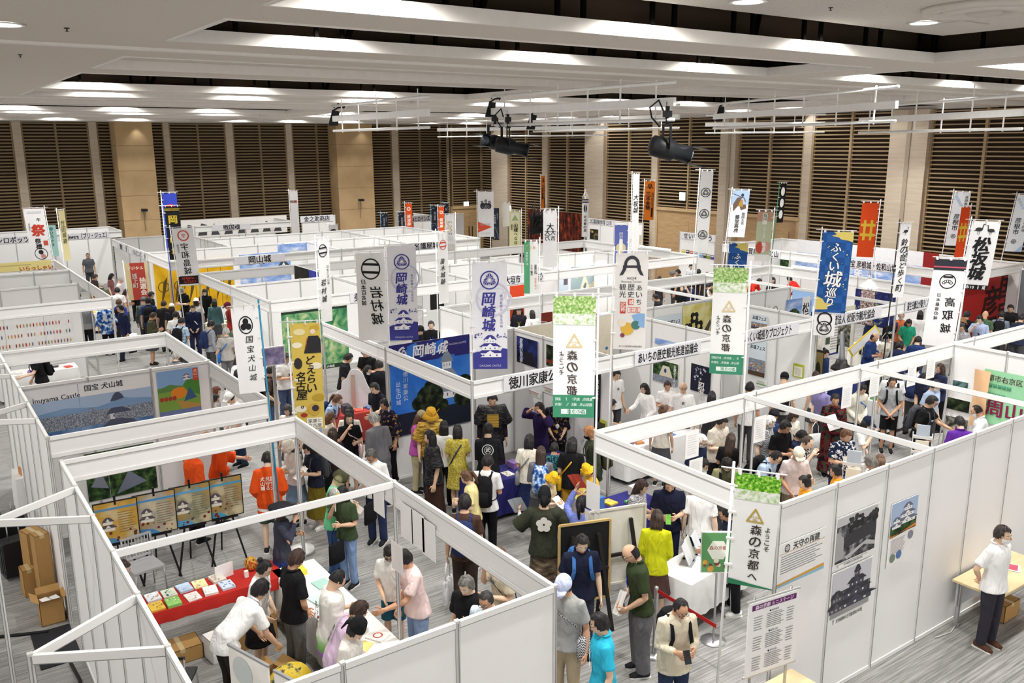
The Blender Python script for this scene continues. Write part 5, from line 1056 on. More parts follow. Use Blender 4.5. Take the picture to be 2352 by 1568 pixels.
            for gi in ((0,) if k == 'paperl' else (1,) if k == 'paperr' else (None,)):
                if gi is None: m_ = (g.arms[0][3]+g.arms[1][3])/2+Vector((0, -.09, -.02)); rr = Matrix.Rotation(R(-52), 4, 'X')
                else: sg, s2, el, wr = g.arms[gi]; m_ = wr+(wr-el).normalized()*.1; rr = Matrix.Rotation(R(-25), 4, 'X') @ Matrix.Rotation(R(20*sg), 4, 'Y')
                t = child('leaflet', shared('paper', paper_mesh), 1, None, [cmat(c or '#f2f1ee')]); t.matrix_world = P @ Matrix.Translation(m_) @ rr @ Matrix.Translation((0, 0, -.1)); tag(t, brief(PAPC.get(c, 'white')+' leaflet held by the person', d), 'leaflet')
        elif k == 'phone':
            sg, s2, el, wr = g.arms[1]; t = child('smartphone', shared('phone', lambda: MB().box(-.036, -.004, -.07, .036, .004, .07).mesh('m')), 1, None, [cmat(c or '#202126')]); t.matrix_world = P @ Matrix.Translation(wr+(wr-el).normalized()*.1+Vector((.02, -.03, 0))) @ Matrix.Rotation(R(-30), 4, 'X'); tag(t, brief('smartphone held by the person', d), 'phone')
        elif k == 'fan':
            sg, s2, el, wr = g.arms[1]; b = MB(); b.tube([(0, -.003, .14), (0, .003, .14)], .115, 20, (1, 0, 0)); t = child('round_fan', b.mesh('m'), 1, None, [FANM]); child('handle', MB().box(-.008, -.004, -.14, .008, .004, .04).mesh('m'), 1, t, [WHITE]); t.matrix_world = P @ Matrix.Translation(wr+(wr-el).normalized()*.09); tag(t, brief('round paper fan held by the person', d), 'fan')
        elif k in ('back', 'front'):
            M = g.M(1.2); sgn = 1 if k == 'back' else -1; off = {'happi': .165, 'armour': .168, 'jacket': .163}.get(top, .152); tt, col = c.split('/')
            n = g.rt @ Vector((0, sgn, 0)); s = Sheet(M @ Vector((0, sgn*off, .03)), (-sgn, 0, 0), g.rt @ Vector((0, 0, 1)), n)
            if tt.startswith('@'): ART[tt[1:]](s, '#'+col)
            else:
                L = tt.split('|')
                for i, w_ in enumerate(L):
                    if w_.isascii(): s.text(w_, 0, .08-.07*i, .055, '#'+col, .02)
                    else: s.column(w_, (len(L)/2-.5-i)*.08, .1, .068, '#'+col, 1.1, bold=.03)
            s.done('print', o)
    return o
BAGC = {'#1b1b1e': 'black', '#27345c': 'navy', '#3f6fb0': 'blue', '#8a8c90': 'grey', '#4a4c52': 'dark grey', '#4c4f3c': 'olive', '#e8e2d2': 'cream', '#f0f0f0': 'white', '#2f72c4': 'bright blue', '#7a70c8': 'violet', 'bluepat': 'blue patterned', '#e2b632': 'yellow', 'plaid': 'checked', '#6f7f4a': 'green', '#e8e8ec': 'white'}
PAPC = {'#c9d2dc': 'pale blue', '#d9c86a': 'yellow', '#b9b4a8': 'printed', '#e0604a': 'red', '#74b04a': 'green'}
FANM = flo('fan', [(.38, '#d8685a'), (.46, '#f0efe6'), (.52, '#6fb0d6'), (.6, '#e8c95a')], 16)
def crest(s, c):
    for k in range(5): a = R(90+72*k); s.disc(.062*math.cos(a), .06+.062*math.sin(a), .05, c, n=14)
def ringtxt(s, c): s.ring(0, .05, .1, .014, c); s.ring(0, .05, .062, .008, c); s.text('武', 0, .05, .07, c, .03)
def okacr(s, c): mallow(s, 0, .06, .08, c, '#1a1512')
def flag(s, c):
    s.text('TOMMY', 0, .09, .045, c, .02); s.ring(0, .02, .055, .008, '#4a4f6a', n=4); s.rect(-.04, .015, .04, .025, '#4a4f6a'); s.text('HILFIGER', 0, -.07, .045, c, .02)
def wfrog(s, c): s.text('WoodEgg', -.06, .10, .028, c, .0)
def goldp(s, c):
    s.rect(-.1, -.12, .1, .12, '#b8963e')
    for k in range(5): s.rect(-.1, -.1+.05*k, .1, -.094+.05*k, '#4a3a1c')
ART = {'goldp': goldp, 'crest': crest, 'ring': ringtxt, 'oka': okacr, 'flag': flag, 'wood': wfrog}
# ================================================================== POSTERS, CLOTHS AND PHOTOGRAPHS ON THE PANELS
def hang(name, label, cat, plane, tl, br, art, base='#f2f2f1', t=.006, off=.025, bulge=0., zz=None):
    """flat printed piece between two pixels on a panel plane; art(sheet, w, h) draws it"""
    ax, v = plane; v = v-off-(bulge*2 if bulge else 0)
    a = (onY if ax == 'y' else onX)(*tl, v); c = (onY if ax == 'y' else onX)(*br, v)
    if zz: a.z, c.z = zz
    mid = (a+c)/2; w = abs(c.x-a.x) if ax == 'y' else abs(c.y-a.y); h = a.z-c.z
    ux = Vector((1, 0, 0)) if ax == 'y' else Vector((0, -1, 0)); n = Vector((0, -1, 0)) if ax == 'y' else Vector((-1, 0, 0))
    wf = (lambda u, q: bulge*math.sin(7*u+1)*math.cos(2*q)+bulge*.8*math.sin(11*u+3*q)) if bulge else None
    b = MB()
    if bulge:
        N = 16; vs = [ux*(w*(i/N-.5))+Vector((0, 0, h*(j/N-.5)))+n*(wf(w*(i/N-.5), h*(j/N-.5))-k*.003) for k in (0, 1) for j in range(N+1) for i in range(N+1)]
        fs = [(j*(N+1)+i, j*(N+1)+i+1, (j+1)*(N+1)+i+1, (j+1)*(N+1)+i) for j in range(N) for i in range(N)]; b.add(vs, fs+[tuple(x+(N+1)**2 for x in f[::-1]) for f in fs], True)
    elif ax == 'y': b.box(-w/2, 0, -h/2, w/2, t, h/2)
    else: b.box(0, -w/2, -h/2, t, w/2, h/2)
    o = b.build(name, [base if isinstance(base, bpy.types.Material) else mat(base, .6, key='print')]); o.location = mid; tag(o, label, cat)
    s = Sheet((0, 0, 0), ux, (0, 0, 1), n, wf); art(s, w, h); s.done('print', o); return o
def lines(s, u0, v0, u1, v1, n, c='#9b9b9d', f=.35):
    d = (v1-v0)/n; g = random.Random(n)
    for i in range(n): s.rect(u0, v0+d*(i+.5)-abs(d)*f/2, u0+(u1-u0)*g.uniform(.8, 1), v0+d*(i+.5)+abs(d)*f/2, c)
TREE = ramp_mat('print_foliage', [(.35, '#17231a'), (.5, '#2f4a2a'), (.65, '#56763f'), (.75, '#7d9a5c')], scale=9, detail=8); PINE = ramp_mat('print_pines', [(.4, '#10160f'), (.55, '#2b3822'), (.7, '#4d5a38')], scale=7, detail=8)
SKYB = ramp_mat('print_sky', [(.4, '#2f6fd0'), (.6, '#4f8ce0'), (.75, '#9cc0ee')], scale=2, detail=4); TOWN = ramp_mat('print_town', [(.4, '#5d6676'), (.52, '#8f97a5'), (.65, '#b9bcc4')], scale=70, detail=6); RIVER = ramp_mat('print_river', [(.4, '#4d74a8'), (.65, '#7f9dc4')], scale=3)
RELIEF = ramp_mat('print_relief_map', [(.3, '#2c6a46'), (.45, '#5a9a6a'), (.58, '#a3bf86'), (.7, '#d9dcb4')], scale=3, detail=9, dist=1.4); BWP = ramp_mat('print_black_white', [(.35, '#1d1d1f'), (.5, '#55555a'), (.65, '#a3a3a6')], scale=8, detail=6); RUST = ramp_mat('dark_red_wall_print', [(.4, '#24120f'), (.55, '#5f2415'), (.68, '#a3441c')], scale=5, detail=9, sc3=(1, 1, .5)); NIGHT = ramp_mat('print_night', [(.4, '#10163c'), (.6, '#26357a'), (.75, '#4a5aa8')], scale=3); GOLDS = ramp_mat('gold_leaf_screen', [(.3, '#c9950f'), (.6, '#e6b724')], scale=2, rough=.45); BLOSSOM = ramp_mat('print_blossom', [(.4, '#4a4438'), (.52, '#a08a88'), (.66, '#d9c9cc')], scale=20, detail=6); STONES = ramp_mat('print_stones', [(.38, '#3a3a34'), (.52, '#77756c'), (.68, '#b0aea4')], scale=12, detail=7); SUNSET = ramp_mat('print_sunset', [(.3, '#6a3a1a'), (.5, '#d98a2c'), (.7, '#f2c060')], scale=1.5); SKYC = ramp_mat('print_cloudy_sky', [(.4, '#7d9fdc'), (.55, '#a9c0ea'), (.7, '#e6ebf4')], scale=2.2, detail=3, sc3=(1, 1, 2.5)); CREAMC = mat('#f0e8d2', .9, key='cream'); NAVYC = ramp_mat('print_navy_map', [(.4, '#1a2050'), (.58, '#2b3374'), (.68, '#8a9a5a')], scale=6, detail=6)
Y0, Y1, Y2, Y3 = ('y', 5.47), ('y', 15.5), ('y', 14.55), ('y', 20.7)
# outside of the front right wall
def rebuild(s, w, h):
    s.ring(-w*.32, h*.36, w*.055, w*.012, INK); s.text('三', -w*.32, h*.36, w*.06, INK, .03); s.text('天守の再建', w*.08, h*.36, w*.1, INK, .02); s.rect(-w*.48, h*.255, w*.48, h*.265, '#c9a35a'); lines(s, -w*.44, h*.22, w*.44, -h*.22, 8, '#8a8a90', .28)
    s.poly([(-w*.5, -h*.5), (w*.5, -h*.5), (w*.5, -h*.43), (-w*.5, -h*.46)], '#8fc0d8'); s.poly([(-w*.5, -h*.45), (w*.5, -h*.42), (w*.5, -h*.36), (-w*.5, -h*.42)], '#d9a03a')
hang('info_board', 'white printed board about rebuilding the keep on the front right wall', 'poster', Y0, (1789, 1253), (1891, 1304), rebuild)
def oldphoto(k):
    def f(s, w, h):
        s.rect(-w*.47, -h*.47, w*.47, h*.47, BWP)
        if k == 0: s.rect(-w*.47, h*.30, w*.47, h*.47, '#c4c4c8'); s.poly([(-w*.3, h*.05), (w*.45, h*.2), (w*.47, -h*.1), (-w*.25, -h*.2)], '#3c3c40'); s.poly([(-w*.47, h*.2), (-w*.3, h*.05), (-w*.28, -h*.4), (-w*.47, -h*.42)], '#a8a8aa'); s.poly([(-w*.25, -h*.38), (w*.25, -h*.2), (w*.47, -h*.3), (w*.47, -h*.38), (w*.2, -h*.28), (-w*.2, -h*.46)], '#b9b9ba'); specks(s, -w*.25, h*.2, w*.45, h*.4, 30, w*.05, ['#2a2a2c', '#3a3a3e'], 2)
        else: s.rect(-w*.47, h*.05, w*.47, h*.47, '#c9c9d2'); s.rect(-w*.47, -h*.47, w*.47, -h*.36, '#9a9a9c'); castle(s, w*.12, -h*.36, w*1.0, h*.8, '#4a4a56', '#38383f', 4, shade='#d8d8dc'); castle(s, -w*.34, -h*.36, w*.4, h*.42, '#5a5a62', '#3c3c42', 2, shade='#c9c9cc')
    return f
hang('photo_print', 'black and white photograph of a stone moat wall, upper one on the front right wall', 'photograph', Y0, (1922, 1192), (2010, 1259), oldphoto(0))
hang('photo_print', 'black and white photograph of a keep in scaffolding, lower one on the front right wall', 'photograph', Y0, (1911, 1319), (1996, 1382), oldphoto(1))
hang('caption_strip', 'white caption strip under the moat wall photograph', 'caption', Y0, (1926, 1298), (1992, 1275), lambda s, w, h: s.text('天守再建前の古写真(昭和初期)', 0, 0, h*.6, INK, .01, box=w*.9))
hang('caption_strip', 'white caption strip under the scaffolded keep photograph', 'caption', Y0, (1916, 1422), (1982, 1402), lambda s, w, h: s.text('天守再建時の古写真(昭和29年頃)', 0, 0, h*.6, INK, .01, box=w*.9))
def hokoku(s, w, h):
    s.rect(-w/2, 0, w/2, h/2, '#a9bede'); s.rect(-w/2, 0, w/2, h*.16, TREE); castle(s, w*.12, h*.13, w*.8, h*.3, '#f0f0f2', '#6d7384', 3, shade='#55585f'); castle(s, -w*.28, h*.1, w*.4, h*.16, '#ededf0', '#6d7384', 2); s.poly([(-w*.5, h*.0), (w*.5, h*.02), (w*.5, h*.07), (-w*.5, -h*.03)], '#d9803a'); lines(s, -w*.42, -h*.06, w*.15, -h*.3, 10, '#b0a6a6', .3)
    for u, v, c in ((.32, -.1, '#8a8a9a'), (-.32, -.36, '#7a8a7a'), (-.08, -.34, '#5a7ab0')): s.disc(w*u, h*v, w*.1, c)
hang('poster', 'colour poster of a white castle with small print on the front right wall', 'poster', Y0, (2050, 1159), (2095, 1279), hokoku)
# hanging sheets of paper along the fascias
pap = None
for i, (q, D, hh, lb) in enumerate((((934, 1200), (4.28, 7.9), .42, 'first from the middle post of the nearest booth'), ((960, 1218), (4.28, 7.65), .42, 'second from the middle post of the nearest booth'), ((985, 1240), (4.28, 7.4), .42, 'third from the middle post of the nearest booth'), ((870, 1150), (4.28, 8.6), .34, 'just left of the middle post of the nearest booth'), ((912, 1280), (4.28, 8.4), .36, 'low beside the post in front of the pink shirt'),
        ((1745, 985), (10.5, 8.47), .42, 'right of the middle post of the front right booth'), ((1590, 1020), (9.2, 8.47), .42, 'below the front right fascia, left of the smiling one'), ((1598, 1075), (9.2, 8.47), .3, 'below another sheet on the front right fascia'), ((1945, 910), (12.9, 8.47), .40, 'below the fascia before the red kimono'), ((2008, 885), (13.6, 8.47), .40, 'below the fascia right of the second post'), ((2094, 862), (14.9, 8.47), .40, 'below the fascia, left one near the wall end'), ((2138, 845), (15.5, 8.47), .40, 'below the fascia, right one near the wall end'), ((1362, 1140), (7.3, 8.3), .40, 'taped on the corner post above the lilac shirt'), ((1358, 1195), (7.3, 8.3), .26, 'taped on the corner post, lower one'))):
    o = inst('hanging_sheet', me_of(lambda b: b.box(-.14, -.001, -hh, .14, .001, 0), [WHITE]), None, (D[0]-.03 if D[0] in (4.28, 7.3) else D[0], D[1]-.03, 2.42 if 'low' not in lb and 'below another' not in lb else 2.0), R(90) if D[0] in (4.28, 7.3) else 0)
    z = o.location.z
    for _ in range(1): pr = onX(*q, D[0]-.03) if D[0] in (4.28, 7.3) else onY(*q, D[1]-.03); o.location = pr+Vector((0, 0, hh/2))
    tag(o, 'white paper sheet hanging '+lb, 'paper'); s = Sheet((0, -.001, 0), (1, 0, 0), (0, 0, 1), (0, -1, 0)); s.o = Vector((0, -.001, -hh/2)); lines(s, -.1, hh*.38, .1, -hh*.38, 9, '#d5d5d8', .25); s.done('print', o)
# castle booth on the left: posters on its back wall
def aerial(s, w, h):
    s.rect(-w/2, -h/2, w/2, -h*.16, RIVER); s.rect(-w/2, -h*.16, w/2, h*.1, TOWN); s.rect(-w/2, h*.1, w/2, h*.3, '#a9bfdc'); s.rect(-w/2, h*.3, w/2, h/2, '#ececee'); s.poly([(-w*.5, h*.1), (-w*.2, h*.16), (w*.05, h*.11), (w*.3, h*.2), (w*.5, h*.13), (w*.5, h*.06), (-w*.5, h*.06)], '#7f9fc6')
    castle(s, w*.22, -h*.3, w*.26, h*.56, '#dcdce4', '#4d5468', 3, shade='#4a4f60'); s.disc(-w*.1, -h*.46, w*.06, TREE, n=12); s.disc(w*.45, -h*.36, w*.08, TREE, n=12); s.text('Inuyama Castle', -w*.25, h*.34, h*.09, '#33333a', .01); s.text('国宝 犬山城', w*.12, h*.42, h*.09, '#33333a', .02); s.rect(-w*.085, -h/2, -w*.08, h/2, '#8fa3c0')
hang('photo_cloth', 'wide cloth poster of an aerial river view with a castle keep', 'poster', Y1, (50, 905), (353, 958), aerial, bulge=.003, zz=(2.62, 1.5))
def festival(s, w, h):
    s.rect(-w/2, h*.15, w/2, h/2, '#86abd8'); s.rect(-w/2, -h*.5, w/2, h*.15, '#7fa348'); s.poly([(-w*.5, h*.12), (-w*.2, h*.2), (w*.1, h*.13), (w*.1, h*.05), (-w*.5, h*.05)], '#5f8a4a'); s.disc(0, 0, w*.2, '#e3892c', ry=h*.12); s.poly([(w*.1, h*.15), (w*.2, h*.26), (w*.5, h*.24), (w*.5, -h*.1), (w*.2, 0)], '#4f8a3a'); s.poly([(w*.1, -h*.2), (w*.25, h*.1), (w*.42, -h*.15)], '#3d5f86'); s.poly([(-w*.1, -h*.15), (w*.5, -h*.3), (w*.5, -h*.45), (w*.1, -h*.4)], '#b9924a'); s.rect(-w/2, -h/2, w/2, -h*.36, '#6f7fae'); s.rect(w*.36, h*.22, w*.48, h*.48, '#cf4a2a'); s.column('犬山ー', w*.42, h*.46, w*.08, '#f6e9c8', 1.05)
    for k in range(4): s.disc(-w*(.42-.1*k), -h*.1, w*.05, '#a8402c', ry=h*.05, n=10)
    castle(s, w*.2, h*.26, w*.2, h*.12, '#f0f0f2', '#7a5a7a', 2)
hang('poster', 'bright painted festival poster with orange flame beside the aerial castle cloth', 'poster', Y1, (358, 856), (463, 941), festival, zz=(2.62, 1.78))
def mosswall(s, w, h): s.rect(-w/2, -h/2, w/2, h/2, TREE); s.poly([(-w*.1, -h*.45), (w*.1, 0), (w*.35, -h*.3)], '#7d8698'); s.poly([(-w*.45, -h*.2), (-w*.3, h*.1), (-w*.2, -h*.3)], '#8a919e'); s.rect(-w*.19, -h/2, -w*.185, h/2, '#c9c9c4')
hang('poster', 'green mossy roof photograph low on the wall behind the easels', 'poster', Y1, (190, 1030), (362, 1112), mosswall, zz=(1.4, .55))
# easels with display boards
def easel(px, py, label, k):
    p = onY(px, py, 13.1+.0*k); t = empty('display_easel', (p.x, 13.1, 0), label, 'easel', R(-4)); blk = mat('#17171a', .5); hb = .74
    b = MB(); b.box(-.30, -.02, hb, .30, .0, hb+.66); fr = b.build('board_frame', [blk], t)
    cols = [('#c9a04a', '#5a8fb8'), ('#a9a396', '#4f8fc4'), ('#8a8d78', '#5fa3d0'), ('#9a8a6a', '#4a9ac0')][k]
    s = Sheet((0, -.021, hb+.33), (1, 0, 0), (0, 0, 1), (0, -1, 0)); s.rect(-.285, -.315, .285, .315, ramp_mat('easel_print_%d' % k, [(.35, '#b98f3c'), (.5, cols[0]), (.65, '#cfc3a0')], scale=3)); s.rect(-.285, .20, .285, .235, cols[1]); lines(s, .02, .16, .26, -.18, 9, '#7d7458', .3)
    castle(s, -.12, -.12, .22, .2, '#e3ded0', '#5a5058', 2); s.poly([(-.285, -.315), (.05, -.315), (-.05, -.24), (-.285, -.2)], cols[1]); specks(s, -.25, -.3, .25, -.1, 9, .02, ['#4a3f3a', '#7a3028'], k); s.done('print', fr)
    for g in (-1, 1): b = MB(); b.bar((g*.05, .05, hb+.3), (g*.27, -.1, 0), .022); b.build('leg', [blk], t)
    b = MB(); b.bar((0, .04, hb+.6), (0, .42, 0), .022); b.build('leg', [blk], t); b = MB(); b.bar((-.2, -.03, hb-.01), (.2, -.03, hb-.01), .02, .03); b.build('ledge', [blk], t); b = MB(); b.bar((0, -.01, hb+.6), (0, -.01, hb+.74), .03); b.build('top_clip', [blk], t)
for k, (q, lb) in enumerate((((270, 1215), 'yellow illustrated board on a black easel, leftmost of four'), ((357, 1185), 'grey blue illustrated board on a black easel, second from left'), ((438, 1160), 'olive illustrated board on a black easel, third from left'), ((512, 1140), 'illustrated castle board on a black easel, rightmost of four'))): easel(*q, lb, k)
# okazaki cloth and centre booth posters
def okcloth(s, w, h):
    s.rect(-w/2, -h/2, w/2, h/2, ramp_mat('print_bright_blue', [(.4, '#2f6fd0'), (.6, '#3f80dd')], scale=2)); s.rect(-w/2, h*.28, w/2, h/2, '#2c2a72'); s.ring(-w*.33, h*.4, h*.07, h*.014, '#e9e9f2'); mallow(s, -w*.33, h*.4, h*.055, '#e9e9f2', '#2c2a72'); s.text('岡崎城', w*.0, h*.4, h*.13, '#f2f2f6', .03, .1); s.text('OKAZAKI CASTLE', w*.34, h*.42, h*.025, '#cfcfe6', 0); s.column('徳川家康公', -w*.32, h*.2, h*.055, '#dfe6f6', 1.2, bold=0); s.column('出生の城', -w*.41, h*.1, h*.055, '#dfe6f6', 1.2, bold=0)
    castle(s, w*.2, -h*.18, w*.34, h*.5, '#eef0f4', '#8a94a3', 3, shade='#6a7080'); s.rect(-w/2, -h/2, w/2, -h*.26, '#1c2233')
    for u, v, r in ((-.02, -.12, .17), (-.14, -.18, .11), (.42, -.02, .1), (.4, -.2, .12), (.12, -.24, .09), (-.02, .0, .07)): s.disc(w*u, h*v, w*r, PINE, ry=h*r*.8, n=14)
hang('castle_cloth', 'large blue cloth reading 岡崎城 with a white keep and pines', 'cloth', Y2, (893, 797), (1081, 990), okcloth, bulge=.003, zz=(2.72, .9))
def kenzan(s, w, h): s.rect(-w/2, -h/2, w/2, h/2, NIGHT); s.poly([(-w*.5, -h*.5), (w*.45, -h*.5), (w*.3, -h*.1), (w*.22, h*.08), (w*.1, -h*.02), (w*.0, h*.04), (-w*.12, -h*.08), (-w*.18, -h*.02), (-w*.15, -h*.2), (-w*.1, -h*.28)], '#15131c'); s.column('家康公見参', -w*.28, h*.45, w*.15, '#dfe3f2', .95, bold=.03, shear=.1)
hang('poster', 'blue night poster with dark rider silhouette left of the central green banner', 'poster', ('x', X2), (1187, 770), (1235, 846), kenzan)
hang('poster', 'dark poster with autumn leaves half hidden by the central green banner', 'poster', ('x', X2), (1255, 790), (1285, 848), lambda s, w, h: (s.rect(-w/2, -h/2, w/2, h/2, PINE), s.rect(-w/2, -h*.35, w/2, -h*.2, '#8a2f1f')))
for i, (q, q2, lb) in enumerate((((1212, 893), (1241, 915), 'left one of two price cards on the wall under the birthplace board'), ((1246, 885), (1272, 908), 'right one of two price cards on the wall under the birthplace board'))): hang('price_card', 'small white '+lb, 'card', ('x', X2), q, q2, lambda s, w, h: (s.rect(-w*.4, h*.25, w*.4, h*.42, '#b98a96'), s.rect(-w*.3, -h*.3, w*.3, h*.15, '#c9c0ae')))
hang('cream_cloth', 'plain cream cloth draped over the panels behind the centre booth', 'cloth', Y2, (1182, 752), (1270, 772), lambda s, w, h: None, CREAMC, bulge=.01, zz=(2.68, 1.4))
hang('cream_cloth', 'cream cloth with tiny bird motif left of the AICHI banner', 'cloth', Y2, (1370, 725), (1408, 800), lambda s, w, h: (s.disc(0, -h*.1, w*.09, '#d99a2c'), s.disc(w*.1, h*.0, w*.07, '#3f7fc0')), CREAMC, bulge=.008, zz=(2.66, 1.2))
def ofes(s, w, h): s.rect(-w/2, -h*.5, w/2, h*.5, '#dbe7f0'); s.rect(-w/2, -h*.42, w/2, -h*.05, TOWN); s.text('お城フェス', 0, h*.26, w*.2, INK, .04, .1, box=w*.86); s.rect(-w/2, -h*.5, w/2, -h*.38, '#55402f'); specks(s, -w*.45, -h*.36, w*.45, -h*.12, 30, w*.04, ['#d86a4a', '#e9e4da', '#4a5f8a', '#caa23a'], 6)
hang('poster', 'castle festival poster, left of the pair above the AICHI booth', 'poster', Y2, (1500, 717), (1530, 775), ofes, zz=(2.45, 1.7)); hang('poster', 'castle festival poster, right of the pair above the AICHI booth', 'poster', Y2, (1532, 712), (1563, 770), ofes, zz=(2.45, 1.7))
def yellowcrest(s, w, h):
    s.rect(-w/2, -h/2, w/2, h/2, ramp_mat('print_yellow_cloud', [(.4, '#d9cf72'), (.6, '#efe9b4')], scale=3))
    for u, v in ((-.1, .2), (-.3, -.02), (.06, 0)):
        for k in range(4): a = R(45+90*k); s.disc(w*u+w*.08*math.cos(a), h*v+w*.08*math.sin(a), w*.08, INK, n=14)
        s.disc(w*u, h*v, w*.05, '#e3da8f', n=12)
    s.poly([(w*.1, -h*.3), (w*.45, h*.12), (w*.48, h*.02), (w*.3, -h*.36)], '#5a5048')
hang('poster', 'yellow poster with three black flower crests', 'poster', Y2, (1569, 703), (1631, 800), yellowcrest, zz=(2.62, 1.5))
hang('poster', 'castle festival poster on the upper Fukui side wall', 'poster', ('x', X4), (1727, 719), (1761, 760), ofes, off=.03); hang('poster', 'castle festival poster lower on the Fukui back wall', 'poster', ('x', X4), (1722, 783), (1757, 845), ofes, off=.03, zz=(1.95, 1.05))
hang('notice', 'yellow green clipboard notice on the Fukui back wall', 'notice', ('x', X4), (1822, 833), (1845, 870), lambda s, w, h: (s.rect(-w*.38, -h*.42, w*.38, h*.32, '#eceadb'), lines(s, -w*.3, h*.2, w*.3, -h*.35, 7, '#a5a58c')), '#b7c23a'); hang('notice', 'white and green notice low on the Fukui back wall', 'notice', ('x', X4), (1737, 870), (1760, 892), lambda s, w, h: (s.rect(-w*.45, -h*.2, w*.45, 0, '#7fb06a'), lines(s, -w*.4, h*.4, w*.4, h*.05, 3)))
hang('poster', 'garden path poster with small blue figure under the AICHI board', 'poster', ('x', X3), (1501, 822), (1556, 889), lambda s, w, h: (s.rect(-w/2, -h*.18, w/2, h/2, TREE), s.rect(-w/2, -h/2, w/2, -h*.18, TOWN), s.poly([(-w*.1, h*.3), (w*.15, h*.3), (w*.3, -h*.18), (-w*.25, -h*.18)], '#d9d2bc'), s.disc(0, h*.08, w*.05, '#2c3f8a', ry=h*.1), s.column('お歴史さんぽ', w*.38, h*.45, w*.1, '#f2f2ee', 1.05)))
hang('poster', 'black ninja style poster with white brush title under the AICHI board', 'poster', ('x', X3), (1588, 833), (1631, 908), lambda s, w, h: (s.rect(-w/2, -h/2, w/2, h/2, '#1b1e33'), specks(s, -w*.35, -h*.1, w*.35, h*.4, 20, w*.04, ['#c9c9d2', '#7a7a90'], 8), s.column('忍者', w*.05, -h*.12, w*.3, '#f2f2f2', 1.0, bold=.04)))
hang('poster', 'light blue poster high inside the AICHI booth', 'poster', ('x', X3), (1505, 775), (1552, 800), lambda s, w, h: s.rect(-w/2, -h/2, w/2, h/2, SKYC))
hang('poster', 'red poster with dark helmet below the Ogaki board', 'poster', ('y', 20.7), (1171, 655), (1204, 690), lambda s, w, h: (s.rect(-w/2, -h/2, w/2, h/2, '#d4461f'), s.disc(w*.1, 0, w*.3, '#e6893a'), s.poly([(-w*.5, -h*.5), (w*.5, -h*.5), (w*.4, -h*.2), (w*.1, h*.1), (-w*.2, -h*.1)], '#2a1f1c')), off=-.9, zz=(2.2, 1.1)); hang('poster', 'red poster with white brush stroke right of the green banner', 'poster', ('y', 20.7), (1239, 652), (1257, 690), lambda s, w, h: (s.rect(-w/2, -h/2, w/2, h/2, '#cf3322'), s.poly([(-w*.1, -h*.4), (w*.2, h*.3), (w*.3, h*.2), (0, -h*.45)], '#f0e6dc')), off=-.9, zz=(2.2, 1.1))
hang('poster', 'orange sun poster beside a small arm lamp', 'poster', Y2, (1243, 685), (1269, 738), lambda s, w, h: (s.rect(-w/2, -h/2, w/2, h/2, '#7a2a18'), s.disc(w*.1, -h*.2, w*.4, '#e38a2a')), off=-2.4, zz=(2.35, 1.2))
hang('poster', 'grey blue map poster, wide one in the middle booth', 'poster', ('y', 23.72), (1311, 636), (1373, 668), lambda s, w, h: (s.rect(-w/2, -h/2, w/2, h/2, '#8b9fa6'), s.poly([(-w*.2, -h*.3), (0, h*.3), (w*.2, -h*.2)], '#cfc9b4'), specks(s, -w*.4, -h*.4, w*.4, h*.4, 16, w*.06, ['#5d6f7a', '#b9b4a4'], 2)), zz=(2.2, 1.0)); hang('poster', 'pale blue photo poster left of the grey map poster', 'poster', ('y', 23.72), (1283, 640), (1306, 668), lambda s, w, h: (s.rect(-w/2, -h/2, w/2, h/2, '#b4c3d2'), s.rect(0, 0, w*.4, h*.3, '#5a5058'), s.rect(-w*.3, -h*.5, w*.3, -h*.2, '#3f4f6a')), zz=(2.2, 1.0)); hang('poster', 'green relief map poster right of the grey map poster', 'poster', ('y', 23.72), (1378, 630), (1410, 662), lambda s, w, h: s.rect(-w/2, -h/2, w/2, h/2, RELIEF), zz=(2.3, 1.0)); hang('poster', 'narrow dark green panel above the grey map poster', 'poster', ('y', 23.72), (1378, 597), (1410, 606), lambda s, w, h: s.rect(-w/2, -h/2, w/2, h/2, '#2f8060'))
# relief map blind, golden screen, cloths of the left middle
def relief(s, w, h): s.rect(-w/2, -h*.44, w/2, h*.47, RELIEF); s.rect(-w/2, h*.46, w/2, h*.5, '#22352a'); s.rect(-w/2, -h/2, w/2, -h*.43, '#1c3a2a'); s.text('大森城', w*.2, -h*.465, h*.04, '#e9ece6', .02); s.poly([(-w*.1, h*.1), (w*.1, -h*.1), (w*.12, -h*.4), (w*.05, -h*.1)], '#c9b88a')
hang('relief_map', 'green relief map blind behind the yellow banner', 'map', Y3, (645, 718), (803, 838), relief)
hang('folding_screen', 'golden folding screen with ink plants and birds', 'folding screen', ('y', 33.05), (355, 638), (543, 720), lambda s, w, h: [s.rect(-w*.5+w*k/6-.01, -h/2, -w*.5+w*k/6+.01, h/2, '#8a6a1a') for k in range(1, 6)]+[s.poly([(w*u, -h*.4), (w*u+.15, h*.1), (w*u+.3, h*.2), (w*u+.2, -h*.1)], '#5a4a22') for u in (-.45, -.28, -.1, .1, .25, .38)]+[s.ring(w*u, 0, .2, .03, '#6a5420') for u in (-.4, -.2, .3)], GOLDS, t=.03, zz=(2.3, .5))
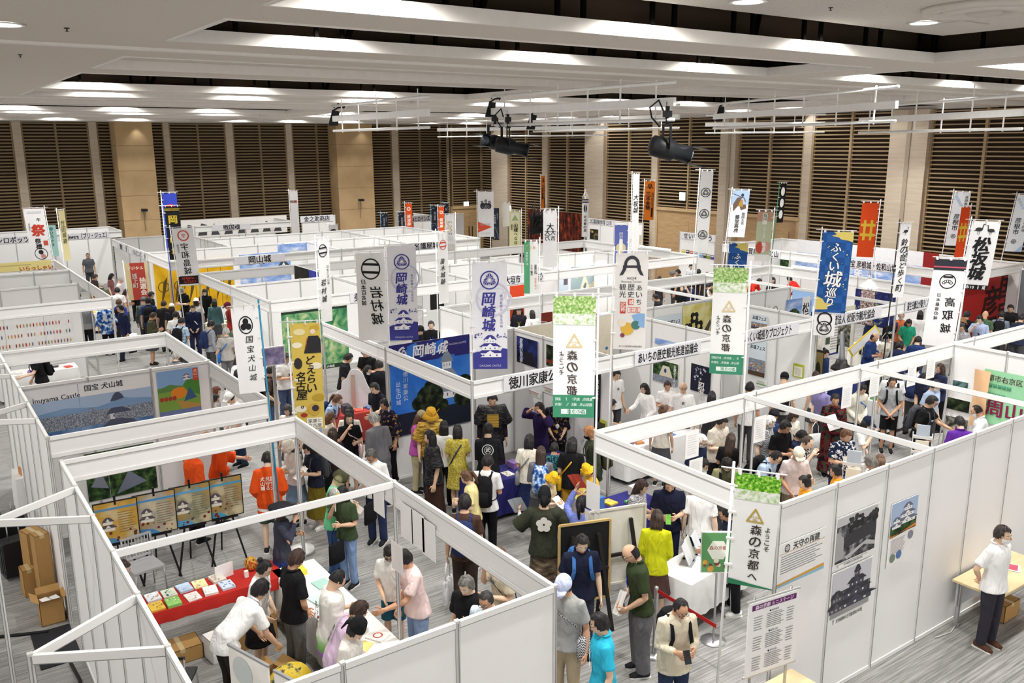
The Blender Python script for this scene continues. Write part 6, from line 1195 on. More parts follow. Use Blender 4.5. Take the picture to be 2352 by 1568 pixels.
hang('poster', 'blue sky castle poster right of the golden screen', 'poster', ('y', 33.05), (553, 645), (672, 680), lambda s, w, h: (s.rect(-w/2, -h/2, w/2, h/2, SKYC), castle(s, w*.36, h*.05, w*.2, h*.36, '#e9e9ea', '#3a4a52', 2), s.text('城の内', -w*.2, h*.3, h*.16, INK, .03, .1)), zz=(2.36, .9)); hang('cloth', 'black half of the two-colour cloth on the side fascia', 'cloth', ('x', X2), (676, 612), (709, 650), lambda s, w, h: s.text('六', 0, -h*.2, w*.3, '#e9e9ea', .03), '#16161a', bulge=.003, off=.04, zz=(2.7, 1.7)); hang('cloth', 'blue half of the two-colour cloth on the side fascia', 'cloth', ('x', X2), (709, 620), (738, 650), lambda s, w, h: None, '#3a47b8', bulge=.01, off=.04, zz=(2.7, 1.7))
hang('poster', 'pale sky strip poster above the name board 岡山城', 'poster', ('y', 33.05), (640, 598), (735, 612), lambda s, w, h: s.rect(-w*.5, -h/2, w/2, h/2, SKYC), zz=(2.65, 2.36))
def charms(s, w, h):
    g = random.Random(3); cs = ['#b5483c', '#d08a6a', '#a83a34', '#8a7a4a', '#c96a5a', '#6a6a8a', '#d9a04a', '#7a9a6a']
    for j in range(4):
        for i in range(24):
            if g.random() < .9: s.disc(w*(-.48+.041*i), h*(.38-.25*j), w*.009, g.choice(cs), ry=h*.055, n=7)
hang('charm_board', 'white panel with rows of small coloured charms', 'display', ('y', 26.75), (-30, 672), (160, 705), charms, zz=(2.05, 1.0)); hang('charm_strip', 'short row of red charms under the left fascia', 'display', ('y', 26.75), (88, 722), (142, 740), lambda s, w, h: [s.disc(w*(-.4+.16*i), 0, w*.05, '#c25a4c', n=8) for i in range(6)], zz=(.75, .5))
def inks(s, w, h): g = random.Random(5); [s.poly([(w*u-.2, -h*.4), (w*u+.25, -h*.4), (w*u+.3*g.random(), h*.1+.1*g.random()), (w*u, h*.3*g.random())], '#4a4a4e') for u in (-.44, -.32, -.2, -.08, .05, .17, .29, .4)]
hang('ink_drawing', 'long ink drawing of warriors above the far name board', 'drawing', ('y', 45.0), (415, 508), (660, 528), inks, '#efedea', zz=(2.8, 1.9))
b = MB(); p = onY(575, 533, 43.6); g_ = random.Random(8)
b.box(-3.2, 0, 1.2, 2.6, .3, 1.5); b.m = 1; o = b.build('book_shelf', [mat('#1d1a1c')]); o.location = (p.x, 43.6, 0); tag(o, 'dark shelf of small red goods under the ink drawings', 'shelf'); s = Sheet((-.3, -.002, 1.2), (1, 0, 0), (0, 0, 1), (0, -1, 0)); [s.rect(-2.8+.16*i, .02, -2.68+.16*i, .2, g_.choice(['#c98a80', '#d9b0a6', '#b5483c', '#e6dcd6'])) for i in range(34)]; s.done('goods', o)
# right side
hang('rust_cloth', 'large dark red rusty patterned wall picture behind the black feathers', 'poster', ('x', 28.85), (1212, 487), (1335, 545), lambda s, w, h: s.rect(-w/2, -h/2, w/2, h/2, RUST), '#4a1c12', zz=(2.9, .9))
hang('poster', 'small dark poster with golden objects on the wall with the tool board', 'poster', ('x', 29.05), (1355, 525), (1374, 551), lambda s, w, h: (s.rect(-w/2, -h/2, w/2, h/2, '#241f1a'), specks(s, -w*.4, -h*.4, w*.4, h*.4, 18, w*.1, ['#c9a34a', '#7a6a4a', '#3a4a3a'], 1)))
hang('framed_sheet', 'upright framed beige sheet beside the tall white banner', 'poster', ('x', 29.05), (1467, 537), (1475, 565), lambda s, w, h: s.rect(-w*.3, -h*.4, w*.3, h*.4, '#cdbfa0'))
for i, (u, c) in enumerate(((1569, '#d9cf4a'), (1579, '#2a2a2e'), (1588, '#cf4a3a'), (1597, '#5a8ac0'), (1610, '#7fa8dc'), (1619, '#3a4a2a'), (1628, '#7f9a3a'), (1636, '#5a3f9a'))): hang('book_cover', 'small '+['yellow', 'black', 'red', 'blue', 'light blue', 'dark olive', 'green', 'violet'][i]+' book cover on the white wall near the doorway', 'book cover', ('x', 27.6), (u-3.5, 572+(u-1569)*.2), (u+3.5, 583+(u-1569)*.2), lambda s, w, h: s.rect(-w*.4, h*.1, w*.4, h*.35, '#e9e6da'), c)
hang('sky_cloth', 'long white and blue cloud cloth along the right wall booths', 'cloth', ('x', 28.9), (1830, 570), (2118, 640), lambda s, w, h: (s.rect(-w/2, -h*.5, w/2, h*.12, SKYC), s.text('彦根城', w*.1, -h*.3, h*.3, '#eef2fa', .06, .1)), '#eceef2', bulge=.003, zz=(2.72, 1.4)); hang('red_cloth', 'plain red strip of cloth beside the cloud cloth', 'cloth', ('x', 28.9), (2121, 583), (2150, 640), lambda s, w, h: None, '#8f1f1f', bulge=.015, zz=(2.72, 1.4))
hang('red_cloth', 'large red cloth with black brush lettering at the right edge', 'cloth', ('y', 13.6), (2195, 645), (2333, 735), lambda s, w, h: (s.column('国宝', w*.28, h*.46, w*.2, '#2a0d0f', 1.05, bold=.04, shear=.1), s.column('彦根城', w*.05, h*.3, w*.24, '#2a0d0f', 1.0, bold=.04, shear=.1)), '#a3211f', bulge=.003, zz=(2.4, .3))
for q, q2, M_, lb in (((1817, 604), (1832, 620), TREE, 'green lakeside photo'), ((1757+15, 612), (1790, 640), SKYC, 'blue sky photo')): pass
hang('photo_print', 'green tree lined photograph under the 滋賀県 board', 'photograph', ('x', 28.9), (1786, 594), (1811, 611), lambda s, w, h: s.rect(-w/2, -h*.1, w/2, h/2, TREE), '#a9cf9a', zz=(1.9, 1.2)); hang('photo_print', 'orange sunset photograph behind the bending red shirt', 'photograph', ('y', 17.4), (1783, 635), (1816, 654), lambda s, w, h: s.rect(-w/2, -h/2, w/2, h/2, SUNSET), zz=(1.9, 1.0)); hang('photo_print', 'pale blue landscape photograph right of the sunset one', 'photograph', ('x', X6), (1822, 645), (1872, 660), lambda s, w, h: (s.rect(-w/2, -h/2, w/2, h/2, '#8fb2dc'), s.rect(-w/2, -h/2, w/2, -h*.3, '#2c3f3a')), zz=(2.1, 1.3))
hang('matsusaka_poster', 'blue sky poster with trees and vertical black title', 'poster', Y2, (1807, 688), (1861, 740), lambda s, w, h: (s.rect(-w/2, -h/2, w/2, h/2, SKYC), s.disc(-w*.2, -h*.1, w*.3, TREE, ry=h*.35), s.rect(w*.12, -h*.5, w*.42, h*.5, '#eef0f2'), s.column('松坂城', w*.27, h*.35, w*.26, INK, 1.05, bold=.03, shear=.1)), zz=(2.35, 1.3)); hang('swan_drawing', 'black line drawing of a swan on the white panel', 'drawing', Y2, (1768, 700), (1793, 722), lambda s, w, h: (s.ring(0, 0, w*.2, w*.04, INK), s.poly([(w*.2, -h*.3), (w*.5, h*.0), (w*.2, -h*.1)], INK)))
for q, q2, M_, c, lb in (((1966, 658), (1977, 684), NAVYC, '#1a2050', 'narrow navy photo panel, leftmost in the right booth row'), ((1978, 662), (2010, 690), BLOSSOM, '#3a3030', 'dark blossom photograph in the right booth row'), ((2012, 666), (2056, 700), NAVYC, '#1a2050', 'wide navy map photograph in the right booth row')): hang('photo_print', lb, 'photograph', ('x', X6), q, q2, lambda s, w, h, M_=M_: s.rect(-w*.48, -h*.48, w*.48, h*.48, M_), c, zz=(2.35, 1.35))
hang('photo_print', 'grey stone wall photograph behind the blue Fukui banner', 'photograph', ('x', X5), (1931, 682), (1958, 710), lambda s, w, h: s.rect(-w/2, -h/2, w/2, h/2, STONES), zz=(2.3, 1.4)); hang('photo_print', 'dark framed portrait poster under the white emblem cloth', 'poster', ('x', X4+.02), (1874, 756), (1893, 806), lambda s, w, h: (s.rect(-w*.45, -h*.45, w*.45, h*.45, '#8a7a4a'), s.disc(0, 0, w*.3, '#2a241c', ry=h*.25)), '#2a241c', off=-.3, zz=(1.9, .8)); hang('info_board', 'white text board with small photos beside the dark portrait', 'poster', Y2, (1897, 748), (1925, 805), lambda s, w, h: (lines(s, -w*.1, h*.4, w*.45, -h*.4, 14), [s.rect(-w*.45, h*(.25-.25*k), -w*.15, h*(.4-.25*k), '#4a5a4a') for k in range(3)], s.rect(-w/2, -h*.5, w/2, -h*.46, '#2a3a7a')), off=.4, zz=(2.0, .7)); hang('info_board', 'green outline map board right of the white text board', 'map', Y2, (1926, 740), (1957, 800), lambda s, w, h: (s.disc(0, h*.05, w*.33, '#9fbb85', ry=h*.3, n=11), s.disc(0, h*.05, w*.2, '#c9d9b4', ry=h*.2, n=9)), '#e6e3d2', off=.4, zz=(2.0, .7))
def shu(s, w, h):
    s.text('京都市右京区', -w*.12, h*.36, h*.11, '#5a2a3a', .01)
    for j in range(4):
        for i in range([6, 5, 4, 3][j]):
            u, v, q = -w*.44+w*.1*i, h*(.22-.17*j), w*.042; s.rect(u-q, v-q, u+q, v+q, '#4f9f78'); s.poly([(u-q, v-q), (u+q, v-q), (u, v)], '#3d8a66'); s.poly([(u-q, v+q), (u, v), (u+q, v+q)], '#6fb894')
    s.text('周山城', w*.22, -h*.18, h*.3, '#8a1f4a', .03)
hang('green_cloth', 'pale green cloth with square pattern and large 周 character', 'cloth', ('x', X4), (2264, 832), (2364, 930), shu, '#9fdcae', bulge=.003, zz=(2.32, 1.3)); hang('orange_cloth', 'peach cloth bunched beside the pale green cloth', 'cloth', ('x', X4), (2238, 858), (2266, 945), lambda s, w, h: None, '#efc296', bulge=.03, off=.05, zz=(2.3, 1.2))
hang('photo_print', 'blue green garden photograph, small upper one below the wall corner', 'photograph', ('x', X4), (2188, 871), (2224, 893), lambda s, w, h: s.rect(-w*.46, -h*.46, w*.46, h*.46, ramp_mat('print_pond', [(.4, '#2c4a48'), (.6, '#6a8a86')], scale=9))); hang('photo_print', 'tree root photograph, middle one on the wall with the green cloth', 'photograph', ('x', X4), (2176, 910), (2226, 950), lambda s, w, h: s.rect(-w*.48, -h*.48, w*.48, h*.48, PINE)); hang('photo_print', 'pebble photograph, lowest one on the wall with the green cloth', 'photograph', ('x', X4), (2172, 952), (2222, 990), lambda s, w, h: s.rect(-w*.48, -h*.48, w*.48, h*.48, STONES))
hang('notice', 'yellow notice on the booth side beside the fair haired one', 'notice', ('x', X2), (1372, 944), (1392, 985), lambda s, w, h: (s.rect(-w*.4, h*.2, w*.4, h*.4, '#4a4a3a'), lines(s, -w*.4, h*.1, w*.4, -h*.4, 8)), '#c5c94a', zz=(1.45, .85)); hang('poster', 'dark slim poster with lettering behind the central green banner', 'poster', ('x', X2), (1366, 858), (1378, 928), lambda s, w, h: s.column('戦国武将', 0, h*.4, w*.5, '#d9d9dc', 1.3), '#1f1f26', zz=(2.3, 1.2))
# ================================================================== TABLES, GOODS AND LOOSE THINGS
TOP = ramp_mat('pale_wood_top', [(.3, '#d8c195'), (.7, '#e3cfa6')], scale=2, sc3=(1, 8, 1), rough=.45); METAL = mat('#b9babd', .3, .8); CARD = mat('#b08a55', .9, key='card'); CARDD = mat('#8a6a40', .9)
def table(x, y, L, W_, rz, label, top=TOP, h=.71, modesty=False):
    t = empty('folding_table', (x, y, 0), label, 'table', rz); MB().box(-L/2, -W_/2, h-.03, L/2, W_/2, h).build('tabletop', [top], t)
    for i in (-1, 1):
        for j in (-1, 1): b = MB(); b.bar((i*(L/2-.12), j*(W_/2-.06), 0), (i*(L/2-.12), j*(W_/2-.06), h-.03), .03); b.box(i*(L/2-.12)-.03, j*(W_/2-.06)-.03, 0, i*(L/2-.12)+.03, j*(W_/2-.06)+.03, .04); b.build('leg', [METAL], t)
    if modesty: b = MB(); b.box(-L/2+.08, W_/2-.05, .3, L/2-.08, W_/2-.03, h-.06); b.build('modesty_panel', [mat('#b9bcc0')], t)
    return t
def tablecloth(x, y, L, W_, rz, c, label, h=.71, drop=.6):
    """cloth over a table with softly waved skirts"""
    b = MB(); n = 60; vs = []; per = 2*(L+W_)
    def pt(s_, o, z):
        s_ %= per
        if s_ < L: return (-L/2+s_, -W_/2-o, z)
        s_ -= L
        if s_ < W_: return (L/2+o, -W_/2+s_, z)
        s_ -= W_
        if s_ < L: return (L/2-s_, W_/2+o, z)
        return (-L/2-o, W_/2-(s_-L), z)
    for k, (o, z) in enumerate(((.005, h+.006), (.012, h-.02), (.03, h-drop*.5), (.035, h-drop))):
        for i in range(n): s_ = per*i/n; vs.append(pt(s_, o+(.015*math.sin(i*1.9) if k > 1 else 0), z))
    fs = [(k*n+i, k*n+(i+1) % n, (k+1)*n+(i+1) % n, (k+1)*n+i) for k in range(3) for i in range(n)]; b.add(vs, fs, True); b.box(-L/2-.004, -W_/2-.004, h+.001, L/2+.004, W_/2+.004, h+.007)
    o = b.build('tablecloth', [mat(c, .9, key='cloth2')]); o.location = (x, y, 0); o.rotation_euler = (0, 0, rz); return tag(o, label, 'tablecloth')
def stack(name, x, y, z, w, d, h, c, label, cat, rz=0, art=None, side=None, group=None):
    b = MB(); b.box(-w/2, -d/2, 0, w/2, d/2, h); o = b.build(name, [mat(c, .7, key='goods')]); o.location = (x, y, z); o.rotation_euler = (0, 0, rz); tag(o, label, cat, group)
    if art: s = Sheet((0, 0, h), (1, 0, 0), (0, 1, 0), (0, 0, 1)); art(s, w, d); s.done('cover', o)
    return o
def box(x, y, z, w, d, h, rz, label, openb=False, c=CARD):
    o = empty('cardboard_box', (x, y, z), label, 'box', rz); b = MB(); t = .006
    b.box(-w/2, -d/2, 0, w/2, d/2, t); b.box(-w/2, -d/2, 0, -w/2+t, d/2, h); b.box(w/2-t, -d/2, 0, w/2, d/2, h); b.box(-w/2, -d/2, 0, w/2, -d/2+t, h); b.box(-w/2, d/2-t, 0, w/2, d/2, h); b.build('carton', [c], o)
    if openb:
        for a, q in (((-w/2, 0), (-.5, 0)), ((w/2, 0), (.5, 0)), ((0, -d/2), (0, -.5)), ((0, d/2), (0, .5))):
            b = MB()
            if q[0]: sx = 1 if q[0] > 0 else -1; b.add([(a[0], -d/2, h), (a[0], d/2, h), (a[0]+sx*w*.3, d/2, h+.06), (a[0]+sx*w*.3, -d/2, h+.06)], [(0, 1, 2, 3)])
            else: sy = 1 if q[1] > 0 else -1; b.add([(-w/2, a[1], h), (w/2, a[1], h), (w/2, a[1]+sy*d*.3, h+.06), (-w/2, a[1]+sy*d*.3, h+.06)], [(0, 1, 2, 3)])
            b.build('flap', [c], o)
    else: MB().box(-w/2, -d/2, h-.004, w/2, d/2, h).build('lid', [c], o); MB().box(-.03, -d/2-.001, h-.05, .03, d/2+.001, h+.001).build('tape', [mat('#c9b68a', .3)], o)
    return o
# nearest booth: red table with books, white counter
table(2.85, 11.0, 1.75, .5, 0, 'folding table under the red cloth in the nearest booth'); tablecloth(2.85, 11.0, 1.8, .55, 0, '#b3261f', 'red cloth on the table of books in the nearest booth', drop=.14)
g = random.Random(11); bc = [('#e3bd4a', 'yellow patterned'), ('#8fc76a', 'light green'), ('#dfe6e9', 'white and blue'), ('#cfd9c4', 'pale green'), ('#b9cfe9', 'pale blue'), ('#efe3b0', 'cream and yellow'), ('#e9e6e2', 'white'), ('#f0eee8', 'plain white'), ('#d9d0c4', 'beige'), ('#c9d6e6', 'blue grey')]
def cov(k): return lambda s, w, h: (specks(s, -w*.4, -h*.4, w*.4, h*.4, 12, w*.07, [['#caa23a', '#7a6a3a'], ['#5a9a4a', '#e9f0dc'], ['#8fa8c4', '#d98a6a'], ['#6a9a5a', '#3a5a7a'], ['#7a9ad0', '#f0f0f0'], ['#e0c040', '#6aa8d8'], ['#b0b0b4', '#e9d0c0'], ['#d0d0d0'], ['#a89a80'], ['#5a7aa0']][k % 10], k))
for i, (u, v) in enumerate(((2.10, 10.87), (2.30, 10.85), (2.12, 11.14), (2.32, 11.14), (2.52, 11.15), (2.72, 11.16), (2.55, 10.87), (2.78, 10.88), (2.95, 11.14), (3.0, 10.9))):
    stack('booklet_stack', u, v, .718, .17, .22, .012+.03*g.random(), bc[i][0], bc[i][1]+' booklets stacked on the red table', 'booklets', g.uniform(-.12, .12), cov(i))
stack('price_sign', 3.05, 11.15, .718, .26, .01, .2, '#efefee', 'white price sign standing on the red table', 'sign', .2); stack('small_bottle', 3.3, 11.0, .718, .05, .05, .09, '#f1f1f0', 'small white bottle on the red table', 'bottle')
o = MB().lathe([(.03, 0), (.07, .03), (.09, .10), (.07, .16), (.03, .19)], n=14).build('sweets_pack', [flo('sweets', [(.4, '#a8402a'), (.55, '#d9b04a'), (.65, '#5a3a2a')], 20)]); o.location = (3.42, 11.16, .718); tag(o, 'red and gold festive ornament on the red table', 'ornament')
table(3.95, 9.6, .55, 2.7, 0, 'long folding table under the white cloth at the aisle side'); tablecloth(3.95, 9.6, .6, 2.75, 0, '#ececea', 'white cloth on the long counter along the aisle', drop=.55)
for i, (u, v, c, n_) in enumerate(((3.9, 10.7, '#e6d94a', 'yellow wrapped goods at the far end of the white counter'), (4.05, 10.2, '#a9cfc4', 'pale teal cards on the white counter'), (3.85, 9.85, '#c9dcd8', 'small blue green leaflets on the white counter'), (4.0, 9.2, '#d9d9dc', 'grey leaflets on the white counter'), (3.9, 8.85, '#efe9e4', 'white packs with red round mark on the counter'), (4.08, 8.62, '#f0ebe6', 'white cards with red round mark near the panels'), (3.82, 8.55, '#efd98a', 'pale yellow folded fan at the counter end'))):
    stack('goods_stack', u, v, .718, .2, .24, .02+.05*(i in (0, 4)), c, n_, 'goods', .1*i, (lambda s, w, h: s.ring(0, 0, w*.3, w*.08, '#c4503a')) if i in (4, 5) else None)
stack('red_tray', 3.8, 9.35, .718, .26, .2, .02, '#9c2424', 'small red tray on the white counter', 'tray')
box(3.2, 10.6, 0, .55, .35, .38, .1, 'brown carton under the red table with teal packs on it', False); stack('pack', 3.1, 10.6, .38, .16, .2, .13, '#9fc6c4', 'left teal pack on the brown carton', 'pack'); stack('pack', 3.32, 10.6, .38, .16, .2, .13, '#a6cdc9', 'right teal pack on the brown carton', 'pack')
for k, (x, y, w, d, h, lb) in enumerate(((2.3, 10.75, .5, .35, .2, 'flat brown carton low under the red table, left one'), (2.75, 10.5, .35, .3, .3, 'white wrapped carton in front of the red table'), (2.9, 9.2, .5, .4, .3, 'brown carton beside the one bending over'))): box(x, y, 0, w, d, h, .15*k, lb, k == 2, WHITE if k == 1 else CARD)
o = MB().ball((0, 0, .18), (.26, .22, .2), 14, 8).build('yellow_bag', [flo('yellowprint', [(.45, '#e3c23a'), (.55, '#e9cf5a'), (.62, '#5a5a4a')], 9)]); o.location = (3.1, 8.95, .16); tag(o, 'yellow patterned cloth bundle on the floor of the nearest booth', 'cloth bundle')
def chair(x, y, rz, label, c='#17181b'):
    t = empty('mesh_chair', (x, y, 0), label, 'chair', rz); m_ = mat(c, .5); MB().box(-.22, -.22, .43, .22, .22, .46).build('seat', [m_], t)
    b = MB(); [b.box(-.21+.047*i, .2, .52, -.195+.047*i, .215, .84) for i in range(10)]; b.box(-.22, .195, .82, .22, .22, .85); b.box(-.22, .195, .5, .22, .22, .53); b.build('backrest', [m_], t)
    for i in (-1, 1):
        for j in (-1, 1): MB().tube([(i*.2, j*.2, .44), (i*.22, j*.23, .01)], .011, 8).build('leg', [METAL], t)
        MB().tube([(i*.2, .2, .44), (i*.21, .21, .84)], .011, 8).build('back_post', [METAL], t)
chair(1.95, 9.6, R(150), 'black mesh chair beside the left panels of the nearest booth'); chair(8.9, 7.6, R(-60), 'black mesh chair at the white desk behind the near green banner')
chair(2.35, 12.75, R(10), 'low chrome framed chair by the easels', '#b9babd')
for i, (x, y, lb) in enumerate(((2.36, 8.02, 'left one of two low white and beige folding screens behind the front panels'), (2.58, 7.3, 'right one of two low white and beige folding screens behind the front panels'))):
    t = empty('folding_screen', (x, y, 0), lb, 'folding screen', R(-72)); q = MB().box(-.32, -.01, .3, .32, .01, 1.42).build('leaf', [mat('#eceae4')], t); s = Sheet((0, -.011, .9), (1, 0, 0), (0, 0, 1), (0, -1, 0)); s.disc(-.1, .3, .16, '#c9d2d0'); s.disc(.12, -.1, .14, '#e9e0bf'); s.done('print', q); MB().box(-.33, -.014, 1.41, .33, .014, 1.435).build('edge_trim', [mat('#8f9092', .4)], t); MB().box(-.3, -.2, .0, .3, .2, .03).build('foot', [mat('#8f9092', .4)], t); MB().box(-.02, -.015, .03, .02, .015, .3).build('stem', [mat('#8f9092', .4)], t)
# front right: desk, easels, stanchion, schedule sign
table(8.75, 7.75, 1.5, .6, R(8), 'white desk behind the near green topped banner'); tablecloth(8.75, 7.75, 1.55, .65, R(8), '#ececec', 'white cloth on the desk behind the near green banner', drop=.5)
for i, (x, y, c, n_) in enumerate(((8.45, 7.8, '#d6d9dc', 'left leaflet holder on the white desk'), (8.6, 7.9, '#c4c9bd', 'middle leaflet holder on the white desk'), (8.8, 7.95, '#dfe3e6', 'right leaflet holder on the white desk'), (9.0, 7.65, '#77808c', 'grey stamp box on the white desk'))):
    t = empty('leaflet_holder', (x, y, .718), n_, 'leaflet holder', .5); MB().add([(-.11, -.06, 0), (.11, -.06, 0), (.11, .06, .28), (-.11, .06, .28), (-.11, -.05, 0), (.11, -.05, 0), (.11, .07, .28), (-.11, .07, .28)], [(0, 1, 2, 3), (7, 6, 5, 4), (0, 4, 5, 1), (1, 5, 6, 2), (2, 6, 7, 3), (3, 7, 4, 0)]).build('leaflets', [mat(c)], t); MB().box(-.12, -.09, 0, .12, .09, .012).build('base', [METAL], t)
def stand_sign(x, y, label):
    t = empty('sign_stand', (x, y, 0), label, 'sign', R(-36)); bd = MB().add([(-.22, -.012, 1.0), (.22, -.012, 1.0), (.22, .05, 1.55), (-.22, .05, 1.55), (-.22, .008, 1.0), (.22, .008, 1.0), (.22, .07, 1.55), (-.22, .07, 1.55)], [(0, 1, 2, 3), (7, 6, 5, 4), (0, 4, 5, 1), (1, 5, 6, 2), (2, 6, 7, 3), (3, 7, 4, 0)]).build('board', [WHITE], t); MB().tube([(0, .03, .02), (0, .03, 1.2)], .015, 8).build('pole', [METAL], t); MB().lathe([(.17, 0), (.17, .012), (.03, .025)], (0, .03, 0), 20).build('base', [METAL], t); return t, bd
t, bd = stand_sign(8.15, 7.0, 'leaflet board with green and white flyer on a pole stand'); s = Sheet((0, .018, 1.275), (1, 0, 0), (0, .112, .99), (0, -.99, .112)); s.rect(-.21, -.26, .21, .26, '#5f9a62'); s.disc(0, .03, .14, '#eef2e6', n=6); s.text('森の京都', 0, .06, .05, '#a33f2a', .02); specks(s, -.18, -.25, .18, -.1, 12, .03, ['#e9e4d6', '#d9a04a', '#7a4a3a'], 3); s.done('print', bd)
t = empty('schedule_stand', (6.95, 5.2, 0), 'stage timetable board with violet heading below the near green banner', 'sign', R(-8)); bd = MB().box(-.34, -.01, 1.02, .34, .01, 1.86).build('board', [WHITE], t); MB().box(-.36, -.005, 1.0, .36, .015, 1.02).build('bottom_trim', [ALU], t); MB().box(-.36, -.005, 1.86, .36, .015, 1.88).build('top_trim', [ALU], t)
for u in (-.25, .25): MB().tube([(u, .02, 0), (u, .02, 1.9)], .016, 8).build('upright', [METAL], t)
s = Sheet((0, -.011, 1.44), (1, 0, 0), (0, 0, 1), (0, -1, 0)); s.rect(-.3, .33, .3, .39, '#6a2a6a'); s.text('森の京都 ミニステージ', 0, .36, .045, '#f2e9f2', .02)
for k in range(3): v = .28-.23*k; s.text('● 8月1%d日' % (k+0), 0, v, .024, INK, .01); lines(s, -.27, v-.02, -.15, v-.19, 6, '#9a9aa0', .3); lines(s, -.1, v-.02, .14, v-.19, 8, '#85858a', .3); lines(s, .18, v-.02, .28, v-.19, 6, '#9a9aa0', .3)
s.done('print', bd)
for i, (p0, lb) in enumerate((((6.95, 8.25), 'large black board with pale frame leaning behind the navy polo'), ((7.62, 8.35), 'white board on a dark wooden easel seen from behind'))):
    t = empty('display_board', (p0[0], p0[1], 0), lb, 'board', R(-18 if i == 0 else -16)); q = .36 if i == 0 else .42; MB().box(-q, -.01, .45, q, .012, 1.55).build('board', [mat('#18181a') if i == 0 else mat('#e6e4da')], t)
    b = MB(); [b.bar(a_, c_, .03) for a_, c_ in (((-q, -.012, .44), (-q, -.012, 1.56)), ((q, -.012, .44), (q, -.012, 1.56)), ((-q, -.012, 1.56), (q, -.012, 1.56)), ((-q, -.012, .44), (q, -.012, .44)))]; b.build('frame', [mat('#c4a870') if i == 0 else mat('#dddad0')], t)
    for g_ in (-1, 1): b = MB(); b.bar((g_*.18, -.05, 1.4), (g_*.36, -.16, 0), .045); b.build('leg', [mat('#221d1a')], t)
    b = MB(); b.bar((-.32, -.07, .9), (.32, -.07, .9), .04); b.build('crosspiece', [mat('#221d1a')], t)
def stanchion(p, label): t = empty('stanchion', p, label, 'stanchion'); MB().tube([(0, 0, .02), (0, 0, .9), (0, 0, .95)], [.03, .03, .026], 12).build('post', [METAL], t); MB().lathe([(.17, 0), (.17, .01), (.04, .03)], n=20).build('base', [METAL], t)
p1 = onZ(1508, 1350, .93); p1.z = 0; stanchion(p1, 'steel queue post in front of the brown skirt'); p2 = onZ(1645, 1440, .85); b = MB(); b.bar((p1.x, p1.y, .9), (p2.x, p2.y, .86), .006, .05); tag(b.build('belt', [mat('#b3201f')]), 'red queue belt from the steel post to the timetable board', 'belt')
# right edge desks
table(11.75, 5.1, 1.5, .62, 0, 'pale wood desk behind the one at the right edge', modesty=True); table(7.15, 5.05, .8, .62, 0, 'pale wood desk at the bottom edge of the picture'); stack('magazine', 11.95, 5.15, .712, .22, .3, .01, '#e6e6ea', 'magazine lying on the desk at the right edge', 'magazine', .4, lambda s, w, h: s.rect(-w*.4, -h*.4, w*.4, 0, '#c4566a')); box(11.9, 5.15, 0, .4, .3, .25, 0, 'brown carton under the desk at the right edge')
b = MB(); b.tube([(10.6, 5.35, .012), (10.9, 5.3, .012), (11.2, 5.38, .012), (11.35, 5.42, .3)], .008, 6); tag(b.build('cable', [mat('#c9c9c6')]), 'pale cable along the foot of the front right wall', 'cable')
# left edge: store behind the panels
o = MB().box(-.24, -.5, 0, .24, .5, .012).build('rubber_mat', [mat('#232428', .9)]); o.location = (1.03, 11.97, 0); tag(o, 'black rubber mat on the floor at the far left', 'mat')
for k, (x, y, w, d, h, lb, op) in enumerate(((1.1, 12.75, .3, .3, .35, 'open brown carton with white packets near the black mat', True), (.95, 13.75, .18, .24, .42, 'small brown carton beside the cable at the left', False), (1.14, 13.5, .2, .2, 1.0, 'tall narrow brown carton against the panel', False), (1.08, 13.95, .24, .26, .9, 'tall crumpled brown carton behind the narrow one', False))): box(x, y, 0, w, d, h, .1*k, lb, op)
for i in (0, 1): stack('packet', 1.04+.12*i, 12.75, .02, .1, .14, .3, '#eeeeec', ('left', 'right')[i]+' white packet inside the open carton', 'packet', .3)
b = MB(); b.tube([(.2, 13.9, .02), (.1, 13.2, .02), (.3, 12.7, .02), (.75, 12.5, .02), (1.0, 12.4, .02)], .022, 8); tag(b.build('cable', [BLACK]), 'thick black cable curving across the floor at the left', 'cable'); b = MB(); b.tube([(1.12, 11.4, .02), (1.15, 10.9, .02), (1.05, 10.6, .02)], .022, 8); tag(b.build('cable', [BLACK]), 'black cable end leaving the rubber mat', 'cable')
def case(x, y, w, d, h, lb, c='#17171a'):
    t = empty('suitcase', (x, y, 0), lb, 'suitcase', .2); b = MB(); b.box(-w/2, -d/2, .05, w/2, d/2, h); [b.box(-w/2-.006, -d/2+.05+k*.09, .1, w/2+.006, -d/2+.08+k*.09, h-.04) for k in range(int((d-.1)/.09))]; b.build('shell', [mat(c, .4)], t)
    for i in (-1, 1): MB().ball((i*w*.35, 0, .03), .03, 8, 5).build('wheel', [BLACK], t)
    b = MB(); b.tube([(-.08, 0, h), (-.08, 0, h+.25), (.08, 0, h+.25), (.08, 0, h)], .01, 6); b.build('handle', [METAL], t)
case(.86, 15.1, .42, .3, .75, 'black suitcase leaning at the far left wall'); case(.88, 14.5, .4, .28, .6, 'black case in front of the suitcase at the left', '#202024')
t = table(.2, 16.4, .8, .5, 0, 'white topped trolley table at the left edge', WHITE, .8); o = MB().box(-.2, -.15, .8, .2, .15, 1.3).build('garment_bag', [mat('#3a2c24')]); o.location = (.5, 16.1, 0); tag(o, 'dark brown bag on the trolley at the left edge', 'bag')
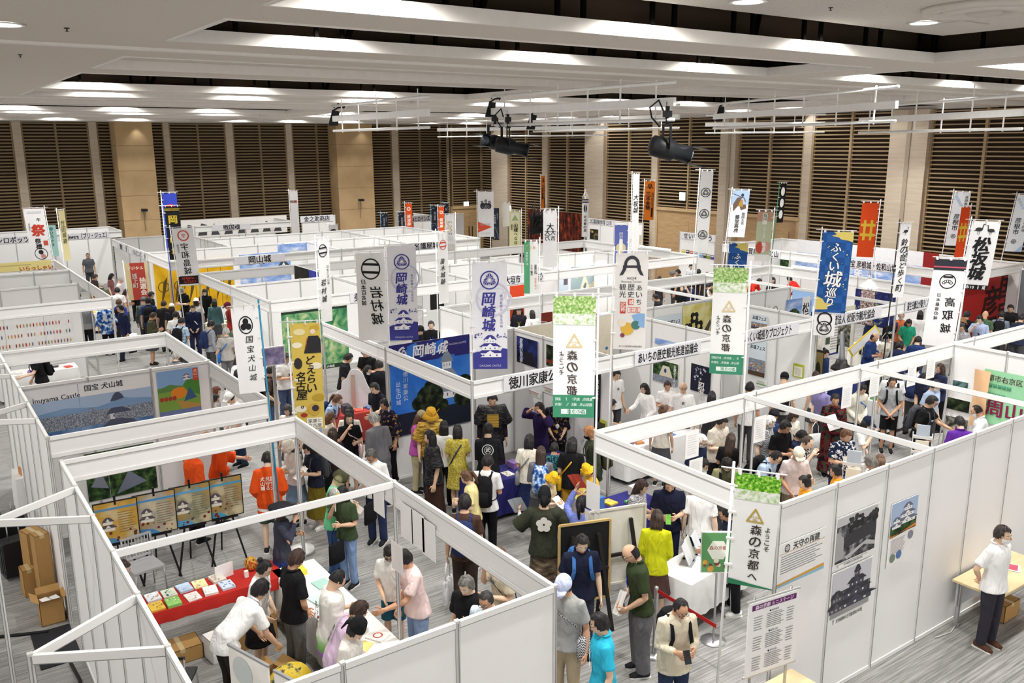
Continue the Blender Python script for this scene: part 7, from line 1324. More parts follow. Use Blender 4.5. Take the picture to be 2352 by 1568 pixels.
# other stalls: tables with cloths and goods
ST = [(5.4, 33.3, 0, 1.6, '#e6e2d8', 'far left stall'), (2.6, 25.3, 0, 1.8, '#ececec', 'charm booth counter'), (2.0, 17.2, 0, 1.6, '#e9e9e9', 'booth behind the aerial castle cloth'), (9.0, 28.7, 0, 2.2, '#d9d2c0', 'stall before the golden screen'), (8.6, 15.3, 0, 2.2, '#e6e6e8', 'stall in front of the relief map'), (7.95, 17.2, R(0), 1.1, '#a33a34', 'red covered stall under the white cutout'), (8.7, 12.15, 0, 2.2, '#2b2a70', 'armour booth counter'), (11.9, 12.02, 0, 2.0, '#ececec', 'AICHI booth counter'), (18.65, 12.8, R(90), 1.6, '#26346a', 'Matsusaka booth counter'), (18.3, 10.8, 0, 1.4, '#e9e9ea', 'leaflet stall in the right aisle'), (12.2, 8.02, 0, 1.3, '#ececec', 'front right booth inner counter'), (9.1, 9.9, 0, 1.2, '#2b2a70', 'aisle stall beside the corner post'), (23.6, 14.35, 0, 2.6, '#e6e3da', 'stall before the red cloth'), (18.5, 18.6, 0, 2.2, '#ececec', 'stall with racks of pictures'), (20.8, 16.4, 0, 1.8, '#ececec', 'table in the bright right booth'), (19.0, 22.2, 0, 2.2, '#ececec', 'counter of the bright middle booth'), (11.8, 19.0, 0, 1.8, '#e9e9e9', 'Ogaki booth counter'), (26.6, 33.5, 0, 2., '#d9d6d0', 'far stall by the tool board')]
gc = [('#d9584a', 'red'), ('#4a7fc0', 'blue'), ('#e3c04a', 'yellow'), ('#6aa86a', 'green'), ('#e9e6e0', 'white'), ('#8a6aa8', 'violet'), ('#c98a5a', 'brown'), ('#3a3a40', 'black')]
for i, (x, y, rz, L_, c, nm) in enumerate(ST):
    table(x, y, L_, .6, rz, 'folding table of the '+nm); tablecloth(x, y, L_+.04, .64, rz, c, 'cloth on the table of the '+nm, drop=.62)
    k = int(L_/.3); cs, sn = math.cos(rz), math.sin(rz)
    for j in range(k):
        u = -L_/2+.16+j*.29; v = g.choice((-.12, .1)); q, nmc = gc[(i*3+j) % 8]; n8 = j//8
        stack('leaflet_pile' if j % 3 else 'goods_box', x+cs*u-sn*v, y+sn*u+cs*v, .718, .17, .21, g.uniform(.01, .05) if j % 3 else g.uniform(.08, .2), q, nmc+(' leaflets' if j % 3 else ' box')+' on the table of the '+nm, 'leaflets' if j % 3 else 'box', rz+g.uniform(-.2, .2), cov(j+i) if y < 16 else None)
# white castle cutout, samurai feathers, leaflet racks, lamps
b = MB(); pts = [(-.75, 0), (.75, 0), (.72, .35), (.6, .4), (.62, .6), (.5, .85), (.36, 1.25), (.2, 1.4), (.05, 1.42), (-.1, 1.35), (-.22, 1.1), (-.4, .95), (-.42, .7), (-.6, .55), (-.68, .3)]
n = len(pts); b.add([(u, 0, v) for u, v in pts]+[(u, .03, v) for u, v in pts], [tuple(range(n)), tuple(range(2*n-1, n-1, -1))]+[(i, (i+1) % n, n+(i+1) % n, n+i) for i in range(n)]); t = empty('castle_cutout', (7.85, 17.3, .718), 'white castle shaped cutout board seen from behind', 'cutout', R(-30))
o = b.build('board', [mat('#e9e9ec')], t); o.location = (0, 0, .01); o.scale = (.62, 1, .62); MB().box(-.04, -.05, .0, .04, -.01, .78).build('support_strut', [mat('#c9a89a')], t); MB().box(-.2, -.15, 0, .2, .12, .01).build('foot', [mat('#b9b9bb')], t)
for q, lb in (((1218, 520), 'black feather plume rising behind the middle booths, dark one'),):
    p = atD(*q, 34); t = empty('feather_plume', p, lb, 'plume'); b = MB()
    for k in range(34): a = R(-20+k*3.2); l = 1.1+.35*math.sin(k*2.3); b.tube([(0, 0, -.3), (.5*l*math.cos(a), .05*math.sin(k), .4*l*math.sin(a)-.1), (l*math.cos(a)*1.1, .1*math.sin(k*1.7), .75*l*math.sin(a)-.05)], [.03, .035, .004], 5)
    b.build('feathers', [mat('#1b1b1d', .7)], t); MB().tube([(0, 0, -p.z), (0, 0, -.2)], .03, 8).build('pole', [BLACK], t)
p = atD(1172, 484, 34); t = empty('paper_plume', p, 'white paper streamers bunched on a pole behind the pale yellow banner', 'plume'); b = MB(); [b.add([(-.35+.1*k, .03*k, -.6), (-.25+.1*k, .03*k, -.6), (-.3+.06*k, .03*k, .3+.1*math.sin(k)), (-.42+.06*k, .03*k, .25)], [(0, 1, 2, 3)]) for k in range(8)]; b.build('streamers', [WHITE], t); MB().tube([(0, 0, -p.z), (0, 0, .2)], .02, 8).build('pole', [POLEW], t)
def rack(px, py, z, rz, label):
    p = onZ(px, py, z); t = empty('leaflet_rack', (p.x, p.y, 0), label, 'leaflet rack', rz); m_ = mat('#d6d6d4', .4)
    for i in (-1, 1): MB().bar((i*.16, 0, 0), (i*.16, .18, z), .02).build('side_frame', [m_], t)
    for k in range(4): zz = .35+k*(z-.45)/3; MB().box(-.16, .18*zz/z-.06, zz, .16, .18*zz/z, zz+.05).build('shelf', [m_], t); MB().box(-.11, .18*zz/z-.05, zz+.02, .11, .18*zz/z-.03, zz+.26).build('leaflets', [mat(['#dfe3e6', '#c9d2c0', '#e6dcc9', '#b9c4cf'][k])], t)
rack(1960, 1062, 1.35, R(-60), 'white leaflet rack beside the floral shirt'); rack(2120, 1000, 1.3, R(-60), 'white leaflet rack beside the black t-shirt with glasses')
def armlamp(p, d, label):
    t = empty('arm_lamp', p, label, 'lamp'); d = Vector(d); MB().tube([(0, 0, 0), d*.3+Vector((0, 0, .05)), d*.42], .008, 6).build('arm', [POLEW], t); MB().lathe([(.02, .06), (.03, .03), (.055, -.05)], d*.42, 12).build('shade', [POLEW], t); MB().ball(d*.42+Vector((0, 0, -.045)), .035, 8, 6).build('bulb', [mat('#fff4dc', emit=14)], t); spot('arm_lamp_light', Vector(p)+d*.42+Vector((0, 0, -.09)), 26, 130, .6, .05, (1, .93, .82))
for q, v, d, lb in (((1256, 690), 14.6, (-1, 0, 0), 'clip-on arm lamp beside the orange sun poster'), ((1976, 640), 14.6, (-.5, -1, 0), 'clip-on arm lamp on the Matsusaka booth fascia'), ((1288, 583), 23.7, (0, -1, 0), 'clip-on arm lamp in the bright middle booth, left one'), ((1345, 578), 23.7, (0, -1, 0), 'clip-on arm lamp in the bright middle booth, right one'), ((955, 690), 17.55, (0, -1, 0), 'clip-on arm lamp above the black television')): p = onY(*q, v-.02); p.z = 2.71; armlamp(p, d, lb)
for q0, q1, v, lb in (((1470, 568), (1540, 580), 22.2, 'glowing tube light on top of the middle booth fascia'), ((1820, 615), (1880, 622), 22.2, 'glowing tube light on the right booth fascia')):
    a = onX(*q0, v); c = onX(*q1, v); a.z = c.z = 2.76; t = empty('tube_light', a, lb, 'lamp'); MB().tube([(0, 0, 0), c-a], .022, 8).build('tube', [mat('#fffdf6', emit=7)], t); MB().bar(Vector((0, 0, -.03)), c-a+Vector((0, 0, -.03)), .05, .03).build('batten_base', [POLEW], t)
t = empty('television', onY(1035, 688, 22.4), 'black television on the counter behind the violet banners', 'television'); MB().box(-.68, 0, -.24, .68, .06, .24).build('screen', [mat('#0d0d0f', .2)], t); MB().box(-.06, .02, -t.location.z+.02, .06, .06, -.2).build('stand_pole', [DARK], t); MB().box(-.35, -.15, -t.location.z, .35, .25, -t.location.z+.03).build('base', [DARK], t)
t = empty('monitor', onY(628, 818, 16.2), 'small monitor showing a violet field photo left of the yellow banner', 'monitor'); q = MB().box(-.24, 0, -.19, .24, .04, .19).build('bezel', [WHITE], t); MB().box(-.215, -.003, -.165, .215, 0, .165).build('screen', [ramp_mat('screen_field', [(.35, '#6a5f9a'), (.6, '#b9b0dc'), (.75, '#e6e4ee')], scale=6)], q); MB().box(-.03, .01, -t.location.z, .03, .04, -.18).build('pole', [METAL], t)

# right aisle: display pieces of the Matsusaka booth
p = Vector((19.1, 12.75, 0)); t = empty('helmet_display', p, 'tall grey horned helmet on a white stand', 'helmet'); MB().lathe([(.22, 0), (.2, .55), (.16, .85)], n=18).build('stand', [WHITE], t); MB().lathe([(.26, .84), (.24, .9), (.15, .98), (.13, 1.08)], n=18).build('bowl', [mat('#2a2624', .4)], t); MB().tube([(0, 0, 1.0), (0, 0, 1.2), (0, .04, 1.75), (0, .05, 1.8)], [(.12, .1), (.1, .05), (.075, .03), (.06, .02)], 14, (1, 0, 0)).build('crest', [mat('#a9abb0', .35, .5)], t)
p = onZ(1985, 770, 1.45); t = empty('slanted_sign', (p.x, p.y, 0), 'white sign board with yellow edge leaning over the leaflet table', 'sign', R(-20)); M_ = Matrix.Translation((0, 0, 1.3)) @ Matrix.Rotation(R(-38), 4, 'Y'); b = MB(); b.box(-.5, -.02, -.13, .5, .0, .13, M_); b.build('edge', [mat('#e9cf2a')], t); b = MB(); b.box(-.46, -.03, -.1, .46, -.018, .1, M_); b.build('face', [WHITE], t); MB().tube([(0, .03, 0), (0, .03, 1.3)], .015, 6).build('pole', [METAL], t)
def hangbag(q, z, c, label, txt=None, tc=None):
    p = onZ(*q, z); o = child('tote_bag', shared('tote', tote_mesh), 1, None, [cmat(c)]); o.location = (p.x, p.y, z+.3); o.rotation_euler = (0, 0, R(-30)); tag(o, label, 'bag'); child('handle', shared('toteh', tote_handle), 1, o, [cmat(c)]); MB().tube([(0, .04, -z-.3), (0, .04, .0)], .012, 6).build('hook_stand', [METAL], o)
    if txt: s = Sheet((0, -.052, -.45), (1, 0, 0), (0, 0, 1), (0, -1, 0)); s.text(txt, 0, 0, .07, tc, .02); s.done('print', o)
hangbag((2042, 750), 1.75, '#1b1b1e', 'black tote bag with pale lettering hanging over the leaflet table', '十◎回', '#e9e6da'); hangbag((2032, 790), 1.3, '#e8e2d2', 'cream tote bag hanging beside the balding one in navy happi', '十二回', '#6a665a'); hangbag((1874, 780), 1.6, '#e8e2d2', 'plain cream tote bag hanging at the corner of the Fukui booth')
def tripod_cam(q, label): p = onY(*q, 45.05); t = empty('wall_camera', p, label, 'camera'); MB().box(-.12, -.3, -.06, .12, 0, .06).build('body', [DARK], t); b = MB(); b.bar((0, -.02, -.05), (0, .0, -1.0), .03); b.build('bracket', [mat('#8d7452')], t)
tripod_cam((330, 482), 'small dark camera on the first tan column'); tripod_cam((827, 459), 'small dark camera on the second tan column')
BK, DB, BR, GY, WH, OR = '#1c1a1b', '#30241f', '#4f382a', '#85837f', '#c6c3be', '#e8551c'
K1, NV, WT, KH, JN, CH = '#1b1b1e', '#27345c', '#eeeeed', '#a89a84', '#5a6f92', '#4a4a4e'
PEOPLE = [
# --- booth nearest the camera and the aisle beside it
(603, 1330, 120, 'bend', 1.02, 'short', BK, 'polo', WT, 'pants', '#2b2523', '', 'in white short sleeved shirt bending over a carton'),
(617, 1289, 60, 'low', .93, 'bun', BK, 'blouse', WT, 'skirt', K1, 'lanyard:#e9e9ea', 'in white blouse looking down behind the red table'),
(686, 1261, 118, 'clasp', 1.0, 'short', DB, 'polo', '#1d1d20', 'pants', '#6a6b6e', '', 'in black polo and grey trousers at the white counter'),
(784, 1308, 105, 'read', 1.0, 'thin', BK, 'happi', 'hemcoat', 'pants', K1, 'phone:#3a3b40 back:大和郡山|城下町/2a2a2e', 'in white festival coat with green and purple hem'),
(836, 1381, 95, 'lean', .93, 'short', DB, 'happi', '#dcc3dd', 'pants', K1, 'back:郡山城/2a2a2e', 'with wavy dark hair in pale purple coat leaning forward'),
(828, 1418, 60, 'low', .93, 'bun', BK, 'robe', '#e4e0d8', None, '', 'eboshi:#1e1f22', 'in black soft cap with white headband at the front panels'),
(918, 1264, -65, 'reachd' if 0 else 'reach', 1.03, 'short', BK, 'tee', '#eed6d3', 'pants', '#8fa5c9', 'front:@flag/c0504c', 'in pink printed t-shirt reaching over the counter'),
(893, 1258, -10, 'low', .93, 'bob', BK, 'tee', '#efeee9', 'shorts', '#2d5a6a', 'mask:#dcd6cf glasses', 'in white t-shirt with mask and glasses behind the post'),
(784, 1117, -40, 'phone', .94, 'bob', BK, 'tee', '#3c4a32', 'pants', '#7f98c0', 'mask fan tote:#1b1b1e', 'in dark green t-shirt with a round fan before the face'),
(787, 1079, 70, 'read', 1.0, 'buzz', BK, 'vest', '#79dba2', 'pants', '#3f5c8c', 'under:#5b6a4c knit:stripe glasses paper:#b9b4a8', 'in mint green vest and striped knit cap'),
(849, 1034, -25, 'read', 1.0, 'short', '#4a4846', 'tee', WT, 'pants', '#2a3352', 'glasses tote:#1b1b1e', 'with grey hair and glasses in white shirt, black bag low'),
(701, 1017, -60, 'read', .94, 'bob', BK, 'tee', '#1f2636', 'longskirt', '#6d6020', 'mask:#e6cfd0 bp:#4a4c52 shoe:#eeeeee paper', 'in navy top and long olive skirt'),
(652, 1148, 85, 'phone', .93, 'long', DB, 'jacket', '#3a3d4c', 'skirt', '#26356c', 'kasa:#2c2d31', 'under a wide black lacquered straw hat'),
(614, 1037, 175, 'low', .98, 'short', BK, 'happi', 'orangecoat', 'shorts', '#3b4a40', 'back:国宝犬|見守る|犬山城/f4ece2', 'in orange festival coat with white writing on the back'),
(657, 1009, -50, 'read', .93, 'bob', DB, 'long', '#e9e6e0', 'skirt', '#6f86a0', 'mask bucket:#ece7da', 'in white bucket hat and mask near the booth corner post'),
(440, 1018, 120, 'up', 1.0, 'short', BK, 'happi', 'orangecoat', 'pants', K1, '', 'in orange festival coat with arm raised, partly behind fascia'),
(520, 990, 100, 'reach', .98, 'short', BK, 'happi', 'orangecoat', 'skirt', K1, '', 'in orange coat with white wave band beside the easels'),
(1067, 1326, -30, 'look', 1.0, 'short', '#55534f', 'tee', '#19191b', 'pants', CH, 'strap:#e8e2d2', 'with grey hair and patterned towel around the neck'),
(1113, 1360, -25, 'look', .98, 'buzz', '#2c2a29', 'tee', '#cfe0ea', 'pants', CH, 'glasses', 'with buzz cut and glasses just behind the front panels'),
(1143, 1258, -60, 'phone', .99, 'short', BR, 'tee', '#d2c7ae', 'pants', '#8a7f6e', 'sbag:#1b1b1e front:YOUR/3a5a8a', 'in beige lettered t-shirt looking at a phone'),
(1068, 1134, 172, 'one', 1.02, 'short', BK, 'tee', '#4a372e', 'pants', '#3b302b', 'bp:#27345c tote:#e8e8ec', 'in brown shirt with plastic bag beyond the near fascia'),
(1063, 1082, -95, 'read', .93, 'pony', BR, 'blouse', '#ecdf9e', 'skirt', K1, '', 'in pale yellow blouse with brown ponytail'),
(1122, 1043, 165, 'read', 1.0, 'short', BK, 'tee', '#f0f0ef', 'pants', '#17171a', 'bp:#1b1b1e', 'in white t-shirt and wide black trousers'),
(985, 988, -80, 'stand', 1.02, 'long', BK, 'armour', 'armour', 'longskirt', '#3a2722', 'back:@oka/b9a06a', 'in black laced armour and long brown coat facing left'),
(973, 942, 75, 'read', .95, 'long', BR, 'long', '#c963b8', 'pants', '#c9bf9a', 'cap:#a59c7e paper', 'in pink hooded top and khaki cap'),
(990, 934, 20, 'stand', .99, 'buzz', BK, 'armour', 'goldarm', 'pants', '#2b2a3a', 'kabuto:#d6a436', 'in golden helmet and golden armour'),
(1020, 966, 170, 'stand', .93, 'long', BK, 'tee', '#efefee', 'pants', K1, '', 'with long black hair in white top between golden helmet and yellow dress'),
(1051, 974, 178, 'read', .95, 'bob', BK, 'dress', 'gold', None, '', 'strap:#4a4c52', 'in yellow patterned dress seen from behind'),
(1131, 905, 5, 'look', 1.08, 'short', BK, 'armour', 'armour', 'longskirt', '#2c2030', 'under:#2a2028 front:@goldp/b8963e', 'in black and gold armour standing inside the booth'),
(1121, 971, 178, 'read', 1.02, 'short', BK, 'jacket', '#1d1d21', 'wide', '#1b1b1f', 'back:@ring/d8d8d8', 'in black jacket with white round emblem on the back'),
(1238, 924, -50, 'hands', .97, 'long', BK, 'happi', '#2b1e48', 'skirt', '#2a2244', 'mask:#cdb9dc', 'in purple happi coat with both hands at the head'),
(1281, 913, 5, 'low', 1.0, 'short', BK, 'happi', 'blackgold', 'pants', K1, 'lanyard:#b89a3a', 'in purple and gold happi coat below the green topped banner'),
(1217, 996, 172, 'read', .95, 'bob', BK, 'tee', '#efe9da', 'longskirt', '#27315a', 'sbag:#8a8c90 tote:#7a70c8', 'in cream top with grey sack bag and navy skirt'),
(1243, 1024, 178, 'read', .95, 'long', DB, 'long', '#74757c', 'skirt', CH, 'bp:bluepat', 'in grey top with blue patterned rucksack'),
(1274, 1016, 175, 'read', .84, 'short', BK, 'tee', 'teal', 'shorts', '#2b3350', '', 'child in teal patterned shirt at the armour booth'),
(1316, 1003, 172, 'low', .98, 'bob', BK, 'tee', '#1b1b1d', 'pants', '#d6a63a', 'sbag:#e2b632', 'in black t-shirt with yellow helmet shaped bag'),
(1350, 979, -80, 'look', 1.02, 'short', '#8a5f3c', 'jacket', '#3a4032', 'pants', CH, 'mask:#17171a bp:#4c4f3c', 'with fair brown hair and black mask beside the banner pole'),
(1271, 1079, 55, 'read', .80, 'short', DB, 'tee', '#dcc9a2', 'shorts', '#8a7f6e', 'helmet:#efbd2c mask paper', 'child in yellow paper helmet facing right'),
(1347, 1060, -60, 'read', .80, 'short', BK, 'tee', '#e9b83c', 'shorts', '#4a4a52', 'helmet:#efbd2c paper:#d9c86a', 'child in yellow paper helmet facing left by the post'),
(1251, 1117, 178, 'wide', 1.0, 'short', BK, 'armour', '#363a2e', 'longskirt', 'plate', 'under:#a9c4cf eboshi:#1d1e22 paperr paperl:#c9d2dc back:@crest/d6d4ce', 'in scaled court armour robe with pale flower crest'),
(1336, 1140, 160, 'up', .98, 'pony', BK, 'long', '#7888d0', 'pants', '#39405e', 'paperl:#e0604a', 'in lilac blue shirt behind the corner post'),
(1338, 1231, 10, 'look', 1.02, 'short', BK, 'polo', '#20243a', 'pants', '#3a3d4a', 'bp:#3f6fb0 fan', 'in navy polo with blue rucksack and round fan'),
(1292, 1322, -25, 'look', 1.03, 'buzz', BK, 'tee', '#a3a4a2', 'pants', '#b5a68c', 'cap:#c5cdea glasses sbag:plaid', 'in pale blue cap and grey t-shirt with checked bag'),
(1375, 1408, -80, 'stand', .98, 'short', BK, 'polo', '#32b4d4', 'pants', CH, 'glasses lanyard:#dfe3ea', 'in bright cyan polo at the bottom of the picture'),
(1438, 1251, -75, 'low', 1.04, 'ring', BK, 'polo', '#37422a', 'wide', '#67666a', 'glasses lanyard:#2a4ac4 paperr back:@wood/a8945a', 'balding in dark green polo and grey slacks'),
(1511, 1169, 176, 'low', .97, 'bob', DB, 'long', '#c2c61e', 'skirt', '#4a3430', 'shoe:#eeeeee', 'in yellow green top and brown skirt from behind'),
(1569, 1380, 25, 'read', 1.0, 'thin', BK, 'jacket', '#d6ccb6', 'pants', '#2c3850', 'glasses bp:#1b1b1e phone:#2a2b30', 'in beige shirt with black rucksack checking a phone'),
(1482, 1104, 60, 'read', .95, 'long', DB, 'tee', 'ging', 'skirt', CH, '', 'with long brown hair in checked blouse'),
(1540, 1097, 5, 'read', 1.03, 'short', BK, 'polo', '#1e2136', 'pants', '#222a44', 'phone:#74b04a strap:#1b1b1e', 'in navy polo with green phone below the fascia'),
(1612, 1098, 175, 'stand', .98, 'short', BK, 'tee', '#f0f0ef', 'pants', '#20263e', '', 'in white t-shirt and navy trousers beyond the desk'),
(1662, 1160, -70, 'reach', .97, 'short', BK, 'polo', '#1d2338', 'pants', '#191a1e', 'glasses shoe:#f2f2f2', 'in navy shirt and white sneakers behind the desk'),
(2305, 1207, 60, 'behind', 1.0, 'short', '#2a2523', 'polo', '#f1f1f1', 'pants', '#33323a', 'mask shoe:#5a3d30', 'in white shirt with hands clasped behind at the right edge'),
# --- booth at the front right
(1615, 999, 55, 'look', .98, 'short', WH, 'polo', '#1f2740', 'pants', CH, 'mask glasses', 'with white hair and mask in navy polo'),
(1664, 957, 45, 'read', 1.02, 'short', BK, 'tee', '#d9d2c4', 'pants', '#222226', '', 'smiling in beige t-shirt left of the middle post'),
(1681, 994, 170, 'read', .93, 'long', DB, 'tee', '#1b1b1e', 'pants', K1, '', 'with long brown hair in black top beside the middle post'),
(1622, 1056, 60, 'low', .90, 'short', BK, 'tee', '#e8e8e6', 'pants', CH, 'mask', 'boy in mask leaning at the front right booth fascia'),
(1671, 1054, 5, 'low', .93, 'bowl', BK, 'tee', 'stripe', 'pants', CH, 'mask bp:#1b1b1e', 'in striped olive shirt and mask behind the near banner'),
(1773, 956, 65, 'look', .98, 'short', WH, 'polo', 'plaid', 'pants', '#4c4a44', 'mask', 'with white hair in small checked shirt'),
(1810, 968, 50, 'read', 1.02, 'short', BK, 'tee', '#17171a', 'pants', '#26262a', '', 'in plain black t-shirt looking down to the right'),
(1829, 946, 40, 'low', .95, 'bob', DB, 'tee', '#e6e0d4', 'pants', '#3a3a40', 'strap:#1b1b1e', 'in cream top with black shoulder strap'),
(1848, 990, 75, 'low', .88, 'short', BK, 'tee', '#26304a', 'pants', CH, 'mask:#8aa0c0', 'with short black hair beside the balding one'),
(1861, 1002, 60, 'mouth', 1.0, 'thin', '#3a302a', 'tee', 'dots', 'pants', K1, '', 'balding in dark patterned shirt with hand on forehead'),
(1837, 1028, 20, 'low', .97, 'buzz', GY, 'polo', '#e3d3d0', 'pants', '#8f7f6a', 'cap:#ece4cf', 'in cream cap and pale pink shirt looking down'),
(1791, 1038, 60, 'lean', 1.0, 'buzz', BK, 'polo', '#a9bdd6', 'pants', CH, 'glasses bp:#1b1b1e', 'in pale blue shirt with black rucksack leaning in'),
(1950, 987, 35, 'read', 1.02, 'short', BR, 'polo', 'floral', 'pants', '#2c3a5c', 'paper:#b9b4a8', 'in navy floral shirt over white at a leaflet rack'),
(2000, 956, 75, 'mouth', .97, 'bob', BK, 'tee', '#efefee', 'pants', '#d9d6d0', 'cap:#1f2740 mask strap:#1b1b1e', 'in navy cap and white t-shirt with hand at the face'),
(2052, 866, 8, 'clasp', .99, 'pony', BK, 'tee', '#a4a7aa', 'shorts', '#1b1b1e', 'bp:#1b1b1e', 'in grey t-shirt and black shorts holding a paper bag'),
(2054, 846, 8, 'stand', 1.02, 'short', BK, 'tee', '#efefee', 'pants', K1, 'bp:#1b1b1e', 'in white t-shirt directly behind the one in grey'),
(1997, 1045, -120, 'look', 1.0, 'short', '#55534f', 'polo', '#2c2c30', 'pants', CH, '', 'with grey swept back hair at the front panels'),
(2024, 1043, 172, 'look', .93, 'long', BR, 'blouse', '#e6e2da', 'skirt', CH, '', 'with long brown hair beside the grey haired one'),
(1914, 1067, -75, 'look', .93, 'bun', BK, 'blouse', '#e8a02a', 'skirt', K1, '', 'in orange top with hair bun at the leaflet rack'),
(1843, 1093, -65, 'look', .93, 'bun', BK, 'blouse', '#e8a02a', 'skirt', K1, '', 'in orange top with black bun near the green banner'),
(1780, 936, 165, 'look', .97, 'buzz', BK, 'polo', '#2c3a66', 'pants', CH, 'knit:#232126', 'in dark knit hat behind the white haired one'),
(1878, 880, -40, 'low', .97, 'short', BK, 'polo', '#8d86b8', 'pants', CH, 'tote:#f0f0f0', 'in lilac striped shirt under the fascia'),
(1920, 905, 10, 'one', 1.0, 'short', BK, 'robe', 'kimono', None, '', 'paperr', 'in dark red patterned kimono partly hidden by hanging papers'),
(1985, 884, 40, 'low', .97, 'short', BK, 'long', '#d6d2c4', 'pants', '#2a3350', 'sbag:#2f72c4 paper:#b9b4a8', 'in beige jacket with bright blue bag and newspaper'),
(2146, 910, 70, 'reach', 1.02, 'short', BK, 'tee', '#1a1a1c', 'pants', '#1b1b1e', 'glasses bp:#4a4c52', 'in black t-shirt with glasses reaching to the purple one'),
(2203, 956, -160, 'low', .97, 'short', BK, 'polo', '#5a2a90', 'pants', K1, '', 'in purple shirt seated side at the green cloth booth'),
(2240, 930, -75, 'reach', .99, 'thin', BK, 'polo', '#f0f0f1', 'pants', CH, 'mask', 'in white shirt and mask below the green cloth'),
(2154, 874, 55, 'look', 1.0, 'short', BK, 'tee', '#b9cbe6', 'pants', CH, 'mask', 'in pale blue t-shirt and mask behind the booth post'),
(2122, 858, -30, 'low', 1.02, 'short', BK, 'polo', '#23283c', 'pants', '#26262a', '', 'in navy polo behind the hanging white papers'),
(2108, 832, 165, 'stand', .98, 'short', BK, 'tee', '#c9d6e6', 'pants', CH, 'bp:#27345c', 'with navy rucksack under the right fascia'),
(2160, 835, -60, 'phone', .94, 'long', DB, 'long', '#2a2f4a', 'pants', K1, '', 'in dark top at the wall end under the right fascia'),
# --- centre booths
(1418, 849, 35, 'look', 1.02, 'short', BK, 'tee', '#f3f3f2', 'pants', CH, 'front:あ/3a3a40', 'young in white t-shirt under the AICHI board'),
(1477, 881, -45, 'reachl', .95, 'long', BK, 'long', '#f3f3f2', 'skirt', CH, '', 'with long black hair and white sleeves reaching left'),
(1411, 918, 80, 'read', .95, 'bun', BK, 'tee', '#efefee', 'pants', CH, '', 'in white t-shirt facing right with tied black hair'),
(1534, 877, 5, 'read', .95, 'pony', DB, 'tee', '#f1f1f0', 'skirt', CH, 'phone:#8a7a78', 'with brown ponytail in white t-shirt holding a phone'),
(1570, 877, 5, 'stand', 1.0, 'bald', BK, 'tee', '#f1f1f0', 'pants', CH, 'glasses front:あ/3a3a40', 'bald with glasses in white t-shirt'),
(1523, 930, 172, 'look', .93, 'bun', BR, 'blouse', '#d6cfc4', 'skirt', CH, '', 'with brown hair just inside the front right fascia'),
(1636, 898, 175, 'look', .95, 'bob', BK, 'blouse', '#2a2a2e', 'skirt', CH, '', 'with black bob below the farther green topped banner'),
(1724, 877, 165, 'look', 1.0, 'short', BK, 'tee', '#efefee', 'pants', CH, '', 'with black hair by the post under the Fukui booth'),
(1803, 853, 175, 'look', .99, 'buzz', BK, 'tee', '#e9e9e8', 'pants', CH, 'cap:#1b1b1d bp:#1b1b1e', 'in black cap before the Fukui booth'),
(1873, 852, -150, 'look', .93, 'bob', DB, 'blouse', '#dcd8d0', 'skirt', CH, '', 'with brown hair beside the tote bag stand'),
(1901, 804, 45, 'low', .95, 'bun', BK, 'jacket', '#2a3a66', 'skirt', '#26304a', '', 'in navy happi looking down beside the Matsusaka posters'),
(2014, 766, 70, 'read', 1.0, 'ring', BK, 'happi', '#25396a', 'pants', '#26262a', 'under:#f0f0f0', 'balding in navy happi coat'),
(2010, 728, 60, 'low', .95, 'long', DB, 'jacket', '#26304e', 'skirt', K1, '', 'with curly brown hair in navy under the fascia'),
(2069, 783, 172, 'low', .92, 'bowl', BK, 'tee', '#2a3458', 'pants', CH, '', 'in navy top seen from behind at the leaflet table'),
(2110, 772, 170, 'low', .97, 'short', BK, 'happi', '#253a6c', 'pants', CH, 'strap:#1b1b1e', 'in navy happi with dark strap from behind'),
(2089, 734, 10, 'low', .95, 'bob', BK, 'blouse', '#2a9a78', 'skirt', '#d9c9a0', '', 'in emerald green shirt over beige'),
(2115, 713, 175, 'stand', .95, 'long', BK, 'tee', '#f0f0f0', 'skirt', CH, '', 'in white top with long black hair near the right banner'),
(2071, 716, 10, 'stand', 1.0, 'buzz', BK, 'tee', '#d3764a', 'pants', CH, 'mask bp:#27345c', 'in orange t-shirt and mask with navy rucksack'),
(2250, 725, -15, 'mouth', 1.0, 'short', BK, 'polo', '#b3c1e2', 'pants', CH, 'strap:#1b1b1e', 'in pale blue polo covering the mouth with a hand'),
(2265, 713, 170, 'look', 1.0, 'bald', BK, 'tee', '#4f6a4e', 'pants', CH, '', 'bald in green shirt before the red cloth'),
(2303, 714, 172, 'reach', 1.0, 'short', BK, 'polo', '#7b8794', 'pants', CH, 'bp:#1b1b1e', 'in grey blue polo before the red cloth'),
(2322, 700, 0, 'reach', 1.0, 'short', BK, 'tee', '#1f1e20', 'pants', CH, '', 'in black t-shirt behind the table before the red cloth'),
(2213, 728, 150, 'look', .98, 'buzz', DB, 'polo', '#2c2c30', 'pants', CH, 'bucket:#8a6a4a', 'in brown felt hat right of the mirrored banner'),
(2223, 714, 170, 'look', 1.0, 'short', BK, 'tee', '#1c1c1f', 'pants', CH, '', 'with black hair and black top before the red cloth'),
(2209, 743, -10, 'look', .97, 'short', '#2e2c2c', 'polo', 'plaid', 'pants', CH, 'glasses', 'with glasses in dark checked shirt behind the fascia'),
(2350, 722, 160, 'low', 1.0, 'short', BK, 'tee', '#2a3046', 'pants', CH, '', 'in dark navy cut by the right edge'),
# --- aisle behind the nearest booth
(625, 841, 80, 'clasp', 1.0, 'short', BK, 'polo', '#4d3a34', 'pants', '#46587a', 'bp:#1b1b1e', 'in brown polo beside the blue pole'),
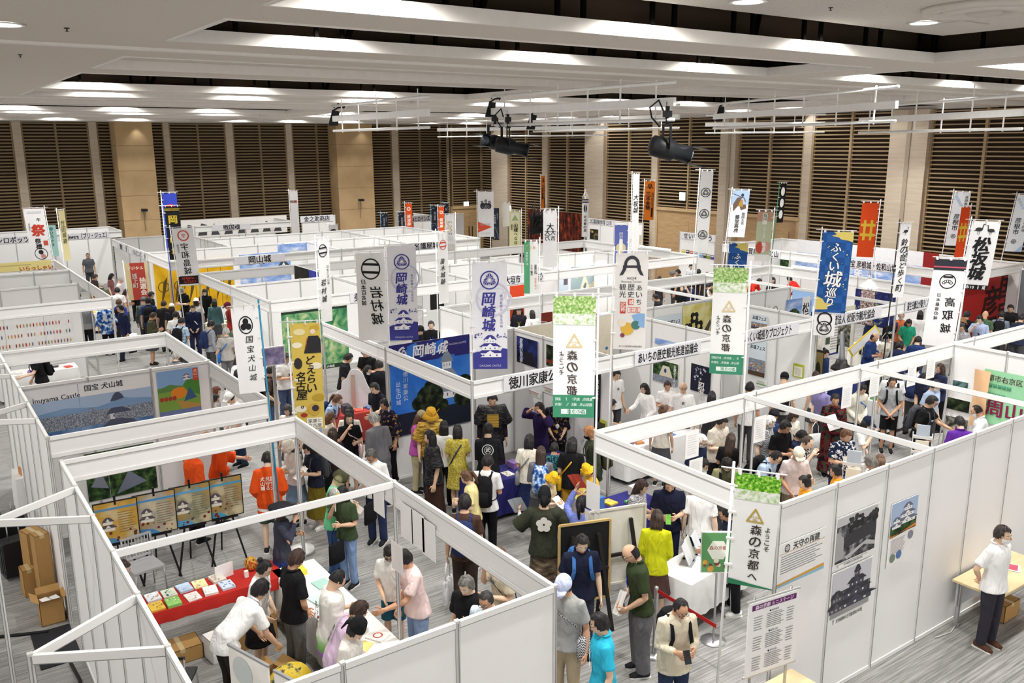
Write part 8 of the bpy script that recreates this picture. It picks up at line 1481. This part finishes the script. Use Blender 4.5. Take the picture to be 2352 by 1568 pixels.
(661, 812, 40, 'read', 1.02, 'short', '#2b2a2b', 'tee', '#dedddb', 'pants', '#4a5878', 'strap:#1b1b1e', 'in pale grey t-shirt left of the yellow banner'),
(657, 930, -30, 'look', .95, 'bob', '#3c3a3a', 'blouse', '#e2ded6', 'skirt', CH, '', 'with greying bob at the lower left of the yellow banner'),
(783, 908, 65, 'lean', .97, 'pony', BR, 'tee', '#a9c4e8', 'pants', CH, 'glasses mask bp:#27345c', 'in light blue shirt with brown ponytail leaning over the table'),
(803, 932, 170, 'look', .95, 'bob', BK, 'blouse', '#e9e3da', 'skirt', CH, '', 'with black hair behind the masked one in black'),
(763, 947, 70, 'look', .93, 'bob', BR, 'blouse', '#dcd3c0', 'skirt', CH, '', 'with brown hair in beige blouse right of the yellow banner'),
(801, 948, 8, 'phone', .96, 'long', BK, 'blouse', '#161618', 'skirt', K1, 'mask:#b9a79a sbag:#e8c8cc', 'in sleeveless black with beige mask'),
(765, 982, 165, 'look', .93, 'long', DB, 'blouse', '#2a2024', 'skirt', K1, '', 'with long dark brown hair beyond the near fascia'),
(855, 947, -150, 'low', 1.04, 'short', '#7a7976', 'jacket', '#6e6e74', 'wide', '#66666c', '', 'with grey hair in long grey jacket'),
(880, 916, -55, 'look', 1.0, 'short', BK, 'happi', 'blackgold', 'pants', K1, '', 'young in dark happi with gold collar'),
(805, 812, 85, 'low', 1.0, 'short', BK, 'tee', '#1d1d22', 'pants', '#4c4a40', '', 'in black behind the white castle shaped cutout'),
(836, 800, -30, 'read', 1.02, 'short', BK, 'tee', '#141416', 'pants', '#48463a', '', 'in black t-shirt beyond the centre fascia'),
(849, 840, 50, 'read', .95, 'long', BK, 'blouse', '#1c1c22', 'skirt', K1, 'mask', 'with black hair and white mask beyond the centre fascia'),
(870, 826, -170, 'look', 1.0, 'short', BK, 'jacket', '#1a1a20', 'pants', K1, '', 'in dark jacket beside the blue castle cloth'),
(857, 880, -40, 'reach', 1.0, 'short', BK, 'polo', '#1d1f28', 'pants', K1, '', 'behind the information tablet post'),
(967, 747, 60, 'look', .98, 'buzz', BK, 'tee', '#17171a', 'pants', CH, 'cap:#1b1b1d', 'in black cap right of the farther violet banner'),
(990, 737, 0, 'stand', 1.0, 'short', BK, 'tee', '#17171a', 'pants', CH, 'lanyard:#3a4ab0', 'in black t-shirt with lanyard above the blue cloth'),
(1192, 706, 0, 'look', 1.0, 'short', BK, 'jacket', '#22222c', 'pants', CH, 'lanyard:#d8c22a', 'in dark jacket with yellow sash inside the Ogaki booth'),
(1222, 712, -170, 'look', .95, 'bob', BK, 'blouse', '#efefee', 'skirt', CH, '', 'in white top facing the one with yellow sash'),
(1503, 676, -80, 'read', 1.0, 'short', BK, 'tee', '#26262c', 'pants', CH, 'glasses', 'in dark top with glasses beside the blue sky picture'),
(1567, 655, -10, 'up', .97, 'long', DB, 'tee', '#1b1b1e', 'pants', K1, '', 'in black top with hand raised among racks'),
(1589, 646, 170, 'stand', 1.0, 'short', BK, 'jacket', '#27284a', 'pants', CH, '', 'in navy jacket among the racks'),
(1620, 650, -110, 'lean', 1.0, 'short', BK, 'tee', '#efefee', 'pants', CH, 'bp:#1b1b1e', 'in white t-shirt leaning with dark strap'),
(1631, 663, -70, 'look', .95, 'bun', DB, 'blouse', '#e4e2e0', 'skirt', CH, '', 'with brown tied hair at the edge of a green topped banner'),
(1587, 606, -20, 'look', 1.0, 'short', BK, 'long', '#e6ebf2', 'pants', CH, 'lanyard:#3a4a80', 'in pale shirt and lanyard behind the counter far back'),
(1543, 620, -80, 'look', 1.0, 'buzz', BK, 'tee', '#26262c', 'pants', CH, 'knit:#77777c', 'in grey knit cap at the bright booth'),
(1556, 619, -60, 'look', .98, 'short', BK, 'tee', '#2c2c34', 'pants', CH, '', 'with black hair right of the grey knit cap'),
(1515, 634, 175, 'look', .95, 'bob', BK, 'tee', '#2c2c34', 'pants', CH, '', 'with black hair left of the grey knit cap'),
(1605, 618, 175, 'look', 1.0, 'short', BK, 'tee', '#1c1c20', 'pants', CH, '', 'with black hair right of the pale shirted one'),
(1624, 624, 175, 'look', .97, 'buzz', BR, 'tee', '#34343a', 'pants', CH, '', 'with brown hair before the book cover wall'),
(1746, 640, 60, 'bend', 1.0, 'short', BK, 'tee', '#e0382a', 'pants', CH, '', 'in bright red shirt bending over a table'),
(1812, 634, -130, 'bend', 1.0, 'short', BK, 'jacket', '#d9302a', 'pants', CH, '', 'in red jacket bending beside the sunset picture'),
(1776, 637, 0, 'look', .98, 'long', BK, 'jacket', '#1c1c22', 'pants', K1, '', 'in dark clothes left of the sunset picture'),
# --- left aisle
(201, 581, 5, 'stand', 1.0, 'buzz', BK, 'tee', '#5f6268', 'pants', CH, '', 'in grey t-shirt behind the far left stall'),
(279, 636, 75, 'look', 1.0, 'thin', GY, 'long', '#e8dfe2', 'pants', CH, '', 'with thinning grey hair in pale pink shirt'),
(303, 640, -20, 'read', .97, 'bob', BK, 'long', '#1d1d22', 'pants', K1, 'lanyard:#d9d9dc', 'in black with lanyard beside the red stand-up banner'),
(269, 660, 172, 'look', 1.0, 'short', BK, 'tee', '#f0f0ef', 'pants', CH, '', 'in white shirt from behind in the left aisle'),
(293, 664, 70, 'read', .95, 'long', DB, 'blouse', '#d0a8a0', 'skirt', CH, '', 'with long brown hair looking at a leaflet in the left aisle'),
(273, 686, 165, 'look', 1.0, 'short', BR, 'polo', '#3f58b8', 'pants', CH, 'bp:#1b1b1e', 'in blue polo with dark strap in the left aisle'),
(274, 700, -65, 'walk', 1.02, 'short', BK, 'long', '#242a48', 'pants', '#2c3040', 'glasses', 'in navy jumper walking left at the charm booth corner'),
(340, 682, 172, 'stand', 1.02, 'short', BK, 'polo', '#2b3a64', 'pants', '#3a3a36', 'bp:#1b1b1e', 'in navy polo with black rucksack, left aisle'),
(355, 718, 80, 'read', .95, 'short', DB, 'long', '#4b4c38', 'skirt', CH, '', 'in olive top with scarf, left aisle'),
(349, 670, 60, 'look', 1.0, 'short', BK, 'tee', '#1e1e22', 'pants', CH, '', 'in black before the golden screen'),
(330, 680, 165, 'look', 1.0, 'buzz', BK, 'jacket', '#55605e', 'pants', CH, 'knit:#62666a', 'in grey hood, left aisle'),
(413, 661, -50, 'read', 1.0, 'short', '#6b6a6a', 'polo', '#17171a', 'pants', K1, 'mask lanyard:#e6e6e8', 'with grey hair in black polo before the golden screen'),
(450, 683, 175, 'look', .93, 'bob', DB, 'blouse', '#ece8e0', 'skirt', CH, 'bucket:#efeae0', 'in white bucket hat before the golden screen'),
(442, 701, 0, 'low', 1.0, 'buzz', BK, 'jacket', '#1d2540', 'pants', '#2b2d4c', 'mask strap:#f0f0f0', 'in navy shirt with white towel and mask'),
(492, 686, 175, 'look', .95, 'bob', BK, 'long', '#54787c', 'skirt', CH, '', 'in teal jumper from behind before the golden screen'),
(469, 664, -10, 'look', .97, 'bob', BK, 'polo', '#17171a', 'pants', K1, 'mask', 'in black with mask behind the counter of the golden screen'),
(520, 693, -70, 'look', .97, 'buzz', DB, 'tee', '#b3352c', 'pants', '#6a8a7a', 'cap:#6a2a3a bp:#4a4c52', 'in red shirt and dark red cap'),
(394, 695, 172, 'look', .95, 'bob', DB, 'tee', '#2a2a30', 'skirt', CH, 'knit:#ece7dc', 'in white beret, left aisle'),
(376, 690, 165, 'look', .97, 'short', DB, 'tee', '#2a2628', 'pants', CH, '', 'with brown hair beside the black and white pole'),
(403, 715, 168, 'look', .98, 'short', BK, 'tee', '#e9e9e8', 'pants', CH, 'strap:#1b1b1e', 'in white top with black strap near the booth corner'),
(418, 729, 150, 'read', 1.0, 'short', BK, 'tee', 'hawaii', 'pants', CH, 'bp:#1b1b1e', 'in pale blue patterned shirt with black rucksack'),
(487, 736, 120, 'look', .98, 'short', BK, 'long', '#9fa3ac', 'pants', CH, 'bp:#27345c', 'in grey shirt with navy rucksack near the white crest banner'),
(519, 752, 172, 'look', 1.0, 'short', '#8a8886', 'polo', '#a9a6a2', 'pants', '#77787a', 'sbag:#2f72c4', 'with white hair in grey polo and blue shoulder bag'),
(55, 730, 172, 'low', .95, 'bob', BK, 'long', '#ddd6ca', 'skirt', K1, 'sbag:#4a4c52', 'in beige jumper at the charm wall'),
(10, 735, 165, 'low', 1.0, 'short', BK, 'long', '#3a3a62', 'pants', '#5a2c34', 'bp:#4c4f3c', 'in navy with olive rucksack at the left edge'),
(191, 692, -20, 'stand', 1.0, 'short', BK, 'long', '#8b8e90', 'pants', '#202022', '', 'in grey sweatshirt at the end of the charm wall'),
(240, 692, 178, 'stand', 1.0, 'short', BK, 'happi', 'bluepat', 'pants', K1, 'back:京西国/f2f2f2', 'in blue happi with white lettering on the back'),
(66, 803, -70, 'reach', 1.0, 'short', BK, 'tee', '#17171a', 'pants', '#2a3350', 'bp:#1b1b1e', 'in black t-shirt reaching over the table on the left'),
(179, 671, 170, 'look', 1.0, 'short', BK, 'polo', '#3d52b4', 'pants', CH, '', 'with black hair and blue collar behind the charm wall'),
(220, 630, 60, 'look', 1.0, 'short', DB, 'polo', '#3a2f2c', 'pants', CH, '', 'in dark brown before the far left stall'),
(233, 647, 165, 'look', 1.0, 'short', GY, 'polo', '#5a5f4c', 'pants', CH, '', 'with grey hair in olive before the far left stall'),
(258, 628, 80, 'look', .95, 'bob', BK, 'blouse', '#8a5a5a', 'skirt', CH, '', 'in dusky pink at the goods carousel'),
(495, 905, 80, 'look', .97, 'short', BK, 'blouse', '#e9e7e2', 'pants', CH, 'mask', 'with black hair and mask under the side fascia'),
(500, 888, 70, 'look', .95, 'long', '#4a2a20', 'blouse', 'plaid', 'skirt', CH, '', 'with reddish brown hair under the side fascia'),
(522, 901, -60, 'low', .95, 'buzz', BK, 'tee', '#e9e9e8', 'pants', '#2c3a50', 'cap:#efefec', 'in white cap and white top under the side fascia'),
(547, 848, 160, 'look', 1.0, 'short', BK, 'tee', '#efefee', 'pants', CH, '', 'with black hair left of the white crest banner'),
(551, 816, 60, 'look', .95, 'bob', DB, 'tee', '#efefee', 'skirt', CH, '', 'with dark brown hair just left of the crest banner pole'),
(405, 806, 160, 'look', 1.0, 'short', GY, 'polo', '#77787c', 'pants', CH, 'strap:#3a3a3e', 'in grey shirt with dark strap at the booth corner'),
(283, 1287, 60, 'look', .97, 'short', DB, 'tee', '#3a3a40', 'pants', CH, '', 'with dark hair half hidden by the left panels'),
]
for a_ in PEOPLE: person(*a_)
